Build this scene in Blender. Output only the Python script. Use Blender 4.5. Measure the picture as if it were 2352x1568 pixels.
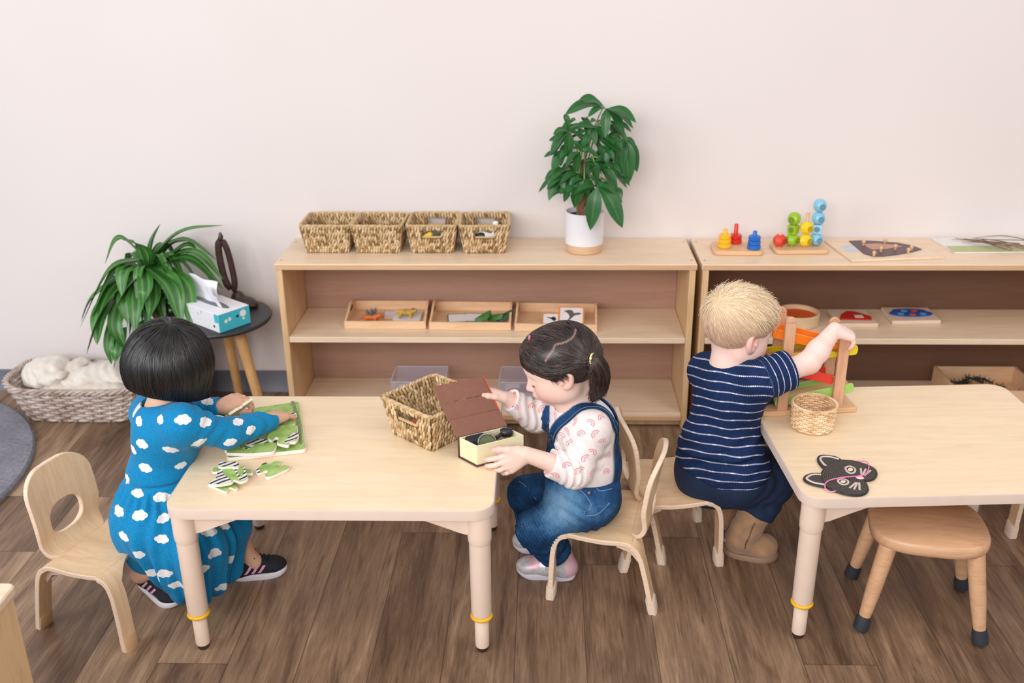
import bpy, bmesh, math, random
import numpy as np
from mathutils import Matrix, Vector
for _o in list(bpy.data.objects): bpy.data.objects.remove(_o)
S = bpy.context.scene
COL = S.collection
PI = math.pi
R = math.radians

# ------------------------------------------------------------------ camera
FPX = 2290.0                       # focal length in pixels of the 2352 px wide frame
PITCH, YAW, ROLL, CAMH = 0.3904377, -0.0360631, -0.0106070, 1.4120665
_cp, _sp, _cy, _sy = math.cos(PITCH), math.sin(PITCH), math.cos(YAW), math.sin(YAW)
_fw = Vector((_sy*_cp, _cy*_cp, -_sp)); _r0 = Vector((_cy, -_sy, 0)); _u0 = _r0.cross(_fw)
_c, _s = math.cos(ROLL), math.sin(ROLL)
CR = _c*_r0 + _s*_u0; CU = -_s*_r0 + _c*_u0; CF = _fw
cd = bpy.data.cameras.new('camera'); cam = bpy.data.objects.new('camera', cd); COL.objects.link(cam)
cd.sensor_width = 36; cd.lens = FPX/2352*36; cd.clip_start = .05
cam.matrix_world = Matrix(((CR.x, CU.x, -CF.x, 0), (CR.y, CU.y, -CF.y, 0), (CR.z, CU.z, -CF.z, CAMH), (0, 0, 0, 1)))
cd.dof.use_dof = True; cd.dof.focus_distance = 2.2; cd.dof.aperture_fstop = 3.2
S.camera = cam
# ------------------------------------------------------------------ world, lights, exposure
S.view_settings.view_transform = 'Standard'; S.view_settings.look = 'None'
S.view_settings.exposure = 0.17; S.view_settings.gamma = 1; S.view_settings.use_curve_mapping = False
w = bpy.data.worlds.new('world'); S.world = w; w.use_nodes = True
w.node_tree.nodes['Background'].inputs[0].default_value = (0.93, 0.95, 1.0, 1)
w.node_tree.nodes['Background'].inputs[1].default_value = 0.50
def area(name, loc, target, sx, sy, power, col):
    l = bpy.data.lights.new(name, 'AREA'); l.shape = 'RECTANGLE'; l.size = sx; l.size_y = sy
    l.energy = power; l.color = col
    o = bpy.data.objects.new(name, l); COL.objects.link(o); o.location = loc
    o.rotation_euler = (Vector(target)-Vector(loc)).to_track_quat('-Z', 'Y').to_euler()
    return o
area('window_daylight', (-2.9, 0.2, 1.75), (-0.1, 2.2, 0.5), 1.8, 1.5, 42, (0.88, 0.94, 1.0))
area('ceiling_panel', (0.1, 1.1, 2.65), (0.1, 1.3, 0), 2.2, 1.3, 7, (1.0, 0.93, 0.84))
area('ceiling_panel', (1.9, 0.9, 2.6), (1.5, 2.6, 0.6), 1.2, 1.2, 17, (1.0, 0.89, 0.81))

area('front_fill', (-0.8, -1.5, 2.15), (0.0, 2.8, 0.25), 2.6, 1.2, 88, (1.0, 0.97, 0.93))  # added fill light behind the camera, lifts the shelf interiors
def at(px, py, y=None, z=None, x=None):
    """world point seen at a pixel, on the plane y=, z= or x="""
    d = CF + CR*((px-1176)/FPX) - CU*((py-784)/FPX)
    t = y/d.y if y is not None else ((z-CAMH)/d.z if z is not None else x/d.x)
    return Vector((0, 0, CAMH)) + d*t
def project(p):
    d = np.asarray(p, float) - np.array([0, 0, CAMH])
    zz = d@np.array(CF)
    return np.stack([1176+FPX*(d@np.array(CR))/zz, 784-FPX*(d@np.array(CU))/zz, zz], -1)

# ------------------------------------------------------------------ materials
def lin(c):
    return tuple(((x/255/12.92) if x/255 <= .04045 else ((x/255+.055)/1.055)**2.4) for x in c)
MATS = {}
class NT:
    """small node builder"""
    def __init__(s, name, rough=.5, spec=.5):
        m = bpy.data.materials.new(name); m.use_nodes = True; s.m = m; s.t = m.node_tree
        s.b = s.t.nodes['Principled BSDF']; s.b.inputs['Roughness'].default_value = rough
        s.b.inputs['Specular IOR Level'].default_value = spec
    def n(s, typ, **kw):
        x = s.t.nodes.new(typ)
        for k, v in kw.items(): setattr(x, k, v)
        return x
    def l(s, a, b): s.t.links.new(a, b)
    def coord(s, scale=(1, 1, 1), kind='Object', rot=(0, 0, 0)):
        tc = s.n('ShaderNodeTexCoord'); mp = s.n('ShaderNodeMapping')
        mp.inputs['Scale'].default_value = scale; mp.inputs['Rotation'].default_value = rot
        s.l(tc.outputs[kind], mp.inputs[0]); return mp.outputs[0]
    def noise(s, vec, scale=5, detail=3, rough=.5, dist=0):
        x = s.n('ShaderNodeTexNoise'); x.inputs['Scale'].default_value = scale; x.inputs['Detail'].default_value = detail
        x.inputs['Roughness'].default_value = rough; x.inputs['Distortion'].default_value = dist
        if vec is not None: s.l(vec, x.inputs['Vector'])
        return x.outputs['Fac']
    def ramp(s, fac, stops, interp='LINEAR'):
        x = s.n('ShaderNodeValToRGB'); x.color_ramp.interpolation = interp
        e = x.color_ramp.elements
        while len(e) < len(stops): e.new(.5)
        for k, (p, c) in enumerate(stops): e[k].position = p; e[k].color = (*c, 1)
        s.l(fac, x.inputs[0]); return x.outputs[0]
    def mix(s, fac, a, b, mode='MIX'):
        x = s.n('ShaderNodeMix', data_type='RGBA', blend_type=mode)
        for k, v in ((0, fac), (6, a), (7, b)):
            if hasattr(v, 'is_output'): s.l(v, x.inputs[k])
            elif k == 0: x.inputs[0].default_value = v
            else: x.inputs[k].default_value = (*v, 1)
        return x.outputs[2]
    def math(s, op, a, b=0.0, c=None):
        x = s.n('ShaderNodeMath', operation=op)
        for k, v in ((0, a), (1, b), (2, c)):
            if v is None: continue
            if hasattr(v, 'is_output'): s.l(v, x.inputs[k])
            else: x.inputs[k].default_value = v
        return x.outputs[0]
    def attr(s, name):
        x = s.n('ShaderNodeAttribute'); x.attribute_name = name; return x.outputs['Fac']
    def color(s, c):
        if hasattr(c, 'is_output'): s.l(c, s.b.inputs['Base Color'])
        else: s.b.inputs['Base Color'].default_value = (*c, 1)
    def bump(s, h, strength=.2, dist=.002):
        x = s.n('ShaderNodeBump'); x.inputs['Strength'].default_value = strength; x.inputs['Distance'].default_value = dist
        s.l(h, x.inputs['Height']); s.l(x.outputs[0], s.b.inputs['Normal'])
def plain(name, rgb, rough=.5, var=.06, scale=30, spec=.5, metal=0, bump=0, sheen=0):
    """solid colour with a slight procedural mottling"""
    if name in MATS: return MATS[name]
    t = NT(name, rough, spec); c = lin(rgb)
    v = t.coord(); f = t.noise(v, scale, 4)
    t.color(t.ramp(f, [(.3, tuple(x*(1-var) for x in c)), (.7, tuple(min(1, x*(1+var)) for x in c))]))
    t.b.inputs['Metallic'].default_value = metal
    if bump: t.bump(f, bump)
    if sheen: t.b.inputs['Sheen Weight'].default_value = sheen
    MATS[name] = t.m; return t.m
def wood(name, c1, c2, c3=None, stretch=(1.2, 14, 14), scale=6, rough=.42, spec=.4, bump=.05, rot=(0, 0, 0)):
    if name in MATS: return MATS[name]
    t = NT(name, rough, spec); v = t.coord(stretch, rot=rot)
    a = t.noise(v, scale, 6, .6, .6); b = t.noise(v, scale*5, 3, .6)
    f = t.math('MULTIPLY_ADD', b, .35, t.math('MULTIPLY', a, .75))
    st = [(.32, lin(c2)), (.62, lin(c1))]
    if c3: st = [(.3, lin(c3)), (.45, lin(c2)), (.62, lin(c1))]
    t.color(t.ramp(f, st))
    if bump: t.bump(b, bump, .001)
    MATS[name] = t.m; return t.m

# ------------------------------------------------------------------ mesh helpers
def vec(p): return Vector(p)
class MB:
    """collects shapes, builds ONE mesh object"""
    def __init__(s): s.v = []; s.f = []; s.m = []; s.at = {}
    def add(s, vs, fs, mi=0):
        o = len(s.v); s.v.extend([tuple(p) for p in vs]); s.f.extend([tuple(i+o for i in f) for f in fs]); s.m.extend([mi]*len(fs))
        return s
    def box(s, c, d, M=None, mi=0):
        c = Vector(c); vs = []
        for i in (-1, 1):
            for j in (-1, 1):
                for k in (-1, 1):
                    p = Vector((i*d[0]/2, j*d[1]/2, k*d[2]/2)); vs.append(c + (M@p if M else p))
        return s.add(vs, [(0, 1, 3, 2), (4, 6, 7, 5), (0, 4, 5, 1), (2, 3, 7, 6), (0, 2, 6, 4), (1, 5, 7, 3)], mi)
    def tube(s, pts, r, n=10, cap=True, closed=False, flat=None, up=None, mi=0):
        """swept tube; r number or list; flat = ratio of the second cross axis (number or list)"""
        P = [Vector(p) for p in pts]; m = len(P)
        rs = [r]*m if not hasattr(r, '__len__') else list(r)
        fl = [1.0]*m if flat is None else ([flat]*m if not hasattr(flat, '__len__') else list(flat))
        T = []
        for i in range(m):
            a = P[(i-1) % m] if (closed or i > 0) else P[i]; b = P[(i+1) % m] if (closed or i < m-1) else P[i]
            d = (b-a); T.append(d.normalized() if d.length > 1e-9 else Vector((0, 0, 1)))
        u = Vector(up) if up else (Vector((0, 0, 1)) if abs(T[0].z) < .9 else Vector((1, 0, 0)))
        vs = []; fs = []
        for i in range(m):
            u = u - T[i]*u.dot(T[i])
            if u.length < 1e-6: u = T[i].orthogonal()
            u.normalize(); w_ = T[i].cross(u)
            for k in range(n):
                a = 2*PI*k/n
                vs.append(P[i] + w_*(math.cos(a)*rs[i]) + u*(math.sin(a)*rs[i]*fl[i]))
        q = m if closed else m-1
        for i in range(q):
            for k in range(n):
                a = i*n+k; b = i*n+(k+1) % n; c = ((i+1) % m)*n+(k+1) % n; d = ((i+1) % m)*n+k
                fs.append((a, b, c, d))
        if cap and not closed:
            fs.append(tuple(range(n-1, -1, -1))); fs.append(tuple((m-1)*n+k for k in range(n)))
        return s.add(vs, fs, mi)
    def lathe(s, prof, n=32, c=(0, 0, 0), M=None, mi=0, capb=True, capt=True):
        c = Vector(c); vs = []; fs = []
        for (r, z) in prof:
            for k in range(n):
                a = 2*PI*k/n; p = Vector((r*math.cos(a), r*math.sin(a), z)); vs.append(c + (M@p if M else p))
        for i in range(len(prof)-1):
            for k in range(n): fs.append((i*n+k, i*n+(k+1) % n, (i+1)*n+(k+1) % n, (i+1)*n+k))
        if capb: fs.append(tuple(range(n-1, -1, -1)))
        if capt: fs.append(tuple((len(prof)-1)*n+k for k in range(n)))
        return s.add(vs, fs, mi)
    def prism(s, out, z0, z1, fn=None, mi=0, bev=0, mitop=None):
        """outline (x,y) extruded z0..z1, optional small bevel on both rims; fn maps points"""
        n = len(out); lv = [(z0, 0), (z1, 0)]
        if bev: lv = [(z0, bev), (z0+bev, 0), (z1-bev, 0), (z1, bev)]
        cx = sum(p[0] for p in out)/n; cy = sum(p[1] for p in out)/n
        vs = []
        for z, b in lv:
            for i, p in enumerate(out):
                if b:
                    a = Vector(out[i-1]); c_ = Vector(out[(i+1) % n]); t = (c_-a)
                    nn = Vector((-t.y, t.x)); nn = nn.normalized() if nn.length > 0 else nn
                    q = Vector(p[:2]) + nn*b
                    vs.append((q.x, q.y, z))
                else: vs.append((p[0], p[1], z))
        if fn: vs = [fn(Vector(p)) for p in vs]
        fs = []; m = []
        for l in range(len(lv)-1):
            for k in range(n): fs.append((l*n+k, l*n+(k+1) % n, (l+1)*n+(k+1) % n, (l+1)*n+k))
        s.add(vs, fs+[tuple(range(n-1, -1, -1))], mi)
        o = len(s.v)-len(vs)
        s.f.append(tuple(o+(len(lv)-1)*n+k for k in range(n))); s.m.append(mi if mitop is None else mitop)
        return s
    def ell(s, c, r, nu=16, nv=10, M=None, mi=0):
        c = Vector(c); r = r if hasattr(r, '__len__') else (r, r, r); vs = []; fs = []
        for i in range(nv+1):
            th = PI*i/nv
            for k in range(nu):
                a = 2*PI*k/nu; p = Vector((r[0]*math.sin(th)*math.cos(a), r[1]*math.sin(th)*math.sin(a), r[2]*math.cos(th)))
                vs.append(c + (M@p if M else p))
        for i in range(nv):
            for k in range(nu): fs.append((i*nu+k, (i+1)*nu+k, (i+1)*nu+(k+1) % nu, i*nu+(k+1) % nu))
        return s.add(vs, fs, mi)
    def grid(s, fn, nu, nv, mi=0, thick=0):
        """surface fn(u,v) u,v in 0..1; thick>0 gives a two-sided sheet"""
        P = [[Vector(fn(i/nu, j/nv)) for j in range(nv+1)] for i in range(nu+1)]
        w_ = nv+1
        def idx(i, j): return i*w_+j
        if not thick:
            return s.add([p for r_ in P for p in r_], [(idx(i, j), idx(i+1, j), idx(i+1, j+1), idx(i, j+1)) for i in range(nu) for j in range(nv)], mi)
        top = []; bot = []
        for i in range(nu+1):
            for j in range(nv+1):
                du = P[min(i+1, nu)][j]-P[max(i-1, 0)][j]; dv = P[i][min(j+1, nv)]-P[i][max(j-1, 0)]
                n_ = du.cross(dv); n_ = n_.normalized() if n_.length > 1e-12 else Vector((0, 0, 1))
                top.append(P[i][j]+n_*thick/2); bot.append(P[i][j]-n_*thick/2)
        N = len(top); fs = []
        for i in range(nu):
            for j in range(nv):
                fs.append((idx(i, j), idx(i+1, j), idx(i+1, j+1), idx(i, j+1)))
                fs.append((N+idx(i, j), N+idx(i, j+1), N+idx(i+1, j+1), N+idx(i+1, j)))
        ring = [idx(i, 0) for i in range(nu+1)]+[idx(nu, j) for j in range(1, nv+1)]+[idx(i, nv) for i in range(nu-1, -1, -1)]+[idx(0, j) for j in range(nv-1, 0, -1)]
        for a, b in zip(ring, ring[1:]+ring[:1]): fs.append((a, N+a, N+b, b))
        return s.add(top+bot, fs, mi)
    def build(s, name, mats, parent=None, smooth=40, bevel=0, world=False, fixn=True):
        me = bpy.data.meshes.new(name)
        vs = s.v
        if world and parent is not None:
            L = parent.location
            vs = [(p[0]-L.x, p[1]-L.y, p[2]-L.z) for p in vs]
        me.from_pydata(vs, [], s.f)
        mats = mats if isinstance(mats, (list, tuple)) else [mats]
        for m in mats: me.materials.append(m)
        if len(mats) > 1: me.polygons.foreach_set('material_index', s.m)
        for k, vals in s.at.items():
            a = me.attributes.new(k, 'FLOAT', 'POINT'); a.data.foreach_set('value', np.asarray(vals, np.float32))
        me.update()
        if fixn:
            bm = bmesh.new(); bm.from_mesh(me); bmesh.ops.recalc_face_normals(bm, faces=bm.faces); bm.to_mesh(me); bm.free()
        if smooth:
            me.shade_smooth()
            if smooth < 180: me.set_sharp_from_angle(angle=R(smooth))
        o = bpy.data.objects.new(name, me); COL.objects.link(o)
        if parent is not None: o.parent = parent
        if bevel:
            md = o.modifiers.new('bevel', 'BEVEL'); md.width = bevel; md.segments = 2; md.limit_method = 'ANGLE'; md.angle_limit = R(50)
        return o
def rrect(w_, d, r, n=6):
    o = []
    for cx, cy, a0 in ((w_/2-r, d/2-r, 0), (-w_/2+r, d/2-r, 90), (-w_/2+r, -d/2+r, 180), (w_/2-r, -d/2+r, 270)):
        for k in range(n+1):
            a = R(a0+90*k/n); o.append((cx+r*math.cos(a), cy+r*math.sin(a)))
    return o
def tag(o, label, cat, group=None, kind=None):
    if label: o['label'] = label
    if cat: o['category'] = cat
    if group: o['group'] = group
    if kind: o['kind'] = kind
    return o
def thing(name, label, cat, loc=(0, 0, 0), rotz=0, group=None):
    o = bpy.data.objects.new(name, None); o.empty_display_size = .05; COL.objects.link(o)
    o.location = loc; o.rotation_euler = (0, 0, rotz)
    return tag(o, label, cat, group)
def single(name, mb, mats, label, cat, loc=(0, 0, 0), rotz=0, group=None, **kw):
    o = mb.build(name, mats, None, **kw); o.location = loc; o.rotation_euler = (0, 0, rotz)
    return tag(o, label, cat, group)
def copy_tree(o, parent=None, label=None, loc=None, rotz=None):
    c = o.copy(); COL.objects.link(c)
    if parent is not None: c.parent = parent
    if label: c['label'] = label
    if loc is not None: c.location = loc
    if rotz is not None: c.rotation_euler = (0, 0, rotz)
    for ch in [x for x in bpy.data.objects if x.parent == o]: copy_tree(ch, c)
    return c
def curve(pts, n=24):
    """Catmull-Rom through points"""
    P = [Vector(p) for p in pts]; P = [2*P[0]-P[1]]+P+[2*P[-1]-P[-2]]; out = []
    m = len(P)-3
    for i in range(n+1):
        t = i/n*m; k = min(int(t), m-1); t -= k
        a, b, c, d = P[k:k+4]
        out.append(.5*((2*b)+(c-a)*t+(2*a-5*b+4*c-d)*t*t+(3*b-a-3*c+d)*t**3))
    return out
rng = random.Random(7)
# ------------------------------------------------------------------ smooth solids: signed distance fields meshed by surface nets
def rotm(f, u):
    """rows: forward, left, up from a forward and an approximate up vector"""
    f = np.asarray(f, float); f /= np.linalg.norm(f); u = np.asarray(u, float); u = u-f*(u@f); u /= np.linalg.norm(u)
    return np.stack([f, np.cross(u, f), u])
class Field:
    def __init__(s, lo, hi, h):
        s.lo = np.asarray(lo, np.float32); s.h = h
        s.n = np.ceil((np.asarray(hi)-s.lo)/h).astype(int)+1
        s.d = np.full(s.n, .06, np.float32)
    def _blk(s, lo, hi, pad):
        a = np.clip(np.floor((np.asarray(lo)-pad-s.lo)/s.h).astype(int), 0, s.n); b = np.clip(np.ceil((np.asarray(hi)+pad-s.lo)/s.h).astype(int)+1, 0, s.n)
        if (b <= a).any(): return None
        g = [(s.lo[i]+s.h*np.arange(a[i], b[i])).astype(np.float32) for i in range(3)]
        return (slice(a[0], b[0]), slice(a[1], b[1]), slice(a[2], b[2])), g[0][:, None, None], g[1][None, :, None], g[2][None, None, :]
    def _comb(s, sl, d, k, op):
        o = s.d[sl]
        if op == 'sub': d = -d; o2, d2 = -o, -d; 
        if op == 'u':
            hh = np.maximum(k-np.abs(o-d), 0)/max(k, 1e-6); s.d[sl] = np.minimum(o, d)-hh*hh*k*.25
        elif op == 'sub':
            hh = np.maximum(k-np.abs(o-d), 0)/max(k, 1e-6); s.d[sl] = np.maximum(o, d)+hh*hh*k*.25
        elif op == 'int':
            hh = np.maximum(k-np.abs(o-d), 0)/max(k, 1e-6); s.d[sl] = np.maximum(o, d)+hh*hh*k*.25
    def cap(s, a, b, ra, rb=None, k=.01, op='u', flat=None):
        """tapered capsule; flat=(axis, factor) squeezes it along an axis"""
        rb = ra if rb is None else rb
        a = np.asarray(a, float); b = np.asarray(b, float); r = max(ra, rb)
        B = s._blk(np.minimum(a, b)-r, np.maximum(a, b)+r, k+2*s.h+.004)
        if B is None: return s
        sl, X, Y, Z = B; ab = b-a; L2 = max(ab@ab, 1e-12)
        t = np.clip(((X-a[0])*ab[0]+(Y-a[1])*ab[1]+(Z-a[2])*ab[2])/L2, 0, 1)
        dx, dy, dz = X-a[0]-t*ab[0], Y-a[1]-t*ab[1], Z-a[2]-t*ab[2]
        q = dx*dx+dy*dy+dz*dz
        if flat is not None:
            n = np.asarray(flat[0], float); n /= np.linalg.norm(n); w_ = dx*n[0]+dy*n[1]+dz*n[2]; q = q+w_*w_*(flat[1]**2-1)
        s._comb(sl, np.sqrt(q)-(ra+t*(rb-ra)), k, op); return s
    def chain(s, pts, rs, k=.01, op='u', flat=None):
        for i in range(len(pts)-1): s.cap(pts[i], pts[i+1], rs[i], rs[i+1], k, op, flat)
        return s
    def ell(s, c, r, k=.01, op='u', M=None):
        c = np.asarray(c, float); r = np.asarray(r, float); R_ = r.max()
        B = s._blk(c-R_, c+R_, k+2*s.h+.004)
        if B is None: return s
        sl, X, Y, Z = B; x, y, z = X-c[0], Y-c[1], Z-c[2]
        if M is not None:
            x, y, z = M[0, 0]*x+M[0, 1]*y+M[0, 2]*z, M[1, 0]*x+M[1, 1]*y+M[1, 2]*z, M[2, 0]*x+M[2, 1]*y+M[2, 2]*z
        k0 = np.sqrt((x/r[0])**2+(y/r[1])**2+(z/r[2])**2); k1 = np.sqrt((x/r[0]**2)**2+(y/r[1]**2)**2+(z/r[2]**2)**2)+1e-9
        s._comb(sl, k0*(k0-1)/k1, k, op); return s
    def half(s, p, n, k=.004, op='int'):
        """keep the side of the plane that n points away from"""
        n = np.asarray(n, float); n = n/np.linalg.norm(n); p = np.asarray(p, float)
        X, Y, Z = [(s.lo[i]+s.h*np.arange(s.n[i])).astype(np.float32) for i in range(3)]
        d = (X[:, None, None]-p[0])*n[0]+(Y[None, :, None]-p[1])*n[1]+(Z[None, None, :]-p[2])*n[2]
        s._comb((slice(None),)*3, np.broadcast_to(d, s.d.shape).astype(np.float32), k, op); return s
    def disp(s, fn, band=.02):
        """add fn(x,y,z) near the surface"""
        I = np.nonzero(np.abs(s.d) < band)
        P = [s.lo[i]+s.h*I[i] for i in range(3)]
        s.d[I] += fn(*P).astype(np.float32); return s
    def mesh(s):
        d = s.d; d[0] = d[-1] = .05; d[:, 0] = d[:, -1] = .05; d[:, :, 0] = d[:, :, -1] = .05
        neg = d < 0; n0, n1, n2 = d.shape
        c = np.zeros((n0-1, n1-1, n2-1), np.int8)
        for i in (0, 1):
            for j in (0, 1):
                for k in (0, 1): c += neg[i:n0-1+i, j:n1-1+j, k:n2-1+k]
        I = np.nonzero((c > 0) & (c < 8)); m = len(I[0])
        idx = np.full(c.shape, -1, np.int32); idx[I] = np.arange(m)
        val = {}
        for i in (0, 1):
            for j in (0, 1):
                for k in (0, 1): val[i, j, k] = d[I[0]+i, I[1]+j, I[2]+k]
        acc = np.zeros((m, 3)); cnt = np.zeros(m)
        for ax in range(3):
            for a in (0, 1):
                for b in (0, 1):
                    p = [a, b]; p.insert(ax, 0); q = list(p); q[ax] = 1
                    va, vb = val[tuple(p)], val[tuple(q)]; x = (va < 0) != (vb < 0)
                    t = np.where(x, va/np.where(va == vb, 1, va-vb), 0)
                    for e in range(3): acc[:, e] += np.where(x, (t if e == ax else p[e]), 0)
                    cnt += x
        V = s.lo+s.h*(np.stack(I, 1)+acc/cnt[:, None])
        F = []
        for ax in range(3):
            o1, o2 = [(1, 2), (2, 0), (0, 1)][ax]
            sa = [slice(None)]*3; sb = [slice(None)]*3; sa[ax] = slice(0, -1); sb[ax] = slice(1, None)
            na, nb = neg[tuple(sa)], neg[tuple(sb)]
            E = np.stack(np.nonzero(na != nb), 1); fl = na[E[:, 0], E[:, 1], E[:, 2]]
            q = []
            for a, b in ((0, 0), (1, 0), (1, 1), (0, 1)):
                e = E.copy(); e[:, o1] -= a; e[:, o2] -= b
                q.append(idx[e[:, 0], e[:, 1], e[:, 2]])
            q = np.stack(q, 1)
            q[~fl] = q[~fl][:, ::-1]
            F.append(q)
        F = np.concatenate(F)
        return V, F[(F >= 0).all(1)]
def relax(V, F, it=2, lam=.5):
    e = np.concatenate([F[:, [0, 1]], F[:, [1, 2]], F[:, [2, 3]], F[:, [3, 0]]]); e = np.concatenate([e, e[:, ::-1]])
    cnt = np.bincount(e[:, 0], minlength=len(V))[:, None]
    for _ in range(it):
        acc = np.stack([np.bincount(e[:, 0], V[e[:, 1], k], len(V)) for k in range(3)], 1)
        V = V+lam*(acc/np.maximum(cnt, 1)-V)
    return V
def vnormals(V, F):
    n = np.cross(V[F[:, 2]]-V[F[:, 0]], V[F[:, 3]]-V[F[:, 1]]); N = np.zeros_like(V)
    for k in range(4):
        for a in range(3): N[:, a] += np.bincount(F[:, k], n[:, a], len(V))
    return N/np.maximum(np.linalg.norm(N, axis=1, keepdims=True), 1e-12)
def np_obj(name, V, F, mat, parent=None, attrs=None, keep=None):
    """mesh object from arrays in world coordinates; keep = boolean per vertex"""
    if keep is not None:
        fk = keep[F].all(1); F = F[fk]; used = np.zeros(len(V), bool); used[F] = True
        mp = np.cumsum(used)-1; V = V[used]; F = mp[F]
        attrs = {k: a[used] for k, a in (attrs or {}).items()}
    P = V
    if parent is not None: P = V-np.array(parent.location)
    me = bpy.data.meshes.new(name); me.vertices.add(len(P)); me.vertices.foreach_set('co', P.astype(np.float32).ravel())
    k = F.shape[1]
    me.loops.add(F.size); me.loops.foreach_set('vertex_index', F.astype(np.int32).ravel())
    me.polygons.add(len(F)); me.polygons.foreach_set('loop_start', (np.arange(len(F))*k).astype(np.int32))
    me.update(calc_edges=True); me.validate()
    for mt in (mat if isinstance(mat, (list, tuple)) else [mat]): me.materials.append(mt)
    for kk, a in (attrs or {}).items():
        at_ = me.attributes.new(kk, 'FLOAT', 'POINT'); at_.data.foreach_set('value', np.asarray(a, np.float32))
    me.shade_smooth()
    o = bpy.data.objects.new(name, me); COL.objects.link(o)
    if parent is not None: o.parent = parent
    return o
# ================================================================== the setting
def floor_material():
    t = NT('floor_planks', .38, .35)
    tc = t.n('ShaderNodeTexCoord'); sp = t.n('ShaderNodeSeparateXYZ'); t.l(tc.outputs['Object'], sp.inputs[0])
    X, Y = sp.outputs[0], sp.outputs[1]
    px = t.math('DIVIDE', t.math('ADD', X, 5.012), .150); ix = t.math('FLOOR', px); fx = t.math('FRACT', px)
    wn = t.n('ShaderNodeTexWhiteNoise', noise_dimensions='1D'); t.l(ix, wn.inputs['W'])
    py = t.math('ADD', t.math('DIVIDE', Y, 1.05), t.math('MULTIPLY', wn.outputs['Value'], 7.3)); iy = t.math('FLOOR', py); fy = t.math('FRACT', py)
    idn = t.math('ADD', t.math('MULTIPLY', ix, 17.13), t.math('MULTIPLY', iy, 3.71))
    wn2 = t.n('ShaderNodeTexWhiteNoise', noise_dimensions='1D'); t.l(idn, wn2.inputs['W']); rv = wn2.outputs['Value']
    # per plank shifted coordinates for the grain
    cb = t.n('ShaderNodeCombineXYZ'); t.l(t.math('MULTIPLY', X, 9.0), cb.inputs[0]); t.l(t.math('ADD', t.math('MULTIPLY', Y, 1.15), t.math('MULTIPLY', rv, 31)), cb.inputs[1]); t.l(t.math('MULTIPLY', idn, .37), cb.inputs[2])
    big = t.noise(cb.outputs[0], 1.6, 5, .6, 1.6)
    cb2 = t.n('ShaderNodeCombineXYZ'); t.l(t.math('MULTIPLY', X, 95.0), cb2.inputs[0]); t.l(t.math('ADD', t.math('MULTIPLY', Y, 5), t.math('MULTIPLY', rv, 31)), cb2.inputs[1]); t.l(idn, cb2.inputs[2])
    fine = t.noise(cb2.outputs[0], 2.2, 5, .65, .7)
    dash = t.noise(cb2.outputs[0], 1.1, 2, .5, .2)
    f = t.math('ADD', t.math('MULTIPLY', big, .62), t.math('MULTIPLY', fine, .36))
    f = t.math('ADD', f, t.math('MULTIPLY', t.math('SUBTRACT', rv, .5), .17))
    col = t.ramp(f, [(.28, lin((76, 56, 43))), (.43, lin((112, 87, 68))), (.55, lin((141, 113, 90))), (.70, lin((176, 146, 117)))])
    # short dark pores
    pore = t.math('LESS_THAN', dash, .33)
    col = t.mix(t.math('MULTIPLY', pore, .35), col, lin((60, 46, 36)))
    # seams
    ex = t.math('MINIMUM', fx, t.math('SUBTRACT', 1.0, fx)); ey = t.math('MINIMUM', fy, t.math('SUBTRACT', 1.0, fy))
    seam = t.math('MAXIMUM', t.math('LESS_THAN', ex, .008), t.math('LESS_THAN', ey, .0012))
    col = t.mix(t.math('MULTIPLY', seam, .55), col, lin((50, 38, 30)))
    t.color(col)
    t.l(t.math('MULTIPLY_ADD', fine, .25, .27), t.b.inputs['Roughness'])
    t.bump(fine, .06, .001)
    return t.m
M_floor = floor_material()
def setting():
    o = MB().box((0, 0.75, -.03), (7.6, 6.5, .06)).build('floor', M_floor, smooth=0); o['kind'] = 'structure'
    t = NT('wall_paint', .75, .2); v = t.coord(); t.color(t.ramp(t.noise(v, 1.4, 3), [(.3, lin((226, 217, 215))), (.7, lin((230, 221, 219)))]))
    t.bump(t.noise(v, 260, 2), .04, .0005)
    o = MB().box((0, 3.06, 1.3), (7.6, .12, 2.6)).build('wall_back', t.m, smooth=0); o['kind'] = 'structure'
    bm = plain('baseboard_rubber', (112, 113, 124), .5)
    b = MB(); pr = [(3.0, 0), (2.982, 0), (2.985, .006), (2.9945, .02), (2.9955, .068), (3.0, .071)]
    vs = [(-3.8, y, z) for y, z in pr]+[(3.8, y, z) for y, z in pr]; n = len(pr)
    b.add(vs, [(k, k+1, n+k+1, n+k) for k in range(n-1)]+[tuple(range(n)), tuple(range(2*n-1, n-1, -1))])
    o = b.build('baseboard_back', bm); o['kind'] = 'structure'
setting()

# ================================================================== materials for the furniture
W_top = wood('birch_top', (236, 212, 184), (228, 201, 171), (221, 192, 160), (1.3, 16, 16), 4, .38, .35)
W_panel = wood('birch_panel', (226, 190, 146), (214, 174, 128), (202, 160, 114), (14, 14, 1.3), 4, .45, .35)
W_edge = wood('birch_edge', (216, 176, 138), (205, 163, 124), None, (1.5, 20, 20), 4, .5, .3)
W_back = wood('shaded_back_panel', (178, 140, 122), (166, 128, 110), None, (1.2, 18, 18), 4, .5, .3)  # pale wood browned: shade inside the shelf is put into the colour
W_back2 = wood('deep_shaded_back_panel', (116, 84, 66), (106, 75, 58), None, (1.2, 18, 18), 4, .5, .3)  # deeper shade of the right unit is put into this darker brown
W_table = wood('maple_laminate', (240, 217, 184), (234, 208, 173), (228, 200, 163), (1.0, 11, 11), 5, .33, .4)
W_chair = wood('bent_birch', (231, 198, 160), (221, 184, 144), (212, 173, 132), (2.2, 20, 2.2), 4, .36, .4)
W_ply = wood('ply_edge', (232, 208, 186), (212, 180, 150), None, (3, 3, 90), 3, .45, .3)
P_leg = plain('beige_metal', (230, 206, 188), .35, .02)
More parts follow.
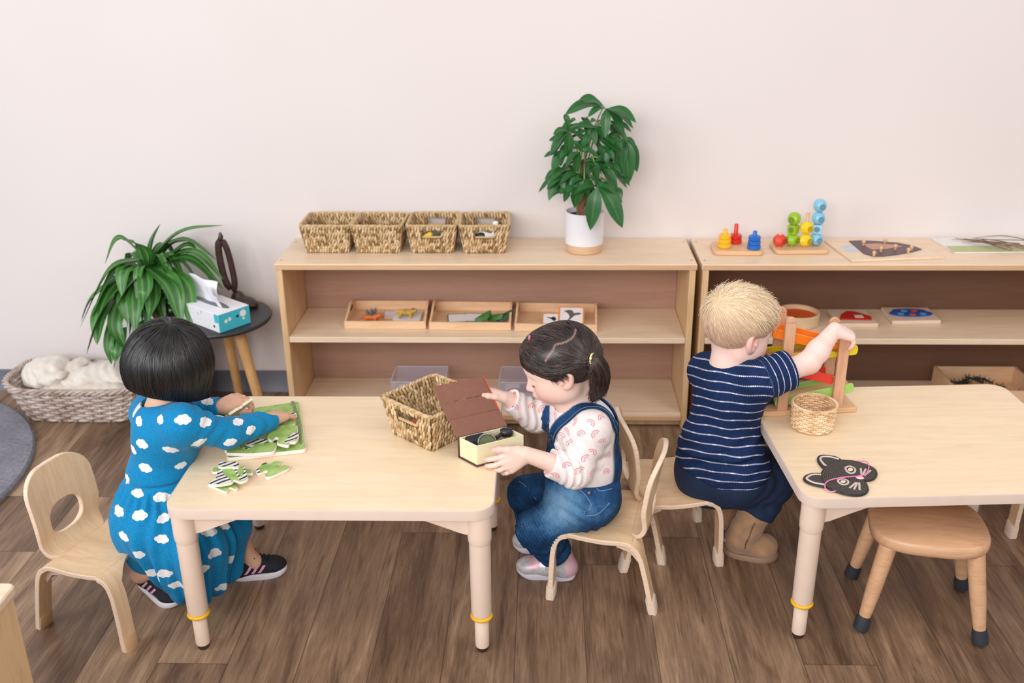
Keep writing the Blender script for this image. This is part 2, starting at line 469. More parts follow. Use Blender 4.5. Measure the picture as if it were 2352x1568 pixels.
P_band = plain('beige_band', (219, 198, 184), .4, .02)
P_yellow = plain('yellow_plastic', (236, 178, 24), .35, .03)
P_darkfoot = plain('dark_foot', (62, 44, 38), .5)
P_screw = plain('steel', (170, 168, 165), .3, .03, metal=1)
P_white = plain('white_plastic', (224, 208, 194), .5, .03)
P_capwood = plain('tan_boot', (206, 168, 124), .5, .04)

# ================================================================== shelves
def shelf(label, x0, y0, wdt, back_mat, group=None):
    H, D, T = .527, .266, .018
    t = thing('shelving_unit', label, 'shelf', (x0, y0, 0))
    MB().box((wdt/2, D/2, H-T/2), (wdt, D, T)).build('top_board', [W_top], t, bevel=.0025)
    MB().box((wdt/2, .0006, H-T/2), (wdt-.004, .0016, T-.005)).build('front_edge', W_edge, t)
    for sx in (T/2+.003, wdt-T/2-.003):
        b = MB().box((sx, D/2+.001, (H-T)/2), (T, D-.004, H-T)); b.build('side_panel', W_panel, t, bevel=.002)
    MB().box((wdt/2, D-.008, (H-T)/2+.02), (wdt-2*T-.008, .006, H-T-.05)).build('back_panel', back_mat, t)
    for nm, z in (('middle_shelf', .289), ('bottom_shelf', .043)):
        sh = MB().box((wdt/2, D/2-.004, z), (wdt-2*T-.007, D-.016, T)).build(nm, W_top, t, bevel=.002)
    MB().box((wdt/2, .03, .019), (wdt-2*T-.007, .014, .030)).build('kick_board', W_panel, t)
    MB().box((wdt/2, .004, .036), (wdt-2*T-.007, .012, .014)).build('front_rail', W_edge, t, bevel=.001)
    for sx in (T+.014, wdt-T-.014):
        for z in (H-T-.012, .272, ):
            MB().prism([(0, 0), (.022, 0), (0, .022)] if sx < wdt/2 else [(0, 0), (0, .022), (-.022, 0)], 0, .018,
                       fn=lambda p, sx=sx, z=z: (sx+(p.x if True else 0)-(.011 if sx < wdt/2 else -.011), D-.035+p.z, z-p.y)).build('corner_block', W_edge, t)
    return t
SH1 = shelf('long low birch shelving unit with three trays, plant and four baskets on top', -.786, 2.730, 1.22, W_back)
SH2 = shelf('low birch shelving unit at the right with stacking toys on top and a back coloured dark as shade', .4475, 2.729, 1.22, W_back2)
# tiny bolts on the shelf tops are parts of the shelves
for sh in (SH1, SH2):
    for x in (.012, 1.208):
        for y in (.04, .225):
            MB().lathe([(.0035, 0), (.0035, .0006)], 10, (x, y, .5271)).build('bolt', P_screw, sh)

# ================================================================== tables
def table(label, cx, cy, rot, wdt, dep, group=None):
    H = .36
    t = thing('activity_table', label, 'table', (cx, cy, 0), rot)
    MB().prism(rrect(wdt-.002, dep-.002, .041, 8), H-.0225, H, bev=.0015).build('tabletop', W_table, t, smooth=35)
    o = rrect(wdt, dep, .042, 8); i = rrect(wdt-.005, dep-.005, .04, 8); n = len(o); b = MB()
    zs = [(o, H-.022), (o, H-.0025), (rrect(wdt-.001, dep-.001, .0417, 8), H-.0004), (i, H+.0003)]
    vs = [(p[0], p[1], z) for ol, z in zs for p in ol]
    b.add(vs, [(l*n+k, l*n+(k+1) % n, (l+1)*n+(k+1) % n, (l+1)*n+k) for l in range(3) for k in range(n)])
    b.build('edge_band', P_band, t)
    for sx in (-1, 1):
        for sy in (-1, 1):
            x, y = sx*(wdt/2-.031), sy*(dep/2-.031)
            lg = MB().lathe([(.0195, .093), (.0215, .1), (.0220, .272), (.0228, .280), (.0235, .337)], 28, (x, y, 0)).build('leg', P_leg, t)
            MB().lathe([(.0221, .270), (.0240, .277), (.0245, .290), (.0246, .3375)], 28, (x, y, 0)).build('collar', P_leg, lg)
            MB().tube([(x+.0195*math.cos(a*PI/16), y+.0195*math.sin(a*PI/16), .0885) for a in range(32)], .0042, 10, closed=True).build('height_ring', P_yellow, lg)
            MB().lathe([(.0142, .012), (.0150, .016), (.0150, .072), (.0135, .075), (.0135, .079), (.0165, .083), (.0165, .098)], 24, (x, y, 0)).build('lower_tube', P_leg, lg)
            MB().lathe([(.0105, 0), (.0125, .004), (.0128, .013)], 20, (x, y, 0)).build('foot_tip', P_darkfoot, lg)
            for (dx, dy) in ((-sx, 0), (0, -sy)):
                # gusset under the top: tapers away from the leg
                br = MB().prism([(.018, 0), (.135, 0), (.135, -.004), (.075, -.027), (.036, -.043), (.02, -.048)], -.0065, .0065,
                                fn=lambda p, dx=dx, dy=dy: (x+dx*p.x+(dy*p.z), y+dy*p.x+(dx*p.z), H-.0228+p.y), bev=.001)
                br.build('corner_bracket', P_leg, t)
    return t
T1 = table('birch-topped activity table in front with the zebra puzzle and open box on it', -.432, 1.938, .007, .66, .524)
T2 = table('birch-topped activity table at the right with the cat mask and ramp toy on it', .826, 2.012, .062, .65, .518)

# ================================================================== bent ply chairs
def make_chair(label):
    t = thing('bentwood_chair', label, 'chair')
    Wd, SZ, L = .232, .175, .232          # width, seat height, distance between the feet
    th = .0115
    # side profile x,z from rear foot to front foot (x = forward)
    prof = curve([(-.122, 0), (-.112, .045), (-.099, .095), (-.086, .140), (-.070, .164), (-.044, .172), (0, .170), (.045, .173), (.078, .176), (.098, .166), (.108, .140), (.112, .095), (.114, .045), (.116, 0)][:] and
                 [(-.117, 0, 0), (-.108, 0, .045), (-.097, 0, .095), (-.085, 0, .140), (-.070, 0, .164), (-.044, 0, .172), (0, 0, .170), (.045, 0, .173), (.078, 0, .176), (.098, 0, .166), (.108, 0, .140), (.112, 0, .095), (.114, 0, .045), (.116, 0, 0)], 78)
    N = len(prof)
    def tang(i):
        a = prof[max(i-1, 0)]; b = prof[min(i+1, N-1)]; d = (b-a).normalized(); return d, Vector((-d.z, 0, d.x))
    i0 = next(i for i in range(N) if prof[i].x > -.066); i1 = max(i for i in range(N) if prof[i].x < .082 and prof[i].z > .15)
    def half(i): return Wd/2*(1+.00*abs(i-N/2)/N) - (.004 if i0 < i < i1 else 0)
    def sheet(rows, ts, name, parent, mi_edge=1):
        """rows: profile indices; ts(i) -> (t0,t1) across; builds a solid strip"""
        b = MB(); m = 8; ring = []
        for i in rows:
            d, nrm = tang(i); t0, t1 = ts(i); p = prof[i]
            up = [p+nrm*(th/2)+Vector((0, t0+(t1-t0)*k/m, 0)) for k in range(m+1)]
            dn = [p-nrm*(th/2)+Vector((0, t0+(t1-t0)*k/m, 0)) for k in range(m+1)]
            ring.append(up+dn[::-1])
        q = 2*(m+1); vs = [v for r_ in ring for v in r_]; fs = []; mi = []
        for a in range(len(rows)-1):
            for k in range(q):
                f = (a*q+k, a*q+(k+1) % q, (a+1)*q+(k+1) % q, (a+1)*q+k); fs.append(f); mi.append(1 if k in (m, q-1) else 0)
        fs.append(tuple(range(q-1, -1, -1))); mi.append(1); fs.append(tuple((len(rows)-1)*q+k for k in range(q))); mi.append(1)
        b.add(vs, fs); b.m = mi
        return b.build(name, [W_chair, W_ply], parent, smooth=50, bevel=.002)
    sheet(list(range(i0, i1+1)), lambda i: (-half(i), half(i)), 'seat', t)
    lw = .038
    for front in (False, True):
        for s in (-1, 1):
            rows = list(range(i1, N)) if front else list(range(0, i0+1))
            def ts(i, s=s, front=front):
                k = (i-i1) if front else (i0-i)
                inner = (Wd/2-lw)*min(1, (max(0, k)/9.0))**.5
                a, b = s*inner, s*half(i)
                return (min(a, b), max(a, b))
            lg = sheet(rows, ts, 'leg', t)
            # boot on the foot
            e = 0 if not front else N-1; p = prof[e]; q = prof[10 if not front else N-11]
            c = s*(Wd/2-lw/2); d = (q-p); b = MB(); secs = []
            for u_, grow in ((0, .88), (.10, .95), (.62, .90), (.66, .80)):
                z = u_*.054; pp = p+d*(z/d.z)
                hx, hy = .0115*grow, (lw/2-.001)*(.92+.08*grow)
                secs.append([(pp.x+x*hx, c+y*hy, z) for x, y in ((-1, -.7), (-.7, -1), (.7, -1), (1, -.7), (1, .7), (.7, 1), (-.7, 1), (-1, .7))])
            vs = [v for s_ in secs for v in s_]
            fs = [(l*8+k, l*8+(k+1) % 8, (l+1)*8+(k+1) % 8, (l+1)*8+k) for l in range(3) for k in range(8)]+[tuple(range(7, -1, -1)), tuple(range(24, 32))]
            b.add(vs, fs).build('foot_boot', P_capwood if 'left' in label else P_white, lg)
    # brackets under the rear bend
    for s in (-1, 1):
        MB().prism([(-.088, .140), (-.075, .158), (-.035, .166), (-.03, .160), (-.062, .150), (-.079, .128)], -.012, .012,
                   fn=lambda p, s=s: (p.x, s*(Wd/2-.03)+p.z, p.y-.004), bev=.001).build('corner_bracket', W_ply, t)
    # backrest: bent sheet with a rounded opening
    Hh = .182
    def outline(a):
        """distance from hole centre (0, .085) to the sheet's edge in direction a"""
        c, s = math.cos(a), math.sin(a)
        def hw(v): # half width at height v
            v = max(0, min(Hh+.03, v)); base = .080+.012*min(1, v/.09)
            if v < .03: base -= .012*(1-v/.03)**2
            top = Hh+.03-.055
            if v > top: base = base-.050+ .050*math.sqrt(max(0, 1-((v-top)/.055)**2)) - .012*((v-top)/.055)**4
            return base
        lo, hi = 0, .3
        for _ in range(30):
            m = (lo+hi)/2; x, v = c*m, .085+s*m
            ok = 0 <= v <= Hh+.03 and abs(x) <= hw(v)
            lo, hi = (m, hi) if ok else (lo, m)
        return lo
    def hole(a):
        c, s = math.cos(a), math.sin(a); rx, rz = .046, (.037 if s > 0 else .034)
        return 1/((abs(c)/rx)**2.6+(abs(s)/rz)**2.6)**(1/2.6)
    def bend(x, v, off):
        # v: length along the sheet from the seat rear; arc then straight recline
        r_ = .038; a0 = R(88); La = r_*a0
        xc, zc = -.058, SZ-.004+r_
        if v < La: a = v/r_; px, pz, n_ = xc-r_*math.sin(a), zc-r_*math.cos(a), (math.sin(a), math.cos(a))
        else:
            px, pz = xc-r_*math.sin(a0)-(v-La)*math.cos(a0), zc-r_*math.cos(a0)+(v-La)*math.sin(a0); n_ = (math.sin(a0), math.cos(a0))
            k = (v-La)/.15; px -= .016*k*k
        curv = 1.5*x*x*min(1, v/.09)      # hugging sides
        return (px+n_[0]*off+curv, x, pz+n_[1]*off)
    K, Rg = 72, 6; b = MB(); vs = []; fs = []; mi = []
    for side in (.5, -.5):
        for k in range(K):
            a = 2*PI*k/K; r0, r1 = hole(a), outline(a)
            for j in range(Rg+1):
                rr = r0+(r1-r0)*j/Rg
                vs.append(bend(math.cos(a)*rr, .085+math.sin(a)*rr, side*th))
    H_ = K*(Rg+1)
    for k in range(K):
        k2 = (k+1) % K
        for j in range(Rg):
            fs.append((k*(Rg+1)+j, k*(Rg+1)+j+1, k2*(Rg+1)+j+1, k2*(Rg+1)+j)); mi.append(0)
            fs.append((H_+k*(Rg+1)+j, H_+k2*(Rg+1)+j, H_+k2*(Rg+1)+j+1, H_+k*(Rg+1)+j+1)); mi.append(0)
        for j in (0, Rg):
            fs.append((k*(Rg+1)+j, k2*(Rg+1)+j, H_+k2*(Rg+1)+j, H_+k*(Rg+1)+j)); mi.append(1)
    b.add(vs, fs); b.m = mi
    b.build('backrest', [W_chair, W_ply], t, smooth=50, bevel=.002)
    return t
def chair_pose(rear, front, width, rev):
    f = Vector(front)-Vector(rear); a = math.atan2(f.y, f.x)
    c = (Vector(rear)+Vector(front))/2+Vector((-math.sin(a), math.cos(a)))*(rev*.095)
    return (c.x, c.y, 0), a
CH_A = make_chair('bent birch chair on the left behind the girl in the cloud dress')
CH_A.location, _a = chair_pose((-1.098, 1.770), (-.895, 1.704), .2, 1); CH_A.rotation_euler = (0, 0, _a)
CH_A['group'] = 'bent birch chairs'
CH_B = make_chair('bent birch chair under the girl in denim dungarees')
CH_B.location, _a = chair_pose((.234, 1.852), (.024, 1.897), .2, -1); CH_B.rotation_euler = (0, 0, _a); CH_B['group'] = 'bent birch chairs'
_l, _a = chair_pose((.191, 2.008), (.414, 2.036), .2, 1)
CH_Y = copy_tree(CH_B, None, 'bent birch chair under the boy in the striped shirt', _l, _a)
CH_R = copy_tree(CH_B, None, 'bent birch chair mostly hidden beneath the table with the cat mask', (1.282, 2.262, 0), R(180))

# ================================================================== stool
def stool():
    t = thing('wooden_stool', 'low wooden stool with black rubber feet beneath the right table', 'stool', (.822, 1.862, 0), R(-10))
    w1 = wood('stool_beech', (214, 170, 134), (202, 156, 119), (192, 145, 108), (2, 15, 15), 5, .35, .4)
    H = .236
    def fn(p): return p
    o = []
    for k in range(56):
        a = 2*PI*k/56; c, s = math.cos(a), math.sin(a)
        r_ = 1/((abs(c)/.120)**3.0+(abs(s)/.108)**3.0)**(1/3.0); o.append((r_*c*(1-.05*s), r_*s))
    b = MB(); n = len(o); lv = [(.93, H-.030), (.985, H-.026), (1, H-.018), (1, H-.009), (.985, H-.003), (.955, H)]
    vs = [(x*k, y*k, z) for k, z in lv for x, y in o]
    b.add(vs, [(l*n+k, l*n+(k+1) % n, (l+1)*n+(k+1) % n, (l+1)*n+k) for l in range(len(lv)-1) for k in range(n)]+[tuple(range(n-1, -1, -1)), tuple((len(lv)-1)*n+k for k in range(n))])
    b.build('seat', w1, t, smooth=60)
    rub = plain('black_rubber', (44, 48, 56), .6)
    for sx in (-1, 1):
        for sy in (-1, 1):
            a = Vector((sx*.086, sy*.074, H-.027)); e = Vector((sx*.122, sy*.098, .004))
            lg = MB().tube([a, a.lerp(e, .5), a.lerp(e, .86)], [.019, .0165, .0125], 18).build('leg', w1, t)
            MB().tube([a.lerp(e, .83), a.lerp(e, .9), a.lerp(e, .985), a.lerp(e, 1.0)], [.0145, .0165, .0165, .013], 18).build('rubber_foot', rub, lg)
stool()

# ================================================================== rug and the cabinet corner in front
def rug():
    t = NT('rug_pile', .95, .1); v = t.coord(); f = t.noise(v, 90, 4, .7); g = t.noise(v, 9, 3)
    t.color(t.ramp(t.math('MULTIPLY_ADD', f, .6, t.math('MULTIPLY', g, .4)), [(.35, lin((118, 117, 128))), (.65, lin((152, 150, 160)))])); t.bump(f, .6, .006)
    b = MB(); n = 96; rg = random.Random(3); prof = [(1, 0), (1.0, .010), (.992, .017), (.97, .019), (.6, .019), (.01, .019)]
    vs = []
    for q, z in prof:
        for k in range(n):
            a = 2*PI*k/n; vs.append((.62*q*math.cos(a), .62*q*math.sin(a), z+(rg.uniform(-.001, .001) if z > .01 else 0)))
    fs = [(l*n+k, l*n+(k+1) % n, (l+1)*n+(k+1) % n, (l+1)*n+k) for l in range(len(prof)-1) for k in range(n)]+[tuple(range(n-1, -1, -1)), tuple((len(prof)-1)*n+k for k in range(n))]
    b.add(vs, fs)
    # fringe of pile round the rim
    for k in range(900):
        a = 2*PI*rg.random(); r_ = .62+rg.uniform(-.006, .0); L_ = rg.uniform(.004, .011)
        p = Vector((r_*math.cos(a), r_*math.sin(a), rg.uniform(.003, .018))); d = Vector((math.cos(a+rg.uniform(-.5, .5)), math.sin(a+rg.uniform(-.5, .5)), rg.uniform(-.5, .5)))*L_
        s_ = Vector((-math.sin(a), math.cos(a), 0))*.0012
        b.add([p-s_, p+s_, p+d], [(0, 1, 2)])
    return single('round_rug', b, t.m, 'round grey shaggy rug on the floor at the left edge', 'rug', (-2.085, 2.33, 0), smooth=30, fixn=False)
rug()
def cabinet():
    t = thing('low_cabinet', 'pale birch cabinet corner cut off at the lower left of the picture', 'cabinet', (-1.035, 1.155, 0))
    MB().prism(rrect(.30, .42, .012, 4), .392, .41, bev=.003).build('top_board', W_top, t)
    for sx in (-1, 1):
        MB().box((sx*.136, 0, .197), (.018, .40, .390)).build('side_panel', W_panel, t, bevel=.002)
    MB().box((0, .19, .197), (.254, .012, .36)).build('back_panel', W_panel, t)
    MB().box((0, 0, .05), (.254, .38, .018)).build('bottom_shelf', W_top, t)
cabinet()
# ================================================================== baskets woven of seagrass
def seagrass_mat():
    t = NT('seagrass', .8, .2); v = t.coord(); 
    f = t.noise(v, 70, 3, .6); g = t.attr('rnd')
    t.color(t.ramp(t.math('MULTIPLY_ADD', f, .5, t.math('MULTIPLY', g, .5)), [(.22, lin((128, 98, 64))), (.42, lin((180, 149, 106))), (.6, lin((204, 175, 134))), (.78, lin((226, 202, 168)))]))
    return t.m
M_sea = seagrass_mat(); M_seacore = plain('seagrass_core', (126, 98, 64), .9)
def seagrass_basket(label, group, loc, rot, H=.086):
    t = thing('seagrass_basket', label, 'basket', loc, rot, group)
    tw, td, bw, bd = .145, .146, .116, .120; rg = random.Random(5)
    def wall(side, u, v, off=0):
        """side 0..3, u -1..1 along the wall, v 0..1 up"""
        w_, d = bw+(tw-bw)*v, bd+(td-bd)*v; z = .002+v*(H-.004)
        if side == 0: return Vector((u*w_/2, -d/2-off, z))
        if side == 1: return Vector((w_/2+off, u*d/2, z))
        if side == 2: return Vector((-u*w_/2, d/2+off, z))
        return Vector((-w_/2-off, -u*d/2, z))
    inhole = lambda s, u, v: s in (0, 2) and abs(u) < .40 and .60 < v < .90
    core = MB()
    for s in range(4):
        n = 20; m = 10
        for i in range(n):
            for j in range(m):
                if inhole(s, (i+.5)/n*2-1, (j+.5)/m): continue
                q = [(i, j), (i+1, j), (i+1, j+1), (i, j+1)]
                core.add([wall(s, a/n*2-1, b/m, .0005) for a, b in q]+[wall(s, a/n*2-1, b/m, -.0015) for a, b in q], [(0, 1, 2, 3), (7, 6, 5, 4)])
    core.box((0, 0, .002), (bw, bd, .004))
    core.build('liner', M_seacore, t, smooth=0, fixn=False)
    g = MB(); rnd = []
    for s in range(4):
        L = 16; rows = 8
        for r_ in range(rows):
            for c in range(L):
                u = ((c+.5+.25*(r_ % 2))/L*2-1)*.99; v = (r_+.5)/rows
                if s in (0, 2) and abs(u) < .46 and .56 < v < .93: continue
                for sd in (.0022, -.0032):
                    p = wall(s, max(-1, min(1, u)), v, sd); up = (wall(s, u, min(1, v+.1))-wall(s, u, v-.1)).normalized()
                    al = (wall(s, .5, v)-wall(s, -.5, v)).normalized(); nr = al.cross(up)
                    a = rg.uniform(.1, .55)*(1 if rg.random() < .85 else -1)
                    ax = up*math.cos(a)+al*math.sin(a); ay = al*math.cos(a)-up*math.sin(a)
                    M = Matrix((ay, nr, ax)).transposed()
                    g.ell(p, (.0041, .0026, .0086*rg.uniform(.85, 1.2)), 6, 5, M); rnd += [rg.random()]*36
    g.at['rnd'] = rnd
    g.build('weave', M_sea, t, smooth=180, fixn=False)
    # twisted rim and corner posts
    rim = MB(); o = rrect(tw+.002, td+.002, .012, 4); n = len(o); N = 190; per = []
    for k in range(n):
        a, b = Vector(o[k]), Vector(o[(k+1) % n]); m = max(1, int((b-a).length/.0033))
        per += [a.lerp(b, i/m) for i in range(m)]
    N = len(per)
    for ph in (0, PI):
        pts = []
        for k in range(N):
            a = per[k]; an = ph+2*PI*round(N*.0033/.018)*k/N; nr = a.normalized()
            pts.append((a.x+nr.x*.0022*math.cos(an), a.y+nr.y*.0022*math.cos(an), H+.0022*math.sin(an)))
        rim.tube(pts, .0030, 6, closed=True)
    rim.at['rnd'] = [.62+.2*math.sin(k*.9) for k in range(len(rim.v))]; rim.build('rim', M_sea, t, smooth=180)
    # braided lip under the handle openings
    for s in (0, 2):
        b = MB()
        for vv in (.60,): b.tube([wall(s, u/10*.40, vv, .0015) for u in range(-10, 11)], .0032, 6)
        b.at['rnd'] = [.6]*len(b.v); b.build('handle_edge', M_sea, t, smooth=180)
    return t
GB = 'seagrass baskets'
SB1 = seagrass_basket('seagrass basket at the left end of the row on the long shelf', GB, (-.652, 2.899, .528), R(90))
SB2 = copy_tree(SB1, None, 'seagrass basket second from the left in the shelf-top row', (-.497, 2.897, .528), R(88))
SB3 = copy_tree(SB1, None, 'seagrass basket on the shelf with yellow and dark toys showing in its handle', (-.336, 2.899, .528), R(0))
SB4 = copy_tree(SB1, None, 'seagrass basket at the right end of the row beside the potted tree', (-.182, 2.897, .528), R(2))
SB5 = copy_tree(SB1, None, 'seagrass basket with a red object inside on the front table behind the open brown box', (-.252, 2.013, .3605), R(-41))
SB5.scale = (1.10, 1.10, 1.06)

def lump(name, mat, label, cat, c, r, seed, amp=.25, h=.0022, extra=()):
    """small soft toy-like lump from blended blobs"""
    c = np.array(c); F = Field(c-np.array(r)*1.7-.012, c+np.array(r)*1.7+.012, h); F.ell(c, r)
    for (o, q) in extra: F.ell(c+np.array(o), q, .006)
    F.disp(lambda x, y, z: amp*min(r)*.5*np.sin(x*170+seed)*np.sin(y*190+seed*2)*np.sin(z*160))
    V, Fc = F.mesh(); o = np_obj(name, V, Fc, mat); return tag(o, label, cat)
M_yel = plain('toy_yellow', (240, 196, 30), .4); M_grn = plain('toy_dark_green', (36, 70, 50), .4); M_blk = plain('toy_black', (28, 28, 32), .4); M_wht = plain('toy_white', (235, 235, 235), .4)
lump('toy_figure', M_yel, 'yellow toy lying in the third shelf-top basket', 'toy', (-.350, 2.842, .578), (.012, .012, .008), 1, extra=[((.008, 0, .006), (.008, .008, .007))])
lump('toy_figure', M_grn, 'dark green toy lying in the third shelf-top basket', 'toy', (-.325, 2.843, .577), (.011, .012, .009), 2, extra=[((.01, .0, .003), (.006, .006, .006))])
lump('toy_figure', plain('toy_grey', (92, 84, 78), .5), 'pile of grey and brown toys in the third shelf-top basket', 'toy', (-.336, 2.90, .556), (.045, .045, .020), 3)
# black and white bird in the fourth basket
def toy_bird():
    t = thing('toy_bird', 'black and white toy bird in the right-hand shelf-top basket', 'toy', (-.172, 2.85, .56))
    F = Field((-.24, 2.80, .54), (-.11, 2.92, .63), .002)
    F.ell((-.176, 2.85, .576), (.030, .013, .012), M=rotm((1, 0, -.25), (0, 0, 1))); F.cap((-.152, 2.85, .575), (-.150, 2.87, .606), .006, .005)
    F.ell((-.148, 2.872, .610), (.008, .006, .006))
    V, Fc = F.mesh(); np_obj('body', V, Fc, M_wht, t)
    lump('wing', M_blk, None, None, (-.190, 2.846, .579), (.018, .012, .010), 4).parent = t
    w_ = [o for o in bpy.data.objects if o.name == 'wing'][0]
    for v in w_.data.vertices: v.co -= t.location
    MB().tube([(-.140, 2.874, .610), (-.128, 2.874, .608)], [.003, .0006], 8).build('beak', M_blk, t, world=True)
toy_bird()
lump('toy_figure', plain('toy_brown', (74, 58, 50), .5), 'pile of dark toys under the black and white bird', 'toy', (-.182, 2.90, .553), (.045, .045, .017), 6)
lump('toy_figure', plain('toy_red', (200, 30, 34), .3), 'shiny red object inside the basket on the front table', 'toy', (-.283, 1.969, .398), (.017, .015, .012), 7, extra=[((.018, -.006, .0), (.010, .010, .010))])

# ================================================================== plants
def leaf_strip(mb, pts, width, fold=.18, n=14, acr=None, prof=None, thick=0, twist=0, m=4, up0=(0, 0, 1)):
    """ribbon leaf along a curve; folded along its midrib; collects the across coordinate"""
    P = curve(pts, n); side = None; vs = []; T = []
    for i in range(n+1):
        d = (P[min(i+1, n)]-P[max(i-1, 0)]).normalized()
        up = Vector(up0)
        s_ = d.cross(up)
        if s_.length < .25: s_ = side if side is not None else d.cross(Vector((0, 1, 0)))
        s_.normalize()
        if side is not None:
            if s_.dot(side) < 0: s_ = -s_
            s_ = (s_*.6+side*.4).normalized()
        side = s_; nr = s_.cross(d)
        u = i/n
        w_ = width*(prof(u) if prof else (math.sin(PI*min(1, u*.86+.14)**.8))**.75 if u < 1 else 0)
        w_ = max(w_, width*.03)
        a = twist*u
        sa = s_*math.cos(a)+nr*math.sin(a); na = nr*math.cos(a)-s_*math.sin(a)
        for k in range(m+1):
            x = k/m*2-1
            vs.append(P[i]+sa*(x*w_/2)+na*(abs(x)**1.4*w_*fold)); acr.append(x)
    mb.add(vs, [(i*(m+1)+k, i*(m+1)+k+1, (i+1)*(m+1)+k+1, (i+1)*(m+1)+k) for i in range(n) for k in range(m)])
def leaf_mat(name, dark, mid, edge, stripe):
    t = NT(name, .38, .5); v = t.coord(); a = t.math('ABSOLUTE', t.attr('across')); f = t.noise(v, 24, 4); g = t.noise(v, 5, 2)
    c = t.ramp(a, stripe)
    c = t.mix(t.math('MULTIPLY', f, .55), c, lin(dark)); c = t.mix(t.math('MULTIPLY', g, .35), c, lin(edge))
    t.color(c); t.b.inputs['Subsurface Weight'].default_value = .0
    t.bump(f, .15, .002)
    return t.m
M_drac = leaf_mat('dracaena_leaf', (22, 62, 24), (52, 110, 44), (92, 150, 66), [(0, lin((30, 78, 34))), (.22, lin((44, 104, 40))), (.45, lin((118, 164, 92))), (.62, lin((42, 112, 36))), (1, lin((58, 128, 46)))])
M_pach = leaf_mat('tree_leaf', (12, 52, 26), (30, 95, 40), (58, 128, 44), [(0, lin((96, 150, 84))), (.06, lin((44, 104, 46))), (.2, lin((26, 86, 40))), (1, lin((34, 102, 42)))])
M_stem = plain('green_stem', (132, 152, 84), .5, .12)
M_bark = wood('bark', (142, 108, 82), (104, 76, 56), (74, 54, 40), (12, 12, 2), 6, .8, .2, .4)
M_soil = plain('soil', (44, 32, 24), .95, .3, 120)
M_potw = plain('white_ceramic', (232, 230, 234), .35, .01)
def dracaena():
    root = Vector((-1.150, 2.842, .0))
    t = thing('dracaena_plant', 'striped leafy dracaena in a dark pot beside the round black table', 'plant', root)
    z = lambda p: at(p[0]/3.0147, p[1]/3.0147+480, p[2])
    L = [  # root, mid, tip in the picture with depth, width
        ((1040, 360, 2.84), (1250, 165, 2.86), (1545, 112, 2.86), .034), ((1035, 400, 2.84), (1060, 230, 2.85), (1112, 100, 2.86), .046),
        ((1010, 350, 2.84), (830, 205, 2.80), (726, 380, 2.78), .032), ((1025, 400, 2.83), (960, 260, 2.80), (845, 212, 2.78), .040),
        ((1020, 370, 2.86), (1260, 215, 2.88), (1500, 350, 2.88), .030), ((1050, 390, 2.83), (1330, 305, 2.82), (1548, 490, 2.80), .044),
        ((1040, 420, 2.82), (1300, 350, 2.80), (1552, 560, 2.79), .038), ((980, 350, 2.82), (760, 430, 2.77), (553, 822, 2.74), .034),
        ((960, 360, 2.82), (790, 450, 2.77), (628, 760, 2.73), .038), ((950, 380, 2.82), (860, 430, 2.76), (845, 610, 2.73), .040),
        ((900, 450, 2.82), (740, 640, 2.74), (598, 1010, 2.70), .052), ((960, 400, 2.83), (660, 600, 2.77), (560, 780, 2.75), .036),
        ((1050, 410, 2.80), (1190, 540, 2.73), (1262, 808, 2.69), .050), ((1090, 400, 2.81), (1280, 540, 2.75), (1318, 812, 2.70), .048),
        ((940, 520, 2.78), (940, 680, 2.72), (935, 870, 2.69), .034), ((1050, 500, 2.79), (1060, 640, 2.73), (1025, 810, 2.70), .038),
        ((850, 560, 2.80), (800, 820, 2.73), (885, 1010, 2.70), .036), ((800, 720, 2.78), (755, 930, 2.72), (772, 1075, 2.70), .026),
        ((850, 820, 2.77), (815, 990, 2.71), (790, 1105, 2.70), .032), ((770, 600, 2.80), (690, 760, 2.73), (672, 940, 2.70), .044),
        ((930, 480, 2.80), (860, 620, 2.74), (885, 790, 2.71), .036), ((950, 850, 2.74), (885, 1010, 2.70), (905, 1245, 2.69), .030),
        ((1080, 430, 2.84), (1280, 260, 2.86), (1380, 300, 2.87), .040), ((1000, 440, 2.78), (1010, 560, 2.72), (990, 700, 2.70), .036),
        ((1050, 430, 2.84), (1180, 250, 2.88), (1330, 215, 2.90), .034), ((980, 430, 2.8), (890, 520, 2.75), (800, 700, 2.72), .04)]
    rg = random.Random(11)
    mb = MB(); ac = []
    for a, b, c, w_ in L: leaf_strip(mb, [z(a), z(b), z(c)], w_*1.28, .16, 14, ac, twist=rg.uniform(-.3, .3))
    top = Vector((-1.19, 2.835, .46))
    for k in range(34):   # inner fill behind and below the big leaves
        a = rg.uniform(0, 2*PI); ln = rg.uniform(.10, .2); el = rg.uniform(-.1, .7); zz = rg.uniform(-.16, .05)
        d = Vector((math.cos(a), math.sin(a)*.55, 0)); p0 = top+Vector((0, 0, zz)); p1 = p0+d*ln*.6+Vector((0, 0, ln*el*.6)); p2 = p0+d*ln+Vector((0, 0, ln*el*.4-.10))
        p1.y = min(p1.y, 2.95); p2.y = min(p2.y, 2.96)
        leaf_strip(mb, [p0, p1, p2], rg.uniform(.026, .04), .16, 9, ac)
    mb.at['across'] = ac; mb.build('leaves', M_drac, t, world=True, smooth=180, fixn=False)
    st = MB()
    for dx, dy, h in ((-.042, 0, .47), (-.062, .01, .42), (-.02, -.015, .44), (-.05, -.03, .38)):
        st.tube([(root.x+dx*.3, root.y+dy*.6, .265), (root.x+dx, root.y+dy, .36), (root.x+dx*1.2, root.y+dy, h)], [.011, .010, .006], 10)
    st.build('stem', plain('dracaena_stem', (96, 100, 62), .7), t, world=True)
    MB().lathe([(.066, .0), (.072, .004), (.086, .272), (.090, .282), (.090, .296), (.080, .296), (.078, .272), (.02, .272)], 36, root).build('pot', plain('dark_pot', (40, 42, 46), .5), t, world=True)
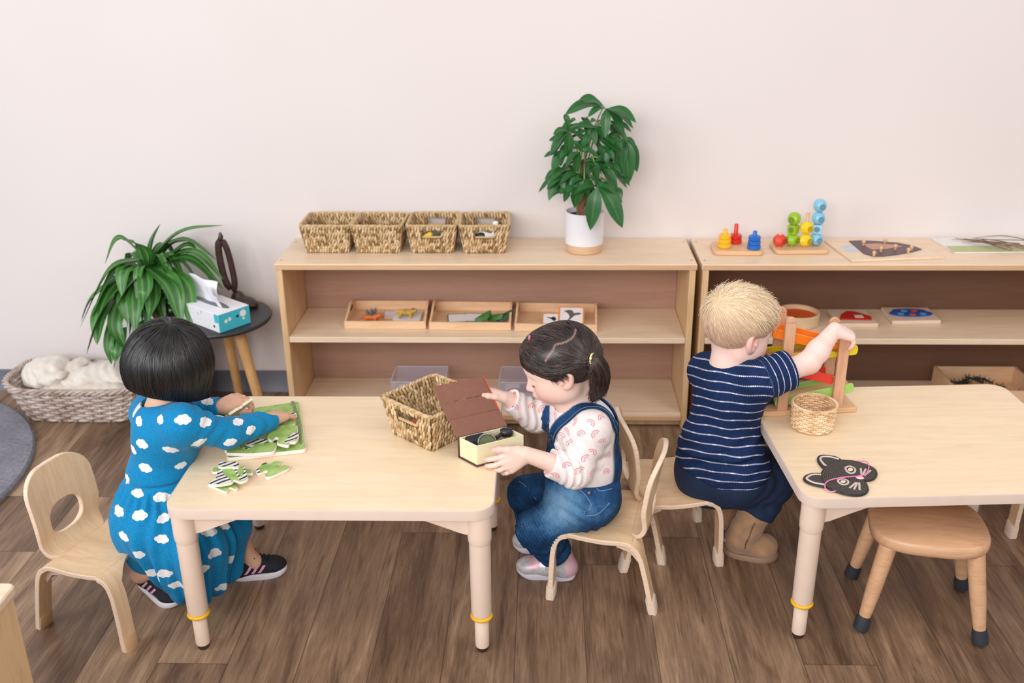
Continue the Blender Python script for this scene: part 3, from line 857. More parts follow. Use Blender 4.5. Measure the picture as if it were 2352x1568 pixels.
    MB().lathe([(.0785, .270), (.03, .274)], 24, root).build('soil', M_soil, t, world=True)
dracaena()
def money_tree():
    c = Vector((.115, 2.868, .527))
    t = thing('potted_tree', 'bushy money tree in a white pot on top of the long shelf', 'plant', c)
    MB().lathe([(.0535, .024), (.0565, .026), (.0570, .120), (.0545, .1215), (.0525, .118), (.0525, .105), (.01, .105)], 40, c, capb=True).build('pot', M_potw, t, world=True)
    MB().lathe([(.050, 0), (.0535, .002), (.0545, .022), (.053, .025)], 40, c).build('pot_base', wood('pot_base_wood', (214, 176, 138), (200, 160, 122), None, (3, 3, 20)), t, world=True)
    MB().lathe([(.0523, .1055), (.02, .110), (.004, .109)], 30, c).build('soil', M_soil, t, world=True)
    tr = MB()
    for k in range(4):
        ph = k*PI/2; pts = []
        for i in range(26):
            u = i/25; a = ph+u*5.2; r_ = .0115+.004*math.sin(u*9+ph)
            pts.append((c.x-.006+r_*math.cos(a), c.y+r_*math.sin(a), c.z+.10+u*.17))
        tr.tube(pts, [.0105-.003*(i/25) for i in range(26)], 9)
    tr.build('trunk', M_bark, t, world=True)
    z = lambda x, y, d: at(1180+x/3.7326, 200+y/3.7326, d)
    C = [((790, 185), -.045, [(635, 258), (785, 438), (948, 418), (1024, 354), (1050, 304), (600, 128)]),
         ((480, 385), -.07, [(336, 405), (314, 578), (470, 618), (560, 330), (432, 232), (700, 345), (600, 470)]),
         ((770, 165), .0, [(440, 236), (560, 110)]),
         ((570, 555), -.085, [(728, 600), (532, 735), (438, 696), (640, 470), (500, 470)]),
         ((722, 850), -.09, [(657, 1226), (932, 1206), (510, 922), (890, 925), (640, 770)]),
         ((950, 430), -.02, [(905, 735), (1058, 728), (985, 830), (800, 430), (1050, 560)]),
         ((742, 700), -.075, [(886, 812), (888, 922), (610, 672), (630, 752), (850, 690)]),
         ((560, 740), -.05, [(522, 1036), (486, 930), (430, 985), (400, 820), (640, 830)]),
         ((410, 735), -.02, [(300, 972), (288, 880), (330, 690), (425, 900), (520, 700)]),
         ((850, 480), -.04, [(770, 570), (885, 664), (790, 660), (930, 520), (720, 470)]),
         ((430, 540), -.03, [(322, 690), (345, 745), (400, 680), (520, 640)]),
         ((690, 330), -.02, [(620, 440), (760, 450), (850, 360), (720, 520), (590, 330)]),
         ((620, 620), .02, [(700, 760), (800, 740), (560, 800), (480, 760)]),
         ((800, 580), .04, [(840, 720), (900, 700), (740, 720), (700, 600)]),
         ((605, 790), -.075, [(520, 905), (690, 905), (560, 985), (640, 950), (470, 860)]), ((690, 640), -.085, [(790, 745), (610, 750), (720, 800), (590, 660), (800, 655)]),
         ((880, 860), -.06, [(905, 1020), (925, 960)])]
    lv = MB(); ac = []; pet = MB(); rg = random.Random(4)
    prof = lambda u: (math.sin(PI*min(1, u)**1.25))**.85 if 0 < u < 1 else 0
    top = Vector((c.x-.004, c.y, c.z+.265))
    for (cx, cy), dy, tips in C:
        b = z(cx, cy, c.y+dy)
        h = top+Vector((0, 0, rg.uniform(-.07, .06)))
        pet.tube(curve([h, h.lerp(b, .5)+Vector((0, 0, .02)), b], 10), [.0022]*11, 6)
        for tx, ty in tips:
            e = z(tx, ty, c.y+dy+rg.uniform(-.035, .02)); e.y = min(e.y, 2.985)
            ln = (e-b).length; m_ = b.lerp(e, .5)+Vector((0, -.004, .10*ln+.006))
            leaf_strip(lv, [b, m_, e], max(.018, ln*.36), .10, 12, ac, prof=prof, m=6, twist=rg.uniform(-.15, .15), up0=(0, -.5, .86))
    for k in range(84):   # darker inner leaves between the clusters
        a = rg.uniform(0, 2*PI); r_ = rg.uniform(.03, .085); zz = c.z+rg.uniform(.20, .40)
        b = Vector((c.x+.9*r_*math.cos(a), c.y-.01+.7*r_*math.sin(a), zz)); d = Vector((math.cos(a), math.sin(a)*.6, rg.uniform(-1.2, -.1)))*rg.uniform(.045, .07)
        e = b+d; e.y = min(e.y, 2.985)
        leaf_strip(lv, [b, b.lerp(e, .5)+Vector((0, 0, .008)), e], rg.uniform(.018, .026), .1, 8, ac, prof=prof, m=6, up0=(0, -.5, .86))
    lv.at['across'] = ac; lv.build('leaves', M_pach, t, world=True, smooth=180, fixn=False)
    pet.build('petioles', M_stem, t, world=True)
money_tree()

# ================================================================== willow basket with blankets, side table, tissue box, carving
def willow(name, label, loc, rot, path, rows, H, n_up, mat, cat='basket', r=.0026, amp=.0034, rimr=.005, base=.9):
    """path(a, v) -> point on the wall at turn a (0..1) and height v (0..1)"""
    t = thing(name, label, cat, loc, rot)
    def nrm(a, v):
        d = path(a+.004, v)-path(a-.004, v); return Vector((d.y, -d.x, 0)).normalized()
    b = MB(); K = n_up*6
    for i in range(rows):
        v = (i+.5)/rows; pts = []
        for k in range(K):
            a = k/K; pts.append(path(a, v)+nrm(a, v)*(amp*math.cos(PI*n_up*a+PI*i)))
        b.tube(pts, r, 6, closed=True, flat=[H/rows/2/r*1.04]*K, up=(0, 0, 1))
    b.build('weave', mat, t, smooth=180)
    s_ = MB()
    for k in range(n_up): s_.tube([path((k+.5*0)/n_up, v/6) for v in range(7)], r*.9, 6)
    s_.build('uprights', mat, t, smooth=180)
    rm = MB()
    for j in range(3):
        pts = []
        for k in range(K):
            a = k/K; an = 2*PI*(n_up//2)*a+j*2.1
            pts.append(path(a, 1)+nrm(a, 1)*(rimr*.8*math.cos(an))+Vector((0, 0, rimr*.7*math.sin(an)+rimr*.4)))
        rm.tube(pts, rimr*.62, 6, closed=True)
    rm.build('rim', mat, t, smooth=180)
    bo = MB(); m = 40; vs = [path(k/m, .02)*1.0 for k in range(m)]
    bo.add([(p.x, p.y, .002) for p in vs]+[(p.x, p.y, .006) for p in vs], [tuple(range(m-1, -1, -1)), tuple(range(m, 2*m))]+[(k, (k+1) % m, m+(k+1) % m, m+k) for k in range(m)])
    bo.build('base', mat, t)
    return t
def rr_path(w0, d0, w1, d1, rad, H, lift=0):
    def p(a, v):
        w_, d = w0+(w1-w0)*v, d0+(d1-d0)*v; a = a % 1; t_ = a*2*PI
        c, s = math.cos(t_), math.sin(t_); q = 1/(abs(c)**5+abs(s)**5)**.2
        return Vector((w_/2*c*q, d/2*s*q, .004+v*H+lift*v*abs(c*q)**6))
    return p
def willow_mat(name, cs):
    t = NT(name, .65, .3); v = t.coord(); f = t.noise(v, 40, 4); g = t.noise(v, 9, 2)
    t.color(t.ramp(t.math('MULTIPLY_ADD', f, .6, t.math('MULTIPLY', g, .4)), [(.35, lin(cs[0])), (.5, lin(cs[1])), (.66, lin(cs[2]))])); return t.m
willow('willow_basket', 'wide grey willow basket full of cream blankets on the floor', (-1.463, 2.835, 0), R(-1), rr_path(.335, .17, .43, .235, .05, .112, .02), 11, .112, 44,
       willow_mat('grey_willow', [(140, 118, 104), (186, 168, 158), (214, 200, 194)]), r=.0042, amp=.0045, rimr=.0075)
def blanket(label, cs, seed, mat):
    lo = np.array([-1.70, 2.69, .02]); hi = np.array([-1.24, 2.98, .26]); F = Field(lo, hi, .0035)
    for c, r, ax in cs: F.ell(c, r, .018, M=rotm(ax, (0, 0, 1)))
    F.disp(lambda x, y, z: .0045*np.sin((x*.7+z*1.1+.02*np.sin(y*60+seed))*95+seed)*np.sin(y*23+seed)+.0016*np.sin(x*210+z*160+seed), .02)
    V, Fc = F.mesh(); o = np_obj('blanket', relax(V, Fc, 2), Fc, mat); return tag(o, label, 'blanket', 'blankets in the willow basket')
M_cream = plain('cream_knit', (226, 216, 206), .95, .05, 160, .1, bump=.3, sheen=.3); M_cream2 = plain('off_white_knit', (216, 204, 192), .95, .06, 160, .1, bump=.3, sheen=.3)
blanket('cream blanket folded over the left end of the willow basket', [((-1.595, 2.86, .135), (.075, .07, .035), (1, -.3, .25)), ((-1.575, 2.81, .12), (.095, .040, .022), (1, -.45, .35))], 1, M_cream)
blanket('off-white blanket bundled in the middle of the willow basket', [((-1.52, 2.865, .125), (.07, .045, .026), (1, .45, .5)), ((-1.45, 2.89, .10), (.09, .06, .04), (1, .2, .2))], 2.2, M_cream2)
blanket('thick cream blanket rolled toward the right side of the willow basket', [((-1.435, 2.815, .130), (.105, .05, .030), (1, .25, .28)), ((-1.355, 2.83, .118), (.06, .06, .040), (1, 0, -.15))], 4.1, M_cream)
blanket('frayed cream throw tucked in at the front right of the willow basket', [((-1.36, 2.775, .105), (.075, .03, .024), (1, -.1, 0)), ((-1.49, 2.775, .100), (.09, .03, .024), (1, 0, .02))], 5.5, M_cream2)

def side_table():
    t = thing('side_table', 'round black-topped side table with pale wooden legs by the wall', 'table', (-.985, 2.772, 0))
    blk = plain('black_tabletop', (46, 48, 52), .45, .05)
    MB().lathe([(.148, .334), (.157, .338), (.160, .345), (.158, .350), (.150, .352)], 64).build('tabletop', blk, t)
    MB().lathe([(.055, .308), (.10, .316), (.105, .335)], 32).build('under_plate', blk, t)
    lw = wood('side_table_leg', (212, 166, 112), (198, 150, 96), (184, 136, 84), (10, 10, 1.2), 5)
    for a in (-25, 95, 215):
        c, s = math.cos(R(a)), math.sin(R(a))
        MB().tube([(.072*c, .072*s, .33), (.145*c, .145*s, .0)], [.0185, .0125], 18).build('leg', lw, t)
side_table()
def tissue_box():
    t = thing('tissue_box', 'white and turquoise tissue box on the round black table', 'tissue box', (-.985, 2.735, .3525), R(-37.5))
    L, W_, H = .215, .108, .056
    nt = NT('printed_card', .5, .3); tc = nt.n('ShaderNodeTexCoord'); sp = nt.n('ShaderNodeSeparateXYZ'); nt.l(tc.outputs['Object'], sp.inputs[0])
    # the end and part of the front are turquoise, the rest white with pale blue marks
    end = nt.math('GREATER_THAN', sp.outputs[0], L/2-.0015)
    topm = nt.math('GREATER_THAN', sp.outputs[2], H-.001)
    corner = nt.math('MULTIPLY', nt.math('GREATER_THAN', sp.outputs[0], L/2-.021), nt.math('GREATER_THAN', sp.outputs[2], H*.52))
    turq = nt.math('MULTIPLY', nt.math('MAXIMUM', end, corner), nt.math('SUBTRACT', 1.0, topm))
    nz = nt.noise(nt.coord((1, 1, 1)), 42, 1)
    marks = nt.math('MULTIPLY', nt.math('GREATER_THAN', nz, .66), nt.math('SUBTRACT', 1.0, topm))
    base = nt.mix(marks, lin((236, 234, 238)), lin((176, 206, 230)))
    nt.color(nt.mix(turq, base, lin((72, 190, 208))))
    MB().box((0, 0, H/2), (L, W_, H)).build('box', nt.m, t, bevel=.0012)
    wht = plain('print_white', (238, 238, 240), .6); dk = plain('print_navy', (28, 40, 60), .6)
    for y, z, r_, m in ((-.030, .030, .0055, wht), (-.017, .033, .0055, wht), (.010, .034, .0045, dk), (.030, .038, .0105, wht), (.030, .022, .004, wht)):
        MB().lathe([(r_, 0), (r_, .0004)], 20, (L/2+.0001, y, z), M=Matrix(((0, 0, 1), (1, 0, 0), (0, 1, 0)))).build('printed_spot', m, t)
    MB().lathe([(.004, 0), (.004, .0004)], 16, (.083, -W_/2-.0001, .016), M=Matrix(((1, 0, 0), (0, 0, -1), (0, 1, 0)))).build('printed_spot', dk, t)
    o = [(.085*math.cos(a*PI/18), .016*math.sin(a*PI/18)) for a in range(36)]
    MB().prism(o, H+.0001, H+.0006).build('opening', plain('slot_shadow', (120, 122, 130), .8), t)
    paper = plain('tissue_paper', (238, 237, 242), .9, .01, 60, .1)
    b = MB()
    def s1(u, v):
        x = -.082+.108*u; y = .003*math.sin(u*7)+.012*v+.004*math.sin(v*4+u*2); return (x-.035*v*(1-u), y, H-.002+.066*v+.002*math.sin(u*9))
    def s2(u, v):
        x = .004+.064*u; y = -.004+.006*math.sin(u*4+1)-.020*v; return (x+.030*v*u+.004*v, y-.016*u*v, H-.002+.060*v-.012*u*v+.002*math.sin(u*8))
    b.grid(s1, 18, 10, thick=.0012); b.grid(s2, 14, 10, thick=.0012)
    b.build('tissue', paper, t, smooth=180)
tissue_box()
def carving():
    t = thing('wooden_carving', 'tall dark wooden carving standing behind the tissue box', 'sculpture', (-.930, 2.855, .3525))
    m = wood('dark_carving', (66, 44, 38), (48, 32, 28), (34, 22, 20), (3, 3, 10), 8, .35, .5)
    z = lambda x, y: at(400+x/4.9, 500+y/4.9, 2.855)
    lf = [z(*p) for p in ((530, 250), (500, 300), (505, 400), (530, 540), (575, 700), (630, 810))]
    rt = [z(*p) for p in ((540, 250), (575, 310), (615, 420), (650, 560), (680, 720), (672, 830))]
    b = MB(); b.tube(curve(lf, 24), [.004]+[.0085]*22+[.006, .005], 12, flat=1.3); b.tube(curve(rt, 24), [.004]+[.0075]*22+[.006, .005], 12, flat=1.3)
    b.tube([z(520, 240), z(525, 205), z(515, 165)], [.008, .007, .003], 10)
    b.build('figure', m, t, world=True)
    F = Field((-.99, 2.80, .345), (-.84, 2.92, .42), .0025); c = np.array(z(760, 960)); 
    F.ell((-.925, 2.850, .367), (.036, .026, .018)); F.ell((-.944, 2.855, .380), (.020, .020, .022)); F.ell((-.896, 2.842, .361), (.018, .018, .012))
    F.half((0, 0, .353), (0, 0, -1), .002)
    V, Fc = F.mesh(); np_obj('base', V, Fc, m, t)
carving()

# ================================================================== toys on top of the right shelf
ZT = .5275
def ring(label, mat, loc, r, h, group):
    b = MB().lathe([(r*.35, 0), (r-.002, 0), (r, .002), (r, h-.002), (r-.002, h), (r*.35, h)], 28, capb=False, capt=False)
    b.lathe([(r*.35, h), (r*.35, 0)], 28, capb=False, capt=False)
    return single('stacking_ring', b, mat, label, 'toy ring', loc, 0, group)
def peg_board():
    t = thing('peg_board', 'small wooden peg board with yellow, red and blue pegs on the right shelf', 'toy', (.567, 2.862, ZT), R(-2))
    bw_ = wood('toy_beech', (226, 184, 142), (214, 170, 128), None, (2, 14, 14), 5)
    MB().prism(rrect(.145, .105, .018, 6), 0, .013, bev=.003).build('base', bw_, t)
    cl = {'yellow': (244, 184, 34), 'red': (222, 46, 34), 'blue': (24, 104, 196)}
    nm = ('lowest', 'middle', 'topmost')
    for c, (x, y), n, top in (('yellow', (-.038, -.010), 3, .070), ('red', (.000, .036), 2, .072), ('blue', (.046, -.022), 3, .068)):
        m = plain('toy_paint_'+c, cl[c], .3, .02)
        MB().lathe([(.0062, .010), (.0062, top-.002), (.0045, top)], 16, (x, y, 0)).build('peg', m, t)
        p = t.location+Matrix.Rotation(R(-2), 3, 'Z')@Vector((x, y, 0)); ex = .0
        for k in range(n):
            w_ = nm[k] if n == 3 else ('lower', 'upper')[k]
            ring(f'{w_} {c} ring on the {c} peg of the small peg board', m, (p.x, p.y, ZT+.0135+ex+k*.0132), .0195-.001*k, .013, 'rings on the peg board')
peg_board()
def bead(name, kind, label, mat, hole, loc, rot):
    t = thing(name, label, 'toy bead', loc, rot, 'beads on the bead stacker')
    b = MB()
    if kind == 'nut': b.ell((0, 0, 0), (.0205, .0205, .0195), 8, 6)
    else: b.box((0, 0, 0), (.026, .026, .026))
    b.build('body', mat, t, smooth=0, bevel=.0015)
    rr = .0195 if kind == 'nut' else .0132
    MB().lathe([(.0085, 0), (.0085, .0012)], 20, (0, -rr+.0008, 0), M=Matrix(((1, 0, 0), (0, 0, -1), (0, 1, 0)))).build('hole', hole, t)
    return t
def bead_stacker():
    t = thing('bead_stacker', 'wooden stacker with four rods of coloured faceted beads on the right shelf', 'toy', (.752, 2.872, ZT), R(2))
    bw_ = MATS['toy_beech']
    MB().prism(rrect(.158, .10, .016, 6), 0, .012, bev=.003).build('base', bw_, t)
    spec = [('red', (-.060, -.008), .055, [('nut', (226, 66, 46))]), ('green', (-.022, -.002), .108, [('nut', (150, 190, 36)), ('cube', (150, 190, 36)), ('nut', (150, 190, 36))]),
            ('yellow', (.015, -.006), .115, [('nut', (246, 208, 28)), ('nut', (246, 208, 28))]), ('blue', (.050, .004), .150, [('nut', (134, 196, 226)), ('cube', (160, 212, 236)), ('nut', (134, 196, 226)), ('nut', (140, 200, 230))])]
    words = {1: ('only',), 2: ('lower', 'upper'), 3: ('lowest', 'middle', 'topmost'), 4: ('lowest', 'second', 'third', 'topmost')}
    rg = random.Random(2)
    for c, (x, y), h, bs in spec:
        MB().lathe([(.0052, .01), (.0052, h-.002), (.004, h)], 14, (x, y, 0)).build('rod', bw_, t)
        z = .012
        for k, (kd, col) in enumerate(bs):
            hgt = .039 if kd == 'nut' else .027
            z += hgt/2
            p = t.location+Vector((x, y, z)); m = plain(f'bead_{c}_{kd}', col, .35, .02)
            hol = plain(f'bead_hole_{c}', (20, 120, 200) if (c == 'blue' and k == 2) else tuple(int(q*.72) for q in col), .5)
            bead('toy_bead', kd, f'{words[len(bs)][k]} bead on the {c} rod of the bead stacker', m, hol, p, rg.uniform(-.8, .8))
            z += hgt/2-.001
bead_stacker()
def fish_puzzle():
    t = thing('knob_puzzle', 'pale board with a purple-brown knobbed shape lying on the right shelf', 'puzzle', (1.0, 2.868, ZT))
    b = MB().prism([(p.x-1.0, p.y-2.868) for p in [at(1956, 600, z=.53), at(2168, 592, z=.53), at(2075, 549, z=.53), at(1893, 554, z=.53)]], 0, .006, bev=.001)
    b.build('board', W_top, t)
    dk = wood('purple_wood', (98, 76, 84), (80, 62, 72), None, (4, 12, 12), 5); og = wood('puzzle_orange', (196, 150, 122), (176, 128, 104), None, (4, 12, 12), 5)
    f = [at(*p, z=.534) for p in ((1950, 554), (1982, 553), (2020, 555), (2060, 558), (2096, 565), (2117, 573), (2095, 579), (2062, 585), (2030, 589), (2006, 589), (1984, 583), (1970, 571))]
    MB().prism([(p.x-1.0, p.y-2.868) for p in f][::-1], .0061, .0085).build('puzzle_shape', dk, t)
    g = [at(*p, z=.5365) for p in ((1985, 560), (2015, 559), (2052, 562), (2075, 566), (2040, 571), (2004, 573), (1990, 567))]
    MB().prism([(p.x-1.0, p.y-2.868) for p in g][::-1], .0086, .0094).build('puzzle_piece', og, t)
    for q in ((1984, 556), (2033, 552), (2024, 571), (2057, 566), (2008, 581), (2087, 574), (2094, 568)):
        p = at(*q, z=.545); MB().lathe([(.0035, .0085), (.0035, .014), (.0052, .016), (.0055, .021), (.004, .0235)], 14, (p.x-1.0, p.y-2.868, 0)).build('knob', MATS['toy_beech'], t)
    pr = [at(*p, z=.5345) for p in ((1928, 565), (1958, 562), (1972, 575), (1952, 579))]
    MB().prism([(p.x-1.0, p.y-2.868) for p in pr][::-1], .0061, .0066).build('printed_patch', plain('pale_blue_print', (196, 204, 214), .6, .1), t)
fish_puzzle()
def sheet():
    t = thing('picture_sheet', 'white picture sheet with a green strip at the right end of the shelf', 'sheet', (1.32, 2.92, ZT))
    c = [at(*p, z=.531) for p in ((2192, 579), (2420, 577), (2400, 541), (2138, 546))]
    MB().prism([(p.x-1.32, min(p.y, 2.99)-2.92) for p in c], 0, .0035).build('paper', plain('sheet_paper', (232, 228, 226), .5), t)
    c = [at(*p, z=.5325) for p in ((2190, 578), (2418, 576), (2405, 562), (2172, 564))]
    MB().prism([(p.x-1.32, p.y-2.92) for p in c], .0036, .0042).build('green_strip', plain('sheet_green', (184, 190, 142), .6), t)
    tw = plain('dry_twig', (128, 106, 84), .8, .15); rg = random.Random(9)
    tt = thing('dry_twigs', 'spray of dry twigs lying on the white picture sheet', 'twigs', (1.32, 2.90, ZT+.006))
    for k in range(13):
        a = at(2180+rg.uniform(0, 60), 546+rg.uniform(0, 10), z=.536); e = at(2352+rg.uniform(-60, 60), 560+rg.uniform(-12, 16), z=.545)
        m_ = a.lerp(e, .5)+Vector((0, rg.uniform(-.01, .01), rg.uniform(.002, .012)))
        MB().tube(curve([a, m_, e], 8), [.0006+.0012*i/8 for i in range(9)], 5).build('twig', tw, tt, world=True)
sheet()

# ================================================================== inside the long shelf: trays and their contents
ZM = .2985
TRAY = wood('tray_beech', (234, 196, 158), (224, 184, 145), (214, 172, 132), (2, 14, 14), 5, .4)
def tray(label, x, y, rot, wdt=.248, dep=.165):
    t = thing('wooden_tray', label, 'tray', (x, y, ZM), rot, 'wooden trays on the middle shelf'); T = .007
    MB().box((0, 0, .003), (wdt-.004, dep-.004, .005)).build('floor_panel', TRAY, t)
    MB().box((0, -dep/2+T/2, .0125), (wdt, T, .025)).build('front_wall', TRAY, t, bevel=.001)
    MB().box((0, dep/2-T/2, .0165), (wdt, T, .033)).build('rear_wall', TRAY, t, bevel=.001)
    for s in (-1, 1):
        o = [(-dep/2+T, 0), (dep/2-T, 0), (dep/2-T, .033)]+[(.03+.02*math.cos(a*PI/12)*0+(-.0+.045-.09*a/12), .040+.012*math.sin(PI*a/12)) for a in range(13)]+[(-dep/2+T, .0255)]
        h = [(.028*math.cos(a*PI/12), .0345+.0065*math.sin(a*PI/12)) for a in range(24)]
        MB().prism(o, -T/2, T/2, fn=lambda p, s=s: (s*(wdt/2-T/2)+p.z, p.x, p.y), bev=.001).build('end_wall', TRAY, t)
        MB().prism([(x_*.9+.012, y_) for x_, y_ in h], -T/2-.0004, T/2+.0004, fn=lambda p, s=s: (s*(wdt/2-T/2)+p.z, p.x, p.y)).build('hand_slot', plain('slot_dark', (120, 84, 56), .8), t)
    return t
tray('left wooden tray on the middle shelf holding orange and yellow toy animals', -.486, 2.882, 0)
tray('middle wooden tray on the middle shelf holding green leaf shapes', -.226, 2.874, R(-1))
tray('right wooden tray on the middle shelf holding bird picture cards', .034, 2.862, R(-2))
def card(label, c, w_, h, lean, rot, frame, shapes, group):
    """picture card: frame colour, printed shapes as (outline points, material)"""
    t = thing('picture_card', label, 'card', c, rot, group)
    M = Matrix.Rotation(lean, 3, 'X')
    def f(p): return tuple(M@Vector(p))
    MB().prism(rrect(w_, h, .004, 3), 0, .002, fn=lambda p: f((p.x, p.y+h/2, p.z))).build('frame', frame, t)
    MB().prism(rrect(w_*.88, h*.86, .003, 3), .0021, .0026, fn=lambda p: f((p.x, p.y+h/2, p.z))).build('picture', plain('card_white', (228, 222, 224), .6), t)
    for o, m in shapes:
        MB().prism([(x*w_, y*h) for x, y in o], .0027, .0031, fn=lambda p: f((p.x, p.y+h/2, p.z))).build('print', m, t)
    return t
ORF = plain('orange_card', (222, 142, 72), .5); GRF = plain('green_card', (48, 124, 78), .5); PRT = plain('grey_print', (96, 86, 84), .6, .25, 60); PRT2 = plain('black_print', (40, 38, 40), .6)
WHF = plain('white_card', (230, 226, 224), .5)
def blobo(pts): return pts
heron = [(-.30, .22), (-.12, .30), (.02, .28), (.10, .12), (.28, .16), (.40, .10), (.30, .04), (.12, -.02), (.05, -.12), (-.10, -.32), (-.16, -.34), (-.06, -.10), (-.12, .06), (-.20, .16)]
crow = [(-.34, .22), (-.16, .12), (.06, .12), (.14, .2), (.28, .14), (.34, -.02), (.26, -.22), (.12, -.16), (.02, -.02), (-.14, .04)]
card('large orange-edged picture card of a wading bird leaning in the right tray', (.078, 2.825, ZM+.007), .078, .060, R(42), R(-4), ORF, [(heron, PRT)], 'bird cards')
card('small orange-edged card of a dark bird beside the wading bird card', (.016, 2.822, ZM+.007), .050, .040, R(36), R(-2), ORF, [(crow, PRT2)], 'bird cards')
card('white picture card lying under the yellow toy animal in the left tray', (-.428, 2.848, ZM+.0065), .085, .060, R(12), R(-3), WHF, [], 'tray cards')
card('orange-edged card lying beside the orange toy in the left tray', (-.478, 2.862, ZM+.0065), .045, .055, R(8), R(6), ORF, [], 'tray cards')
card('left green-edged card lying in the middle tray', (-.268, 2.838, ZM+.0065), .060, .050, R(10), R(8), GRF, [], 'leaf cards')
card('right green-edged card lying in the middle tray', (-.222, 2.843, ZM+.0065), .062, .050, R(10), R(-3), GRF, [], 'leaf cards')
M_or = plain('toy_orange', (206, 104, 40), .5, .15); M_gy = plain('toy_slate', (94, 98, 100), .5, .1)
def toy_animal(label, c, col, col2, horns):
    t = thing('toy_animal', label, 'toy', c); c = np.array(c)
    F = Field(c-.06, c+.07, .0018)
    F.ell(c+(0, 0, .017), (.024, .011, .010)); F.ell(c+(.026, 0, .022), (.010, .007, .007), .008)
    for dx in (-.016, .014):
        for dy in (-.007, .007): F.cap(c+(dx, dy, .015), c+(dx*1.15, dy*1.2, .001), .0042, .0034, .004)
    F.cap(c+(-.022, 0, .020), c+(-.034, 0, .012), .004, .002, .005)
    V, Fc = F.mesh(); np_obj('body', V, Fc, col, t)
    for k, (dx, dy, h) in enumerate(horns):
        MB().tube(curve([c+(dx*.6, dy, .020), c+(dx, dy, .02+h*.6), c+(dx*1.15, dy, .02+h)], 6), [.005, .005, .0055, .005, .0045, .003, .001], 8).build('horn', col2, t, world=True)
toy_animal('orange toy creature with grey upright horns in the left tray', (-.535, 2.842, ZM+.006), M_or, M_gy, [(-.010, 0, .022), (.004, -.004, .027), (.014, .003, .026)])
toy_animal('yellow and brown four-legged toy animal standing in the left tray', (-.428, 2.852, ZM+.018), plain('toy_mustard', (196, 158, 66), .5, .3, 60), plain('toy_umber', (130, 84, 52), .5), [(.024, 0, .010)])
M_lf = plain('green_cutout', (58, 112, 48), .5, .2, 60); M_lf2 = plain('dark_green_cutout', (40, 78, 52), .5, .2, 60)
for k, (x, y, m, lab) in enumerate(((-.190, 2.84, M_lf, 'broad green leaf shape at the left of the middle tray pile'), (-.152, 2.846, M_lf, 'green leaf shape between two others in the middle tray'), (-.124, 2.848, M_lf2, 'darkest green leaf shape at the right of the middle tray'))):
    b = MB(); L_ = .05
    def g(u, v, k=k):
        w_ = .034*math.sin(PI*max(.02, min(.98, u)))**.7; return ((u-.5)*L_, (v-.5)*w_, .004+.022*u*(1 if k != 1 else .7)+.008*math.cos((v-.5)*5))
    b.grid(g, 14, 8, thick=.003); single('leaf_shape', b, m, lab, 'toy leaf', (x, y, ZM+.010), R((20, -25, 15)[k]), 'leaf shapes in the tray', smooth=60)
# lower shelf: clear acrylic trays
ZL = .0525
def acrylic_mat():
    t = NT('clear_acrylic', .08, .5); t.color(lin((214, 206, 222))); t.b.inputs['Alpha'].default_value = .26; t.b.inputs['IOR'].default_value = 1.49; return t.m
M_acr = acrylic_mat()
def acrylic(label, x, y, rot):
    t = thing('acrylic_tray', label, 'tray', (x, y, ZL), rot, 'clear trays on the lower shelf'); wd, dp, h = .172, .125, .060
    MB().box((0, 0, .0015), (wd, dp, .003)).build('base', M_acr, t)
    for s in (-1, 1):
        MB().box((s*(wd/2-.0015), 0, h/2), (.003, dp, h)).build('end_wall', M_acr, t)
        MB().box((0, s*(dp/2-.0015), h/2), (wd-.006, .003, h)).build('side_wall', M_acr, t)
    rim = plain('acrylic_rim', (226, 220, 230), .2, .02)
    b = MB()
    for s in (-1, 1): b.box((s*(wd/2-.0015), 0, h+.0006), (.0034, dp, .0012)); b.box((0, s*(dp/2-.0015), h+.0006), (wd, .0034, .0012))
    b.build('polished_edge', rim, t)
    return t
acrylic('left clear acrylic tray with white paper on the lower shelf', -.398, 2.880, 0)
acrylic('right clear acrylic tray with dark red leaves on the lower shelf', -.058, 2.880, R(-1))
single('paper_sheet', MB().box((0, 0, .0008), (.140, .095, .0012)), plain('paper', (232, 228, 228), .7), 'white paper lying in the left clear acrylic tray', 'paper', (-.400, 2.880, ZL+.0032), .05)
single('magnifier_ring', MB().tube([(.028*math.cos(a*PI/20), .028*math.sin(a*PI/20), .004) for a in range(40)], .004, 8, closed=True), M_blk, 'dark ring lying on white paper in the left clear tray', 'ring', (-.378, 2.872, ZL+.0046))
single('paper_sheet', MB().box((0, 0, .0008), (.140, .095, .0012)), MATS['paper'], 'white paper lying in the right clear acrylic tray', 'paper', (-.058, 2.880, ZL+.0032), -.05)
M_dr = plain('dried_red', (112, 44, 46), .8, .3, 70)
lump('dried_flower', M_dr, 'dark red dried flower head in the right clear tray', 'dried flower', (-.052, 2.862, .078), (.024, .018, .017), 3, .9, extra=[((.022, .006, -.006), (.018, .015, .013)), ((-.02, .004, -.008), (.014, .012, .010))])
lump('bark_piece', plain('ochre_bark', (150, 104, 58), .8, .2, 70), 'tan piece of bark beside the red flower in the clear tray', 'bark', (-.100, 2.858, .066), (.022, .014, .008), 5, .6)

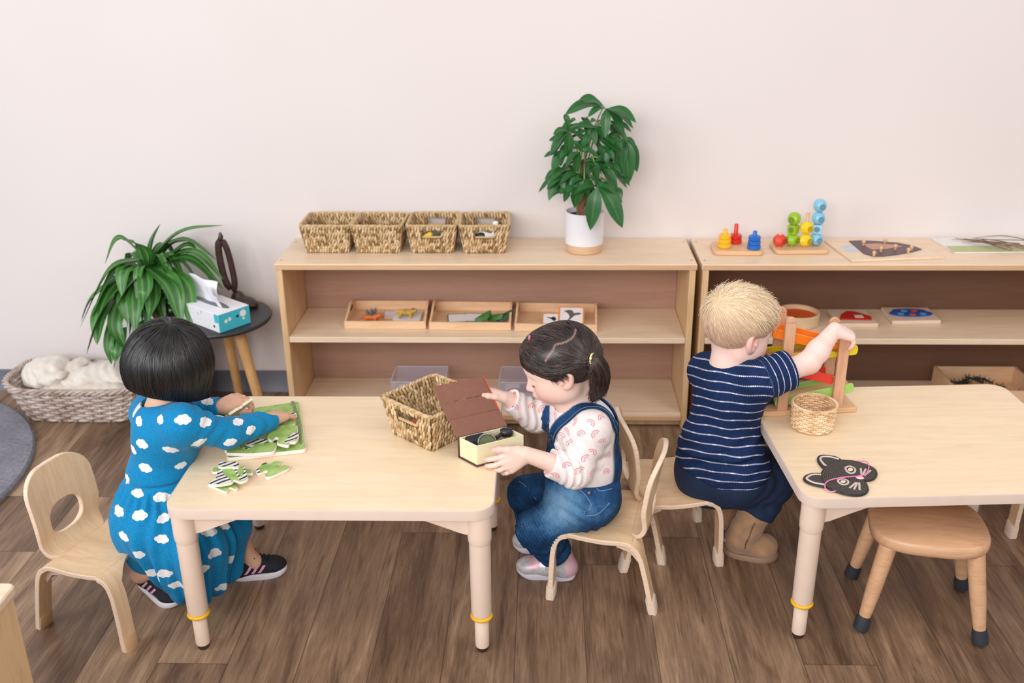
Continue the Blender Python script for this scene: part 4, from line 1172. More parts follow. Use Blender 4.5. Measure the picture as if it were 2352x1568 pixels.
# ================================================================== inside the right shelf
def round_tray():
    t = thing('round_tray', 'round pale wooden tray with an orange inside on the right shelf', 'tray', (.768, 2.862, ZM))
    n = 48
    MB().lathe([(.060, 0), (.0635, .002), (.0645, .036), (.062, .038), (.0575, .0375), (.0565, .024)], n, capb=True, capt=False).build('rim', wood('round_tray_wood', (226, 196, 158), (214, 180, 140), None, (3, 3, 14), 5), t)
    MB().lathe([(.0564, .022), (.0564, .0245), (.03, .0255), (.004, .026)], n).build('orange_inlay', plain('orange_felt', (216, 88, 24), .6, .06), t)
    MB().lathe([(.006, .0258), (.006, .0264)], 16, (-.012, -.024, 0)).build('dark_spot', M_blk, t)
round_tray()
def board_puzzle(label, corners, z0, col, shape, extra):
    c = sum((Vector(p) for p in corners), Vector((0, 0)))/4
    t = thing('board_puzzle', label, 'puzzle', (c.x, c.y, z0), 0, 'board puzzles on the right shelf')
    MB().prism([(p[0]-c.x, p[1]-c.y) for p in corners], 0, .0125, bev=.0015).build('board', wood('puzzle_board', (226, 204, 182), (216, 190, 164), None, (2, 14, 14), 5), t)
    MB().prism(shape, .0126, .0165, bev=.0008).build('puzzle_piece', col, t)
    for o, m in extra: MB().prism(o, .0166, .0180).build('inset', m, t)
    return t
M_red = plain('puzzle_red', (192, 36, 28), .4); M_blu = plain('puzzle_blue', (24, 82, 170), .4)
board_puzzle('square board puzzle with a red house on the right shelf', [(.879, 2.822), (1.0, 2.824), (.995, 2.942), (.877, 2.942)], ZM, M_red,
             [(-.046, -.030), (.050, -.034), (.056, -.006), (.018, .036), (-.006, .040), (-.030, .012)], [([(.004, -.020), (.030, -.020), (.030, .0), (.006, .0)], plain('window_cream', (226, 212, 186), .5))])
_cr = [(.052*math.cos(a*PI/16)*1.25, .026*math.sin(a*PI/16)+(.012 if 3 < a < 13 else 0)) for a in range(32)]
board_puzzle('board puzzle with a blue car on the right shelf beside the red house', [(1.049, 2.845), (1.196, 2.852), (1.196, 2.962), (1.052, 2.964)], ZM, M_blu, _cr,
             [([(x+.010*math.cos(a*PI/8), y+.009*math.sin(a*PI/8)) for a in range(16)], m) for x, y, m in ((-.034, -.010, plain('puzzle_sky', (92, 164, 208), .4)), (.034, -.010, MATS['puzzle_sky']), (.0, -.016, plain('puzzle_orange_red', (210, 84, 40), .4)), (-.016, .016, MATS['puzzle_sky']), (.016, .018, MATS['puzzle_orange_red']))])
def low_tray():
    t = thing('deep_wooden_tray', 'wooden tray of dark sprigs low on the right shelf', 'tray', (1.375, 2.872, ZL)); wd, dp, h, T = .26, .19, .058, .008
    MB().box((0, 0, .003), (wd-.004, dp-.004, .006)).build('floor_panel', TRAY, t)
    for s in (-1, 1):
        MB().box((s*(wd/2-T/2), 0, h/2), (T, dp, h)).build('end_wall', TRAY, t, bevel=.001)
        MB().box((0, s*(dp/2-T/2), h/2), (wd-2*T, T, h)).build('side_wall', TRAY, t, bevel=.001)
    rg = random.Random(8); m = plain('dark_sprig', (48, 60, 58), .7, .3, 90); src = None
    for k in range(12):
        x, y = 1.375+rg.uniform(-.085, .085), 2.872+rg.uniform(-.06, .06)
        if src is None:
            b = MB(); b.tube([(-.03, 0, .01), (0, .003, .014), (.03, 0, .010)], [.003, .0035, .0015], 6)
            for i in range(26):
                u = -.028+.056*i/25; a = i*2.4; d = Vector((.35, math.cos(a), math.sin(a)))*.014
                b.tube([(u, 0, .012), (u+d.x, d.y, .012+max(-.008, d.z))], [.0016, .0005], 4)
            src = single('dark_sprig', b, m, 'dark green sprig lying in the low wooden tray', 'sprig', (x, y, ZL+.008), rg.uniform(0, 6), 'sprigs in the low tray', smooth=180)
        else: copy_tree(src, None, None, (x, y, ZL+.008+.012*(k//5)), rg.uniform(0, 6))
low_tray()
# ================================================================== on the front table
ZT1 = .3604
M_pzedge = plain('puzzle_edge', (236, 226, 220), .6, .03)
def grass_print():
    t = NT('grass_print', .45, .35); v = t.coord(); f = t.noise(v, 60, 5, .7); g = t.noise(v, 14, 2)
    t.color(t.ramp(t.math('MULTIPLY_ADD', f, .6, t.math('MULTIPLY', g, .4)), [(.3, lin((108, 142, 62))), (.5, lin((150, 182, 94))), (.7, lin((190, 210, 136)))])); return t.m
def zebra_print():
    t = NT('zebra_print', .45, .35); v = t.coord((1, 1, 1), rot=(0, 0, .7)); w_ = t.n('ShaderNodeTexWave', wave_type='BANDS', bands_direction='X'); t.l(v, w_.inputs[0])
    w_.inputs['Scale'].default_value = 24; w_.inputs['Distortion'].default_value = 5; w_.inputs['Detail'].default_value = 1.5; w_.inputs['Detail Scale'].default_value = .5
    t.color(t.ramp(w_.outputs['Fac'], [(.30, lin((40, 38, 42))), (.42, lin((226, 218, 212)))])); return t.m
M_grass = grass_print(); M_zeb = zebra_print()
def pzp(x, y, z): return at(460+x/6.032, 880+y/6.032, z=z)
def piece(label, outline, z0, z1, prints=(), group='zebra puzzle pieces', name='puzzle_piece'):
    pts = [pzp(x, y, z1) for x, y in outline]; c = sum(pts, Vector((0, 0, 0)))/len(pts)
    t = thing(name, label, 'puzzle piece', (c.x, c.y, z0), 0, group)
    P = [(p.x-c.x, p.y-c.y) for p in pts]
    if sum(a[0]*b[1]-a[1]*b[0] for a, b in zip(P, P[1:]+P[:1])) < 0: P = P[::-1]
    # soften the cut outline
    Q = curve([(p[0], p[1], 0) for p in P+P[:1]], len(P)*4)[:-1]; Q = [(q.x, q.y) for q in Q]
    MB().prism(Q, 0, z1-z0-.0004, bev=.0006).build('body', M_pzedge, t)
    q = [(x*.975, y*.975) for x, y in Q]
    MB().prism(q, z1-z0-.0003, z1-z0+.0001).build('grass_picture', M_grass, t)
    for o in prints:
        pp = [pzp(x, y, z1) for x, y in o]; R_ = [(p.x-c.x, p.y-c.y) for p in pp]
        if sum(a[0]*b[1]-a[1]*b[0] for a, b in zip(R_, R_[1:]+R_[:1])) < 0: R_ = R_[::-1]
        S_ = curve([(p[0], p[1], 0) for p in R_+R_[:1]], len(R_)*4)[:-1]
        MB().prism([(s.x, s.y) for s in S_], z1-z0+.0002, z1-z0+.0006).build('zebra_picture', M_zeb, t)
    return t
def zebra_board():
    cs = [at(*p, z=.3695) for p in ((521, 1052), (704, 1031), (687, 921), (512, 946))]; c = sum(cs, Vector((0, 0, 0)))/4
    t = thing('puzzle_board', 'green grass-printed zebra puzzle board on the front table', 'puzzle', (c.x, c.y, ZT1))
    o = []
    n = 4
    for i in range(n):
        a, b, d = cs[i-1], cs[i], cs[(i+1) % n]; r_ = .010
        p0 = b+(a-b).normalized()*r_; p2 = b+(d-b).normalized()*r_
        for k in range(6):
            u = k/5; q = p0*(1-u)**2+b*2*u*(1-u)+p2*u*u; o.append((q.x-c.x, q.y-c.y))
    MB().prism(o, 0, .0085, bev=.0008).build('board', M_pzedge, t)
    MB().prism([(x*.985, y*.985) for x, y in o], .0086, .0091).build('grass_picture', M_grass, t)
    lp = [at(*p, z=.3697) for p in ((668, 921), (676, 921), (690, 965), (694, 1020), (688, 1020), (680, 965))]
    MB().prism([(p.x-c.x, p.y-c.y) for p in lp][::-1], .0092, .0095).build('printed_trunk', plain('print_olive', (128, 134, 92), .6, .2, 80), t)
zebra_board()
piece('zebra puzzle piece at the near left corner of the board', [(330, 895), (390, 880), (430, 900), (560, 880), (700, 900), (712, 965), (560, 968), (375, 962), (370, 935), (335, 925)], .3700, .3775, [[(520, 882), (600, 895), (700, 900), (640, 912)]])
piece('long grassy zebra puzzle piece in the middle of the near edge', [(700, 905), (740, 860), (640, 830), (620, 790), (720, 780), (800, 800), (870, 770), (960, 800), (1055, 830), (1040, 900), (1000, 945), (860, 960), (712, 972)], .3702, .3785, [[(620, 835), (640, 795), (740, 778), (850, 775), (960, 800), (900, 830), (760, 835), (690, 850)]])
piece('raised puzzle piece with a striped zebra tail at the right of the board', [(930, 745), (1010, 600), (1100, 590), (1330, 575), (1345, 680), (1365, 720), (1320, 800), (1240, 810), (1210, 855), (1060, 820), (1090, 765), (1040, 745), (990, 790)], .3790, .3865, [[(1170, 820), (1210, 760), (1290, 690), (1360, 700), (1350, 745), (1300, 790), (1235, 805), (1205, 845)]])
piece('puzzle piece with zebra legs beneath the right hand of the girl', [(960, 620), (990, 520), (1060, 450), (1190, 415), (1320, 405), (1335, 440), (1290, 470), (1310, 560), (1150, 580), (1050, 590)], .3702, .3780, [[(985, 560), (1040, 480), (1180, 420), (1315, 412), (1320, 435), (1180, 455), (1080, 520), (1080, 575), (1000, 600)]])
piece('separate green puzzle piece lying right of the loose stack', [(770, 1215), (845, 1130), (880, 1100), (925, 1105), (955, 1120), (1030, 1075), (1095, 1075), (1112, 1090), (1078, 1120), (1090, 1150), (1130, 1150), (1165, 1130), (1235, 1152), (1190, 1195), (960, 1295), (892, 1278), (935, 1225), (905, 1205), (840, 1235), (790, 1245)], ZT1, .3675, [[(770, 1215), (800, 1185), (825, 1190), (820, 1240), (790, 1245)], [(850, 1128), (885, 1102), (922, 1104), (880, 1125)]])
piece('bottom piece of the loose zebra puzzle stack', [(105, 1395), (160, 1360), (300, 1375), (430, 1385), (520, 1435), (480, 1465), (430, 1440), (390, 1450), (360, 1500), (240, 1455)], ZT1, .3665)
piece('loose puzzle piece with green tabs sticking out of the stack', [(160, 1205), (185, 1165), (250, 1165), (300, 1200), (440, 1180), (600, 1195), (650, 1190), (720, 1205), (718, 1245), (650, 1250), (600, 1300), (400, 1330), (280, 1290), (250, 1225), (170, 1225)], .3667, .3725)
piece('loose puzzle piece with the zebra head, near the top of the stack', [(135, 1400), (140, 1345), (210, 1320), (225, 1260), (265, 1190), (420, 1165), (500, 1165), (600, 1150), (640, 1240), (662, 1315), (560, 1362), (470, 1335), (430, 1370), (300, 1398)], .3727, .3790, [[(140, 1395), (150, 1350), (215, 1315), (230, 1255), (268, 1195), (300, 1185), (320, 1255), (390, 1310), (430, 1362), (300, 1392)], [(455, 1175), (500, 1172), (520, 1240), (570, 1300), (600, 1240), (595, 1160), (610, 1160), (640, 1250), (650, 1310), (560, 1345), (520, 1300)]])
piece('zebra-striped strip lying on top of the loose puzzle stack', [(248, 1120), (290, 1082), (400, 1095), (500, 1082), (545, 1125), (515, 1160), (440, 1150), (360, 1155), (290, 1160), (250, 1145)], .3792, .3850, [[(256, 1122), (292, 1088), (400, 1099), (496, 1090), (535, 1125), (510, 1152), (440, 1144), (360, 1150), (292, 1153), (258, 1142)]])

def open_box():
    A = Vector((-.1835, 1.893, 0)); B = Vector((-.1435, 1.854, 0)); Cc = Vector((-.046, 1.906, 0)); D = A+Cc-B
    c = (A+B+Cc+D)/4
    t = thing('gift_box', 'open brown box with a cream inside held by the girl in dungarees', 'box', (c.x, c.y, ZT1))
    brown = plain('brown_card', (134, 92, 78), .7, .05, 90, .25); outer = plain('dark_brown_card', (86, 56, 48), .6, .05, 90); cream = plain('cream_card', (228, 220, 184), .6, .02)
    dl = (Cc-B).normalized(); ds = (A-B).normalized(); L = (Cc-B).length; W_ = (A-B).length; H = .046; T = .0028; z0 = ZT1+.0035
    M = Matrix((dl, ds, Vector((0, 0, 1)))).transposed()
    b = MB()
    b.box(c+Vector((0, 0, z0+.001)), (L, W_, .002), M)
    for s in (-1, 1):
        b.box(c+ds*(s*(W_/2-T/2))+Vector((0, 0, z0+H/2)), (L, T, H), M); b.box(c+dl*(s*(L/2-T/2))+Vector((0, 0, z0+H/2)), (T, W_-2*T, H), M)
    b.build('inner_tray', cream, t, world=True, bevel=.0005)
    MB().box(c+Vector((0, 0, ZT1+.0016)), (L+.005, W_+.004, .003), M).build('bottom_cover', outer, t, world=True, bevel=.0006)
    MB().box(c+ds*(W_/2+.0016)+Vector((0, 0, ZT1+(H+.003)/2)), (L+.005, .003, H+.004), M).build('spine', outer, t, world=True, bevel=.0006)
    # lid rises from the rear rim, in three creased panels
    h0 = c+ds*(W_/2+.002)+Vector((0, 0, z0+H)); up = ds*.073+Vector((0, 0, .097)); lid = MB()
    ln = up.length; ud = up.normalized(); nn = dl.cross(ud)
    hd = L/2+.0045
    for k, (u0, u1, tilt) in enumerate(((0, .33, 0), (.335, .655, -.006), (.66, 1.0, -.004))):
        p0 = h0+ud*(ln*u0)+nn*(-.004 if k else 0); cc = h0+ud*(ln*(u0+u1)/2)+nn*tilt
        Mk = Matrix((dl, ud, nn)).transposed()
        lid.box(cc, (2*hd, ln*(u1-u0), .003), Mk)
    lid.build('lid', brown, t, world=True, bevel=.0007)
    edge = MB()
    edge.box(h0+ud*(ln*.5)+dl*(hd+.0007)+nn*-.003, (.0012, ln, .004), Matrix((dl, ud, nn)).transposed())
    edge.box(h0+ud*(ln+.0006)+nn*-.003+dl*(-.012), (.012, .0012, .004), Matrix((dl, ud, nn)).transposed())
    edge.build('red_trim', plain('red_trim', (232, 84, 60), .5), t, world=True)
    # what lies inside
    bk = plain('black_plastic', (30, 30, 36), .4); zt = z0+.002
    p = c+dl*(-.028)+ds*.010
    single('black_case', MB().prism(rrect(.044, .026, .004, 4), 0, .046, bev=.002), plain('black_velvet', (34, 34, 42), .8), 'small matt black case lying inside the open brown box', 'case', (p.x, p.y, zt), math.atan2(dl.y, dl.x))
    g = c+dl*(-.020)+ds*(-.012)
    t2 = thing('magnifier', 'black handled magnifier with a silver rim inside the open brown box', 'magnifier', (g.x, g.y, zt))
    fwd = (Vector((.15, -1, .38))).normalized(); ctr = g+Vector((0, 0, zt+.0365)); sx = fwd.cross(Vector((0, 0, 1))).normalized(); sy = sx.cross(fwd)
    circ = lambda r_, o: [ctr+sx*(r_*math.cos(a*PI/20))+sy*(r_*math.sin(a*PI/20))+fwd*o for a in range(40)]
    ch = plain('chrome', (206, 206, 210), .2, .03, metal=1)
    MB().tube(circ(.0195, 0), .0026, 8, closed=True, flat=2.0, up=fwd).build('silver_rim', ch, t2, world=True)
    lens = NT('green_lens', .08, .6); lens.color(lin((96, 104, 72)))
    MB().add(circ(.0185, .0005)+circ(.0185, -.0025), [tuple(range(40)), tuple(range(79, 39, -1))]).build('lens', lens.m, t2, world=True)
    h1 = ctr+dl*.021+Vector((0, 0, .006)); h2 = c+dl*.034+ds*.008+Vector((0, 0, z0+.043))
    MB().tube([h1, h1.lerp(h2, .5), h2], [.0045, .004, .005], 12).build('handle', bk, t2, world=True)
    MB().tube([h2-dl*.004+ds*.004, h2+dl*.003, h2+dl*.012-ds*.004, h2+dl*.017-ds*.006], [.008, .0115, .0105, .007], 18).build('knob', bk, t2, world=True)
open_box()

# ================================================================== on the right table
def round_path(r0, r1, H):
    return lambda a, v: Vector(((r0+(r1-r0)*v)*math.cos(2*PI*a), (r0+(r1-r0)*v)*math.sin(2*PI*a), .002+H*v))
willow('wicker_basket', 'small round wicker basket on the right table by the ramp toy', (.608, 2.050, ZT1), 0, round_path(.0445, .0485, .056), 10, .056, 26,
       willow_mat('pale_wicker', [(206, 166, 122), (234, 200, 160), (246, 222, 190)]), r=.0017, amp=.0019, rimr=.0030)
def cat_mask():
    zz = .3665
    q = lambda x, y, z=zz: at(1740+x/3.843, 860+y/3.843, z=z)
    face = [(740, 746), (800, 750), (860, 756), (960, 786), (1028, 820), (1051, 855), (1044, 892), (1008, 918), (940, 930), (962, 958), (975, 1008), (945, 1043), (880, 1056), (790, 1048), (700, 1022), (650, 1003), (600, 972), (578, 930), (566, 880), (582, 835), (610, 803), (665, 768)]
    ear1 = [(744, 748), (690, 718), (600, 704), (548, 710), (534, 742), (556, 786), (604, 822), (660, 790)]
    ear2 = [(575, 868), (550, 864), (482, 866), (428, 884), (412, 914), (446, 944), (520, 968), (606, 980), (600, 930)]
    allp = [q(*p) for p in face]; c = sum(allp, Vector((0, 0, 0)))/len(allp)
    t = thing('cat_mask', 'black cat face mask with a pink elastic cord on the right table', 'mask', (c.x, c.y, ZT1))
    def sm(o, z):
        P = [q(*p) for p in o]; P = [(p.x-c.x, p.y-c.y, 0) for p in P]; Q = curve(P+P[:1], len(P)*4)[:-1]; Q = [(p.x, p.y) for p in Q]
        if sum(a[0]*b[1]-a[1]*b[0] for a, b in zip(Q, Q[1:]+Q[:1])) < 0: Q = Q[::-1]
        return Q
    nt = NT('black_cord_cloth', .6, .4); v = nt.coord(); sp = nt.n('ShaderNodeVectorMath', operation='LENGTH')
    mp = nt.n('ShaderNodeMapping'); mp.inputs['Location'].default_value = (.012, .004, 0); nt.l(v, mp.inputs[0]); nt.l(mp.outputs[0], sp.inputs[0])
    wv = nt.math('SINE', nt.math('MULTIPLY', sp.outputs['Value'], 1500.0)); fz = nt.noise(v, 420, 2)
    nt.color(nt.ramp(nt.math('MULTIPLY_ADD', wv, .3, nt.math('MULTIPLY_ADD', fz, .5, .25)), [(.2, lin((26, 24, 24))), (.8, lin((92, 86, 80)))]))
    nt.bump(wv, .5, .001)
    blk = plain('black_binding', (30, 29, 30), .5); slv = plain('silver_thread', (206, 190, 182), .35, .12, 220); pk = plain('pink_elastic', (238, 130, 178), .6, .05)
    MB().prism(sm(face, zz), .0006, .0052, bev=.001).build('face', nt.m, t)
    for e in (ear1, ear2): MB().prism(sm(e, zz), .0002, .0046, bev=.001).build('ear', nt.m, t)
    bd = MB()
    for o in (face, ear1, ear2): bd.tube([(x, y, .0030) for x, y in sm(o, zz)], .0021, 8, closed=True)
    bd.build('binding', blk, t)
    def line(pts, r_, mat, nm, z=.0052, closed=False):
        P = [q(*p) for p in pts]; P = [(p.x-c.x, p.y-c.y, z) for p in P]
        if closed: P = curve(P+P[:1], len(P)*5)[:-1]
        else: P = curve(P, len(P)*5)
        MB().tube(P, r_, 8, closed=closed, flat=.6).build(nm, mat, t)
    line([(720, 742), (640, 722), (572, 722), (556, 744), (585, 785), (608, 800)], .0026, slv, 'ear_trim')
    line([(560, 878), (490, 878), (442, 900), (440, 920), (500, 950), (590, 966)], .0026, slv, 'ear_trim')
    for (ex, ey, sx, sy) in ((820, 836, 45, 31), (756, 942, 48, 25)):
        line([(ex-sx, ey-sy*.6), (ex-sx*.1, ey-sy), (ex+sx*.9, ey-sy*.2), (ex+sx*.7, ey+sy*.8), (ex-sx*.1, ey+sy*.95), (ex-sx*.75, ey+sy*.3)], .0023, slv, 'eye_trim', closed=True)
        o = [(ex+sx*.62*math.cos(a*PI/10), ey+sy*.62*math.sin(a*PI/10)) for a in range(20)]
        MB().prism(sm(o, zz), .0046, .0056).build('eye_hole', W_table, t)
        line([(ex+sx*.62*math.cos(a*PI/6), ey+sy*.62*math.sin(a*PI/6)) for a in range(12)], .0011, blk, 'eye_binding', closed=True, z=.0056)
    for a, b in (((912, 825), (918, 880)), ((955, 830), (928, 885)), ((998, 842), (940, 890)), ((868, 950), (812, 998)), ((880, 952), (852, 1010)), ((898, 952), (902, 1016))):
        line([a, ((a[0]+b[0])/2, (a[1]+b[1])/2), b], .0022, slv, 'whisker')
    MB().ell((q(905, 908)-c)*1.0+Vector((0, 0, .0056-(q(905, 908)-c).z)), (.0085, .006, .002), 16, 8).build('nose', plain('pink_nose', (240, 190, 200), .6), t)
    P = [q(*p) for p in ((692, 1020), (640, 1020), (603, 1000), (597, 965), (640, 938), (760, 916), (880, 904), (945, 886), (978, 845), (978, 795), (945, 765), (860, 755))]
    zs = [.004, .003, .004, .006, .008, .009, .008, .008, .008, .007, .006, .004]
    MB().tube(curve([(p.x-c.x, p.y-c.y, z) for p, z in zip(P, zs)], 60), .0013, 8).build('elastic_cord', pk, t)
cat_mask()
def ramp_toy():
    b0 = at(1796, 940, z=.373); b1 = at(1921, 934, z=.373); d = (b1-b0).normalized(); n = Vector((-d.y, d.x, 0)); L = (b1-b0).length
    t = thing('ramp_toy', 'wooden ramp racing toy with orange, yellow, red and green tracks', 'toy', (b0.x, b0.y, ZT1))
    bw_ = wood('ramp_beech', (222, 176, 144), (210, 160, 128), (202, 150, 118), (8, 8, 1.5), 6, .4)
    ang = math.atan2(d.y, d.x); Mz = Matrix.Rotation(ang, 3, 'Z'); DW = .066
    W = lambda s, w_, z: b0+d*s+n*w_+Vector((0, 0, z-b0.z))
    MB().prism(rrect(L+.095, DW+.030, .004, 3), 0, .0125, fn=lambda p: W(L/2+p.x, DW/2+.006+p.y, ZT1+p.z), bev=.0015).build('base', MATS['toy_beech'], t, world=True)
    tz = [at(1815, 728, y=b0.y).z, at(1942, 752, y=b1.y).z]
    for k, s in enumerate((0, L)):
        for w_ in (0, DW):
            h = tz[k]; o = [(-.0125, ZT1+.012), (.0125, ZT1+.012), (.0125, h-.012)]+[(.0125*math.cos(a*PI/10), h-.0125+.0125*math.sin(a*PI/10)) for a in range(11)]+[(-.0125, h-.012)]
            po = MB().prism(o, -.0045, .0045, fn=lambda p, s=s, w_=w_: W(s+p.x, w_+p.z, p.y), bev=.0012).build('post', bw_, t, world=True)
            if w_ == 0:
                zc = at(1810, 798, y=b0.y).z if k == 0 else at(1933, 837, y=b1.y).z
                c_ = W(s, -.0052, zc)
                MB().lathe([(.0035, 0), (.003, .001)], 14, c_, M=Matrix((d, Vector((0, 0, 1)), -n)).transposed()).build('screw', P_screw, po, world=True)
    def track(name, pl, pr, col, stops):
        m = plain('track_'+name, col, .35, .02)
        a = at(*pl, y=b0.y+.012); b = at(*pr, y=b1.y+.012)
        sa = (a-b0).dot(d); sb = (b-b0).dot(d); za, zb = a.z, b.z
        for w_ in (.0085, DW-.0085):
            o = []
            N = 10
            for i in range(N+1): an = PI/2+PI*i/N; o.append((sa+.005+.009*math.cos(an)*.6, za+.0115*math.sin(an)))
            for i in range(N+1): an = -PI/2+PI*i/N; o.append((sb-.005+.009*math.cos(an)*.6, zb+.0115*math.sin(an)))
            MB().prism(o, -.003, .003, fn=lambda p, w_=w_: W(p.x, w_+p.z, p.y), bev=.0008).build('track_rail', m, t, world=True)
        fl = MB().prism([(sa+.002, za-.004), (sb-.012 if stops > 0 else sb-.002, zb-.004), (sb-.012 if stops > 0 else sb-.002, zb-.0005), (sa+.002, za-.0005)], .011, DW-.011, fn=lambda p: W(p.x, p.z, p.y)).build('track_floor', MATS['toy_beech'], t, world=True)
    track('orange', (1771, 762), (1926, 797), (240, 126, 30), 1)
    track('yellow', (1771, 824), (1970, 803), (226, 200, 32), 0)
    track('red', (1762, 838), (1912, 869), (228, 62, 50), 1)
    track('green', (1778, 921), (1960, 890), (160, 204, 104), 0)
    st = plain('yellow_string', (206, 178, 80), .8)
    for (p, q_, r_) in (((1953, 783), (1957, 790), (1963, 798)), ((1941, 868), (1944, 876), (1951, 884))):
        MB().tube(curve([at(*p, y=b1.y+.02), at(*q_, y=b1.y+.008), at(*r_, y=b1.y+.015)], 8), .0013, 6).build('string', st, t, world=True)
    # little dark car at the foot of the green track
    cpos = at(1771, 925, y=b0.y+.03)
    ct = thing('toy_car', 'tiny dark toy car at the low end of the green track', 'toy car', (cpos.x-.004, cpos.y, ZT1+.0125), ang)
    dk = plain('car_dark', (34, 40, 48), .3)
    o = [(-.017, .003), (.017, .003), (.018, .010), (.010, .012), (.006, .019), (-.008, .019), (-.012, .012), (-.018, .011)]
    MB().prism(o, -.008, .008, fn=lambda p: (p.x, p.z, p.y), bev=.001).build('body', dk, ct)
    for s in (-.010, .010):
        for w_ in (-.0085, .0085):
            MB().lathe([(.0048, -.0015), (.0048, .0015)], 14, (s, w_, .0048), M=Matrix(((1, 0, 0), (0, 0, 1), (0, 1, 0)))).build('wheel', plain('car_tyre', (52, 52, 54), .6), ct)
ramp_toy()
# ================================================================== people: shared builders
def A3(v): return np.array(v, float)
def J(px, py, y=None, z=None): return A3(at(px, py, y=y, z=z))
def unit(v): v = A3(v); return v/np.linalg.norm(v)
def skin_mat(name, c, blush):
    t = NT(name, .48, .35); v = t.coord(); f = t.noise(v, 55, 4)
    base = t.ramp(f, [(.3, tuple(x*.96 for x in lin(c))), (.7, lin(c))])
    t.color(t.mix(t.attr('blush'), base, lin(blush)))
    t.b.inputs['Subsurface Weight'].default_value = .12; t.b.inputs['Subsurface Radius'].default_value = (.012, .005, .003); t.b.inputs['Subsurface Scale'].default_value = .6
    return t.m
def head(F, c, M, s=1.0, ears=1.0):
    """child's head: cranium, brow, cheeks, nose, lips, chin, ears. M rows: forward, left, up"""
    f, l, u = M
    P = lambda x, y, z: c+s*(x*f+y*l+z*u)
    E = lambda p, r, k, op='u', MM=M: F.ell(P(*p), s*A3(r), s*k, op, MM)
    E((-.014, 0, .022), (.080, .068, .070), .01)
    E((.026, 0, -.018), (.050, .056, .062), .03)
    E((.040, 0, .030), (.040, .050, .040), .03)
    for y in (-1, 1):
        E((.040, y*.029, -.036), (.030, .028, .028), .022)
        E((.008, y*.036, -.050), (.034, .022, .026), .02)
    E((.052, 0, -.070), (.020, .024, .016), .022)
    for y in (-1, 1): E((.084, y*.027, -.006), (.016, .018, .0105), .012, 'sub')
    for y in (-1, 1): E((.0640, y*.027, -.008), (.0125, .0145, .0105), .005)
    F.cap(P(.070, 0, .000), P(.087, 0, -.030), s*.0055, s*.0085, s*.012)
    for y in (-1, 1): E((.080, y*.0085, -.033), (.007, .0055, .0055), .005)
    E((.070, 0, -.050), (.014, .018, .011), .012)
    E((.0795, 0, -.0500), (.0065, .0135, .0042), .004); E((.0775, 0, -.0578), (.0065, .0115, .0046), .004)
    E((.0855, 0, -.0538), (.004, .016, .0016), .004, 'sub')
    if ears:
        for y in (-1, 1):
            Me = rotm(f*.35+l*y*1.0-u*.0, u*.95-f*.35)     # rows: outward-forward, .., up
            ce = P(-.006, y*.0635, -.012)
            F.ell(ce, s*ears*A3((.0088, .0152, .0235)), s*.005, 'u', Me)
            F.ell(ce+s*(.0085*l*y+.0045*f+.002*u), s*ears*A3((.0062, .0098, .0165)), s*.004, 'sub', Me)
            F.ell(ce+s*(.002*l*y+.012*f-.004*u), s*A3((.005, .004, .006)), s*.004, 'u', Me)
    return P
def hand(F, wr, fwd, dor, thumb, s=1.08, curls=None, tdir=(.62, .72, -.30), rw=.0165, spread=1.0, tb=25):
    """five-fingered hand; thumb=+1 puts the thumb on cross(dorsal, fwd). Returns finger tips"""
    wr = A3(wr); fwd = unit(fwd); dor = A3(dor); dor = unit(dor-fwd*(dor@fwd)); lat = np.cross(dor, fwd)*thumb
    curls = curls or [(20, 25, 20)]*4
    offs = (.0182, .0064, -.0060, -.0176); Ls = (.036, .040, .037, .029); bl = (.041, .043, .0415, .037)
    tips = []
    F.ell(wr+s*(fwd*.022+dor*.0), s*A3((.026, .0195, .0098)), .008, 'u', np.stack([fwd, lat, dor]))
    F.cap(wr+s*(fwd*.008-lat*.010-dor*.003), wr+s*(fwd*.034-lat*.013-dor*.003), s*.0085, s*.0075, .008)
    for k in range(4):
        b = wr+s*(fwd*bl[k]+lat*offs[k]); a0 = wr+s*(fwd*.010+lat*offs[k]*.55)
        F.cap(a0, b, s*.0090, s*.0064, .007)
        ang = 0; p = b; d0 = unit(fwd+lat*(offs[k]*9*spread)); r0 = s*(.0056 if k < 3 else .0050)
        for j in range(3):
            ang += R(curls[k][j]); d = d0*math.cos(ang)-dor*math.sin(ang); ln = s*Ls[k]*(.42, .32, .26)[j]
            q = p+d*ln; F.cap(p, q, r0*(1.0, .97, .90)[j], r0*(.97, .90, .80)[j], .0022 if j else .003); p = q
        tips.append(p)
    td = fwd*tdir[0]+lat*tdir[1]+dor*tdir[2]; td = unit(td)
    b = wr+s*(fwd*.010+lat*.012-dor*.002); m_ = b+td*s*.021; d2 = unit(td+fwd*math.tan(R(tb))*.9-dor*.1); e = m_+d2*s*.017; e2 = e+unit(d2+fwd*.2)*s*.011
    F.cap(b, m_, s*.0098, s*.0078, .008); F.cap(m_, e, s*.0074, s*.0068, .003); F.cap(e, e2, s*.0066, s*.0052, .003)
    tips.append(e2)
    return tips
def nails(tips): pass
def gauss_attr(V, pts):
    a = np.zeros(len(V))
    for p, r, w_ in pts:
        d2 = ((V-A3(p))**2).sum(1); a = np.maximum(a, w_*np.exp(-d2/(r*r)))
    return np.clip(a, 0, 1)
def surf_at(V, px, py, rad=5):
    """surface vertex of V seen nearest the given picture point from the camera's side"""
    q = project(V); d = np.hypot(q[:, 0]-px, q[:, 1]-py); m = d < rad
    if not m.any(): return V[np.argmin(d)]
    i = np.nonzero(m)[0]; zz = q[i, 2]; j = i[zz < zz.min()+.012]
    return V[j[np.argmin(d[j])]]
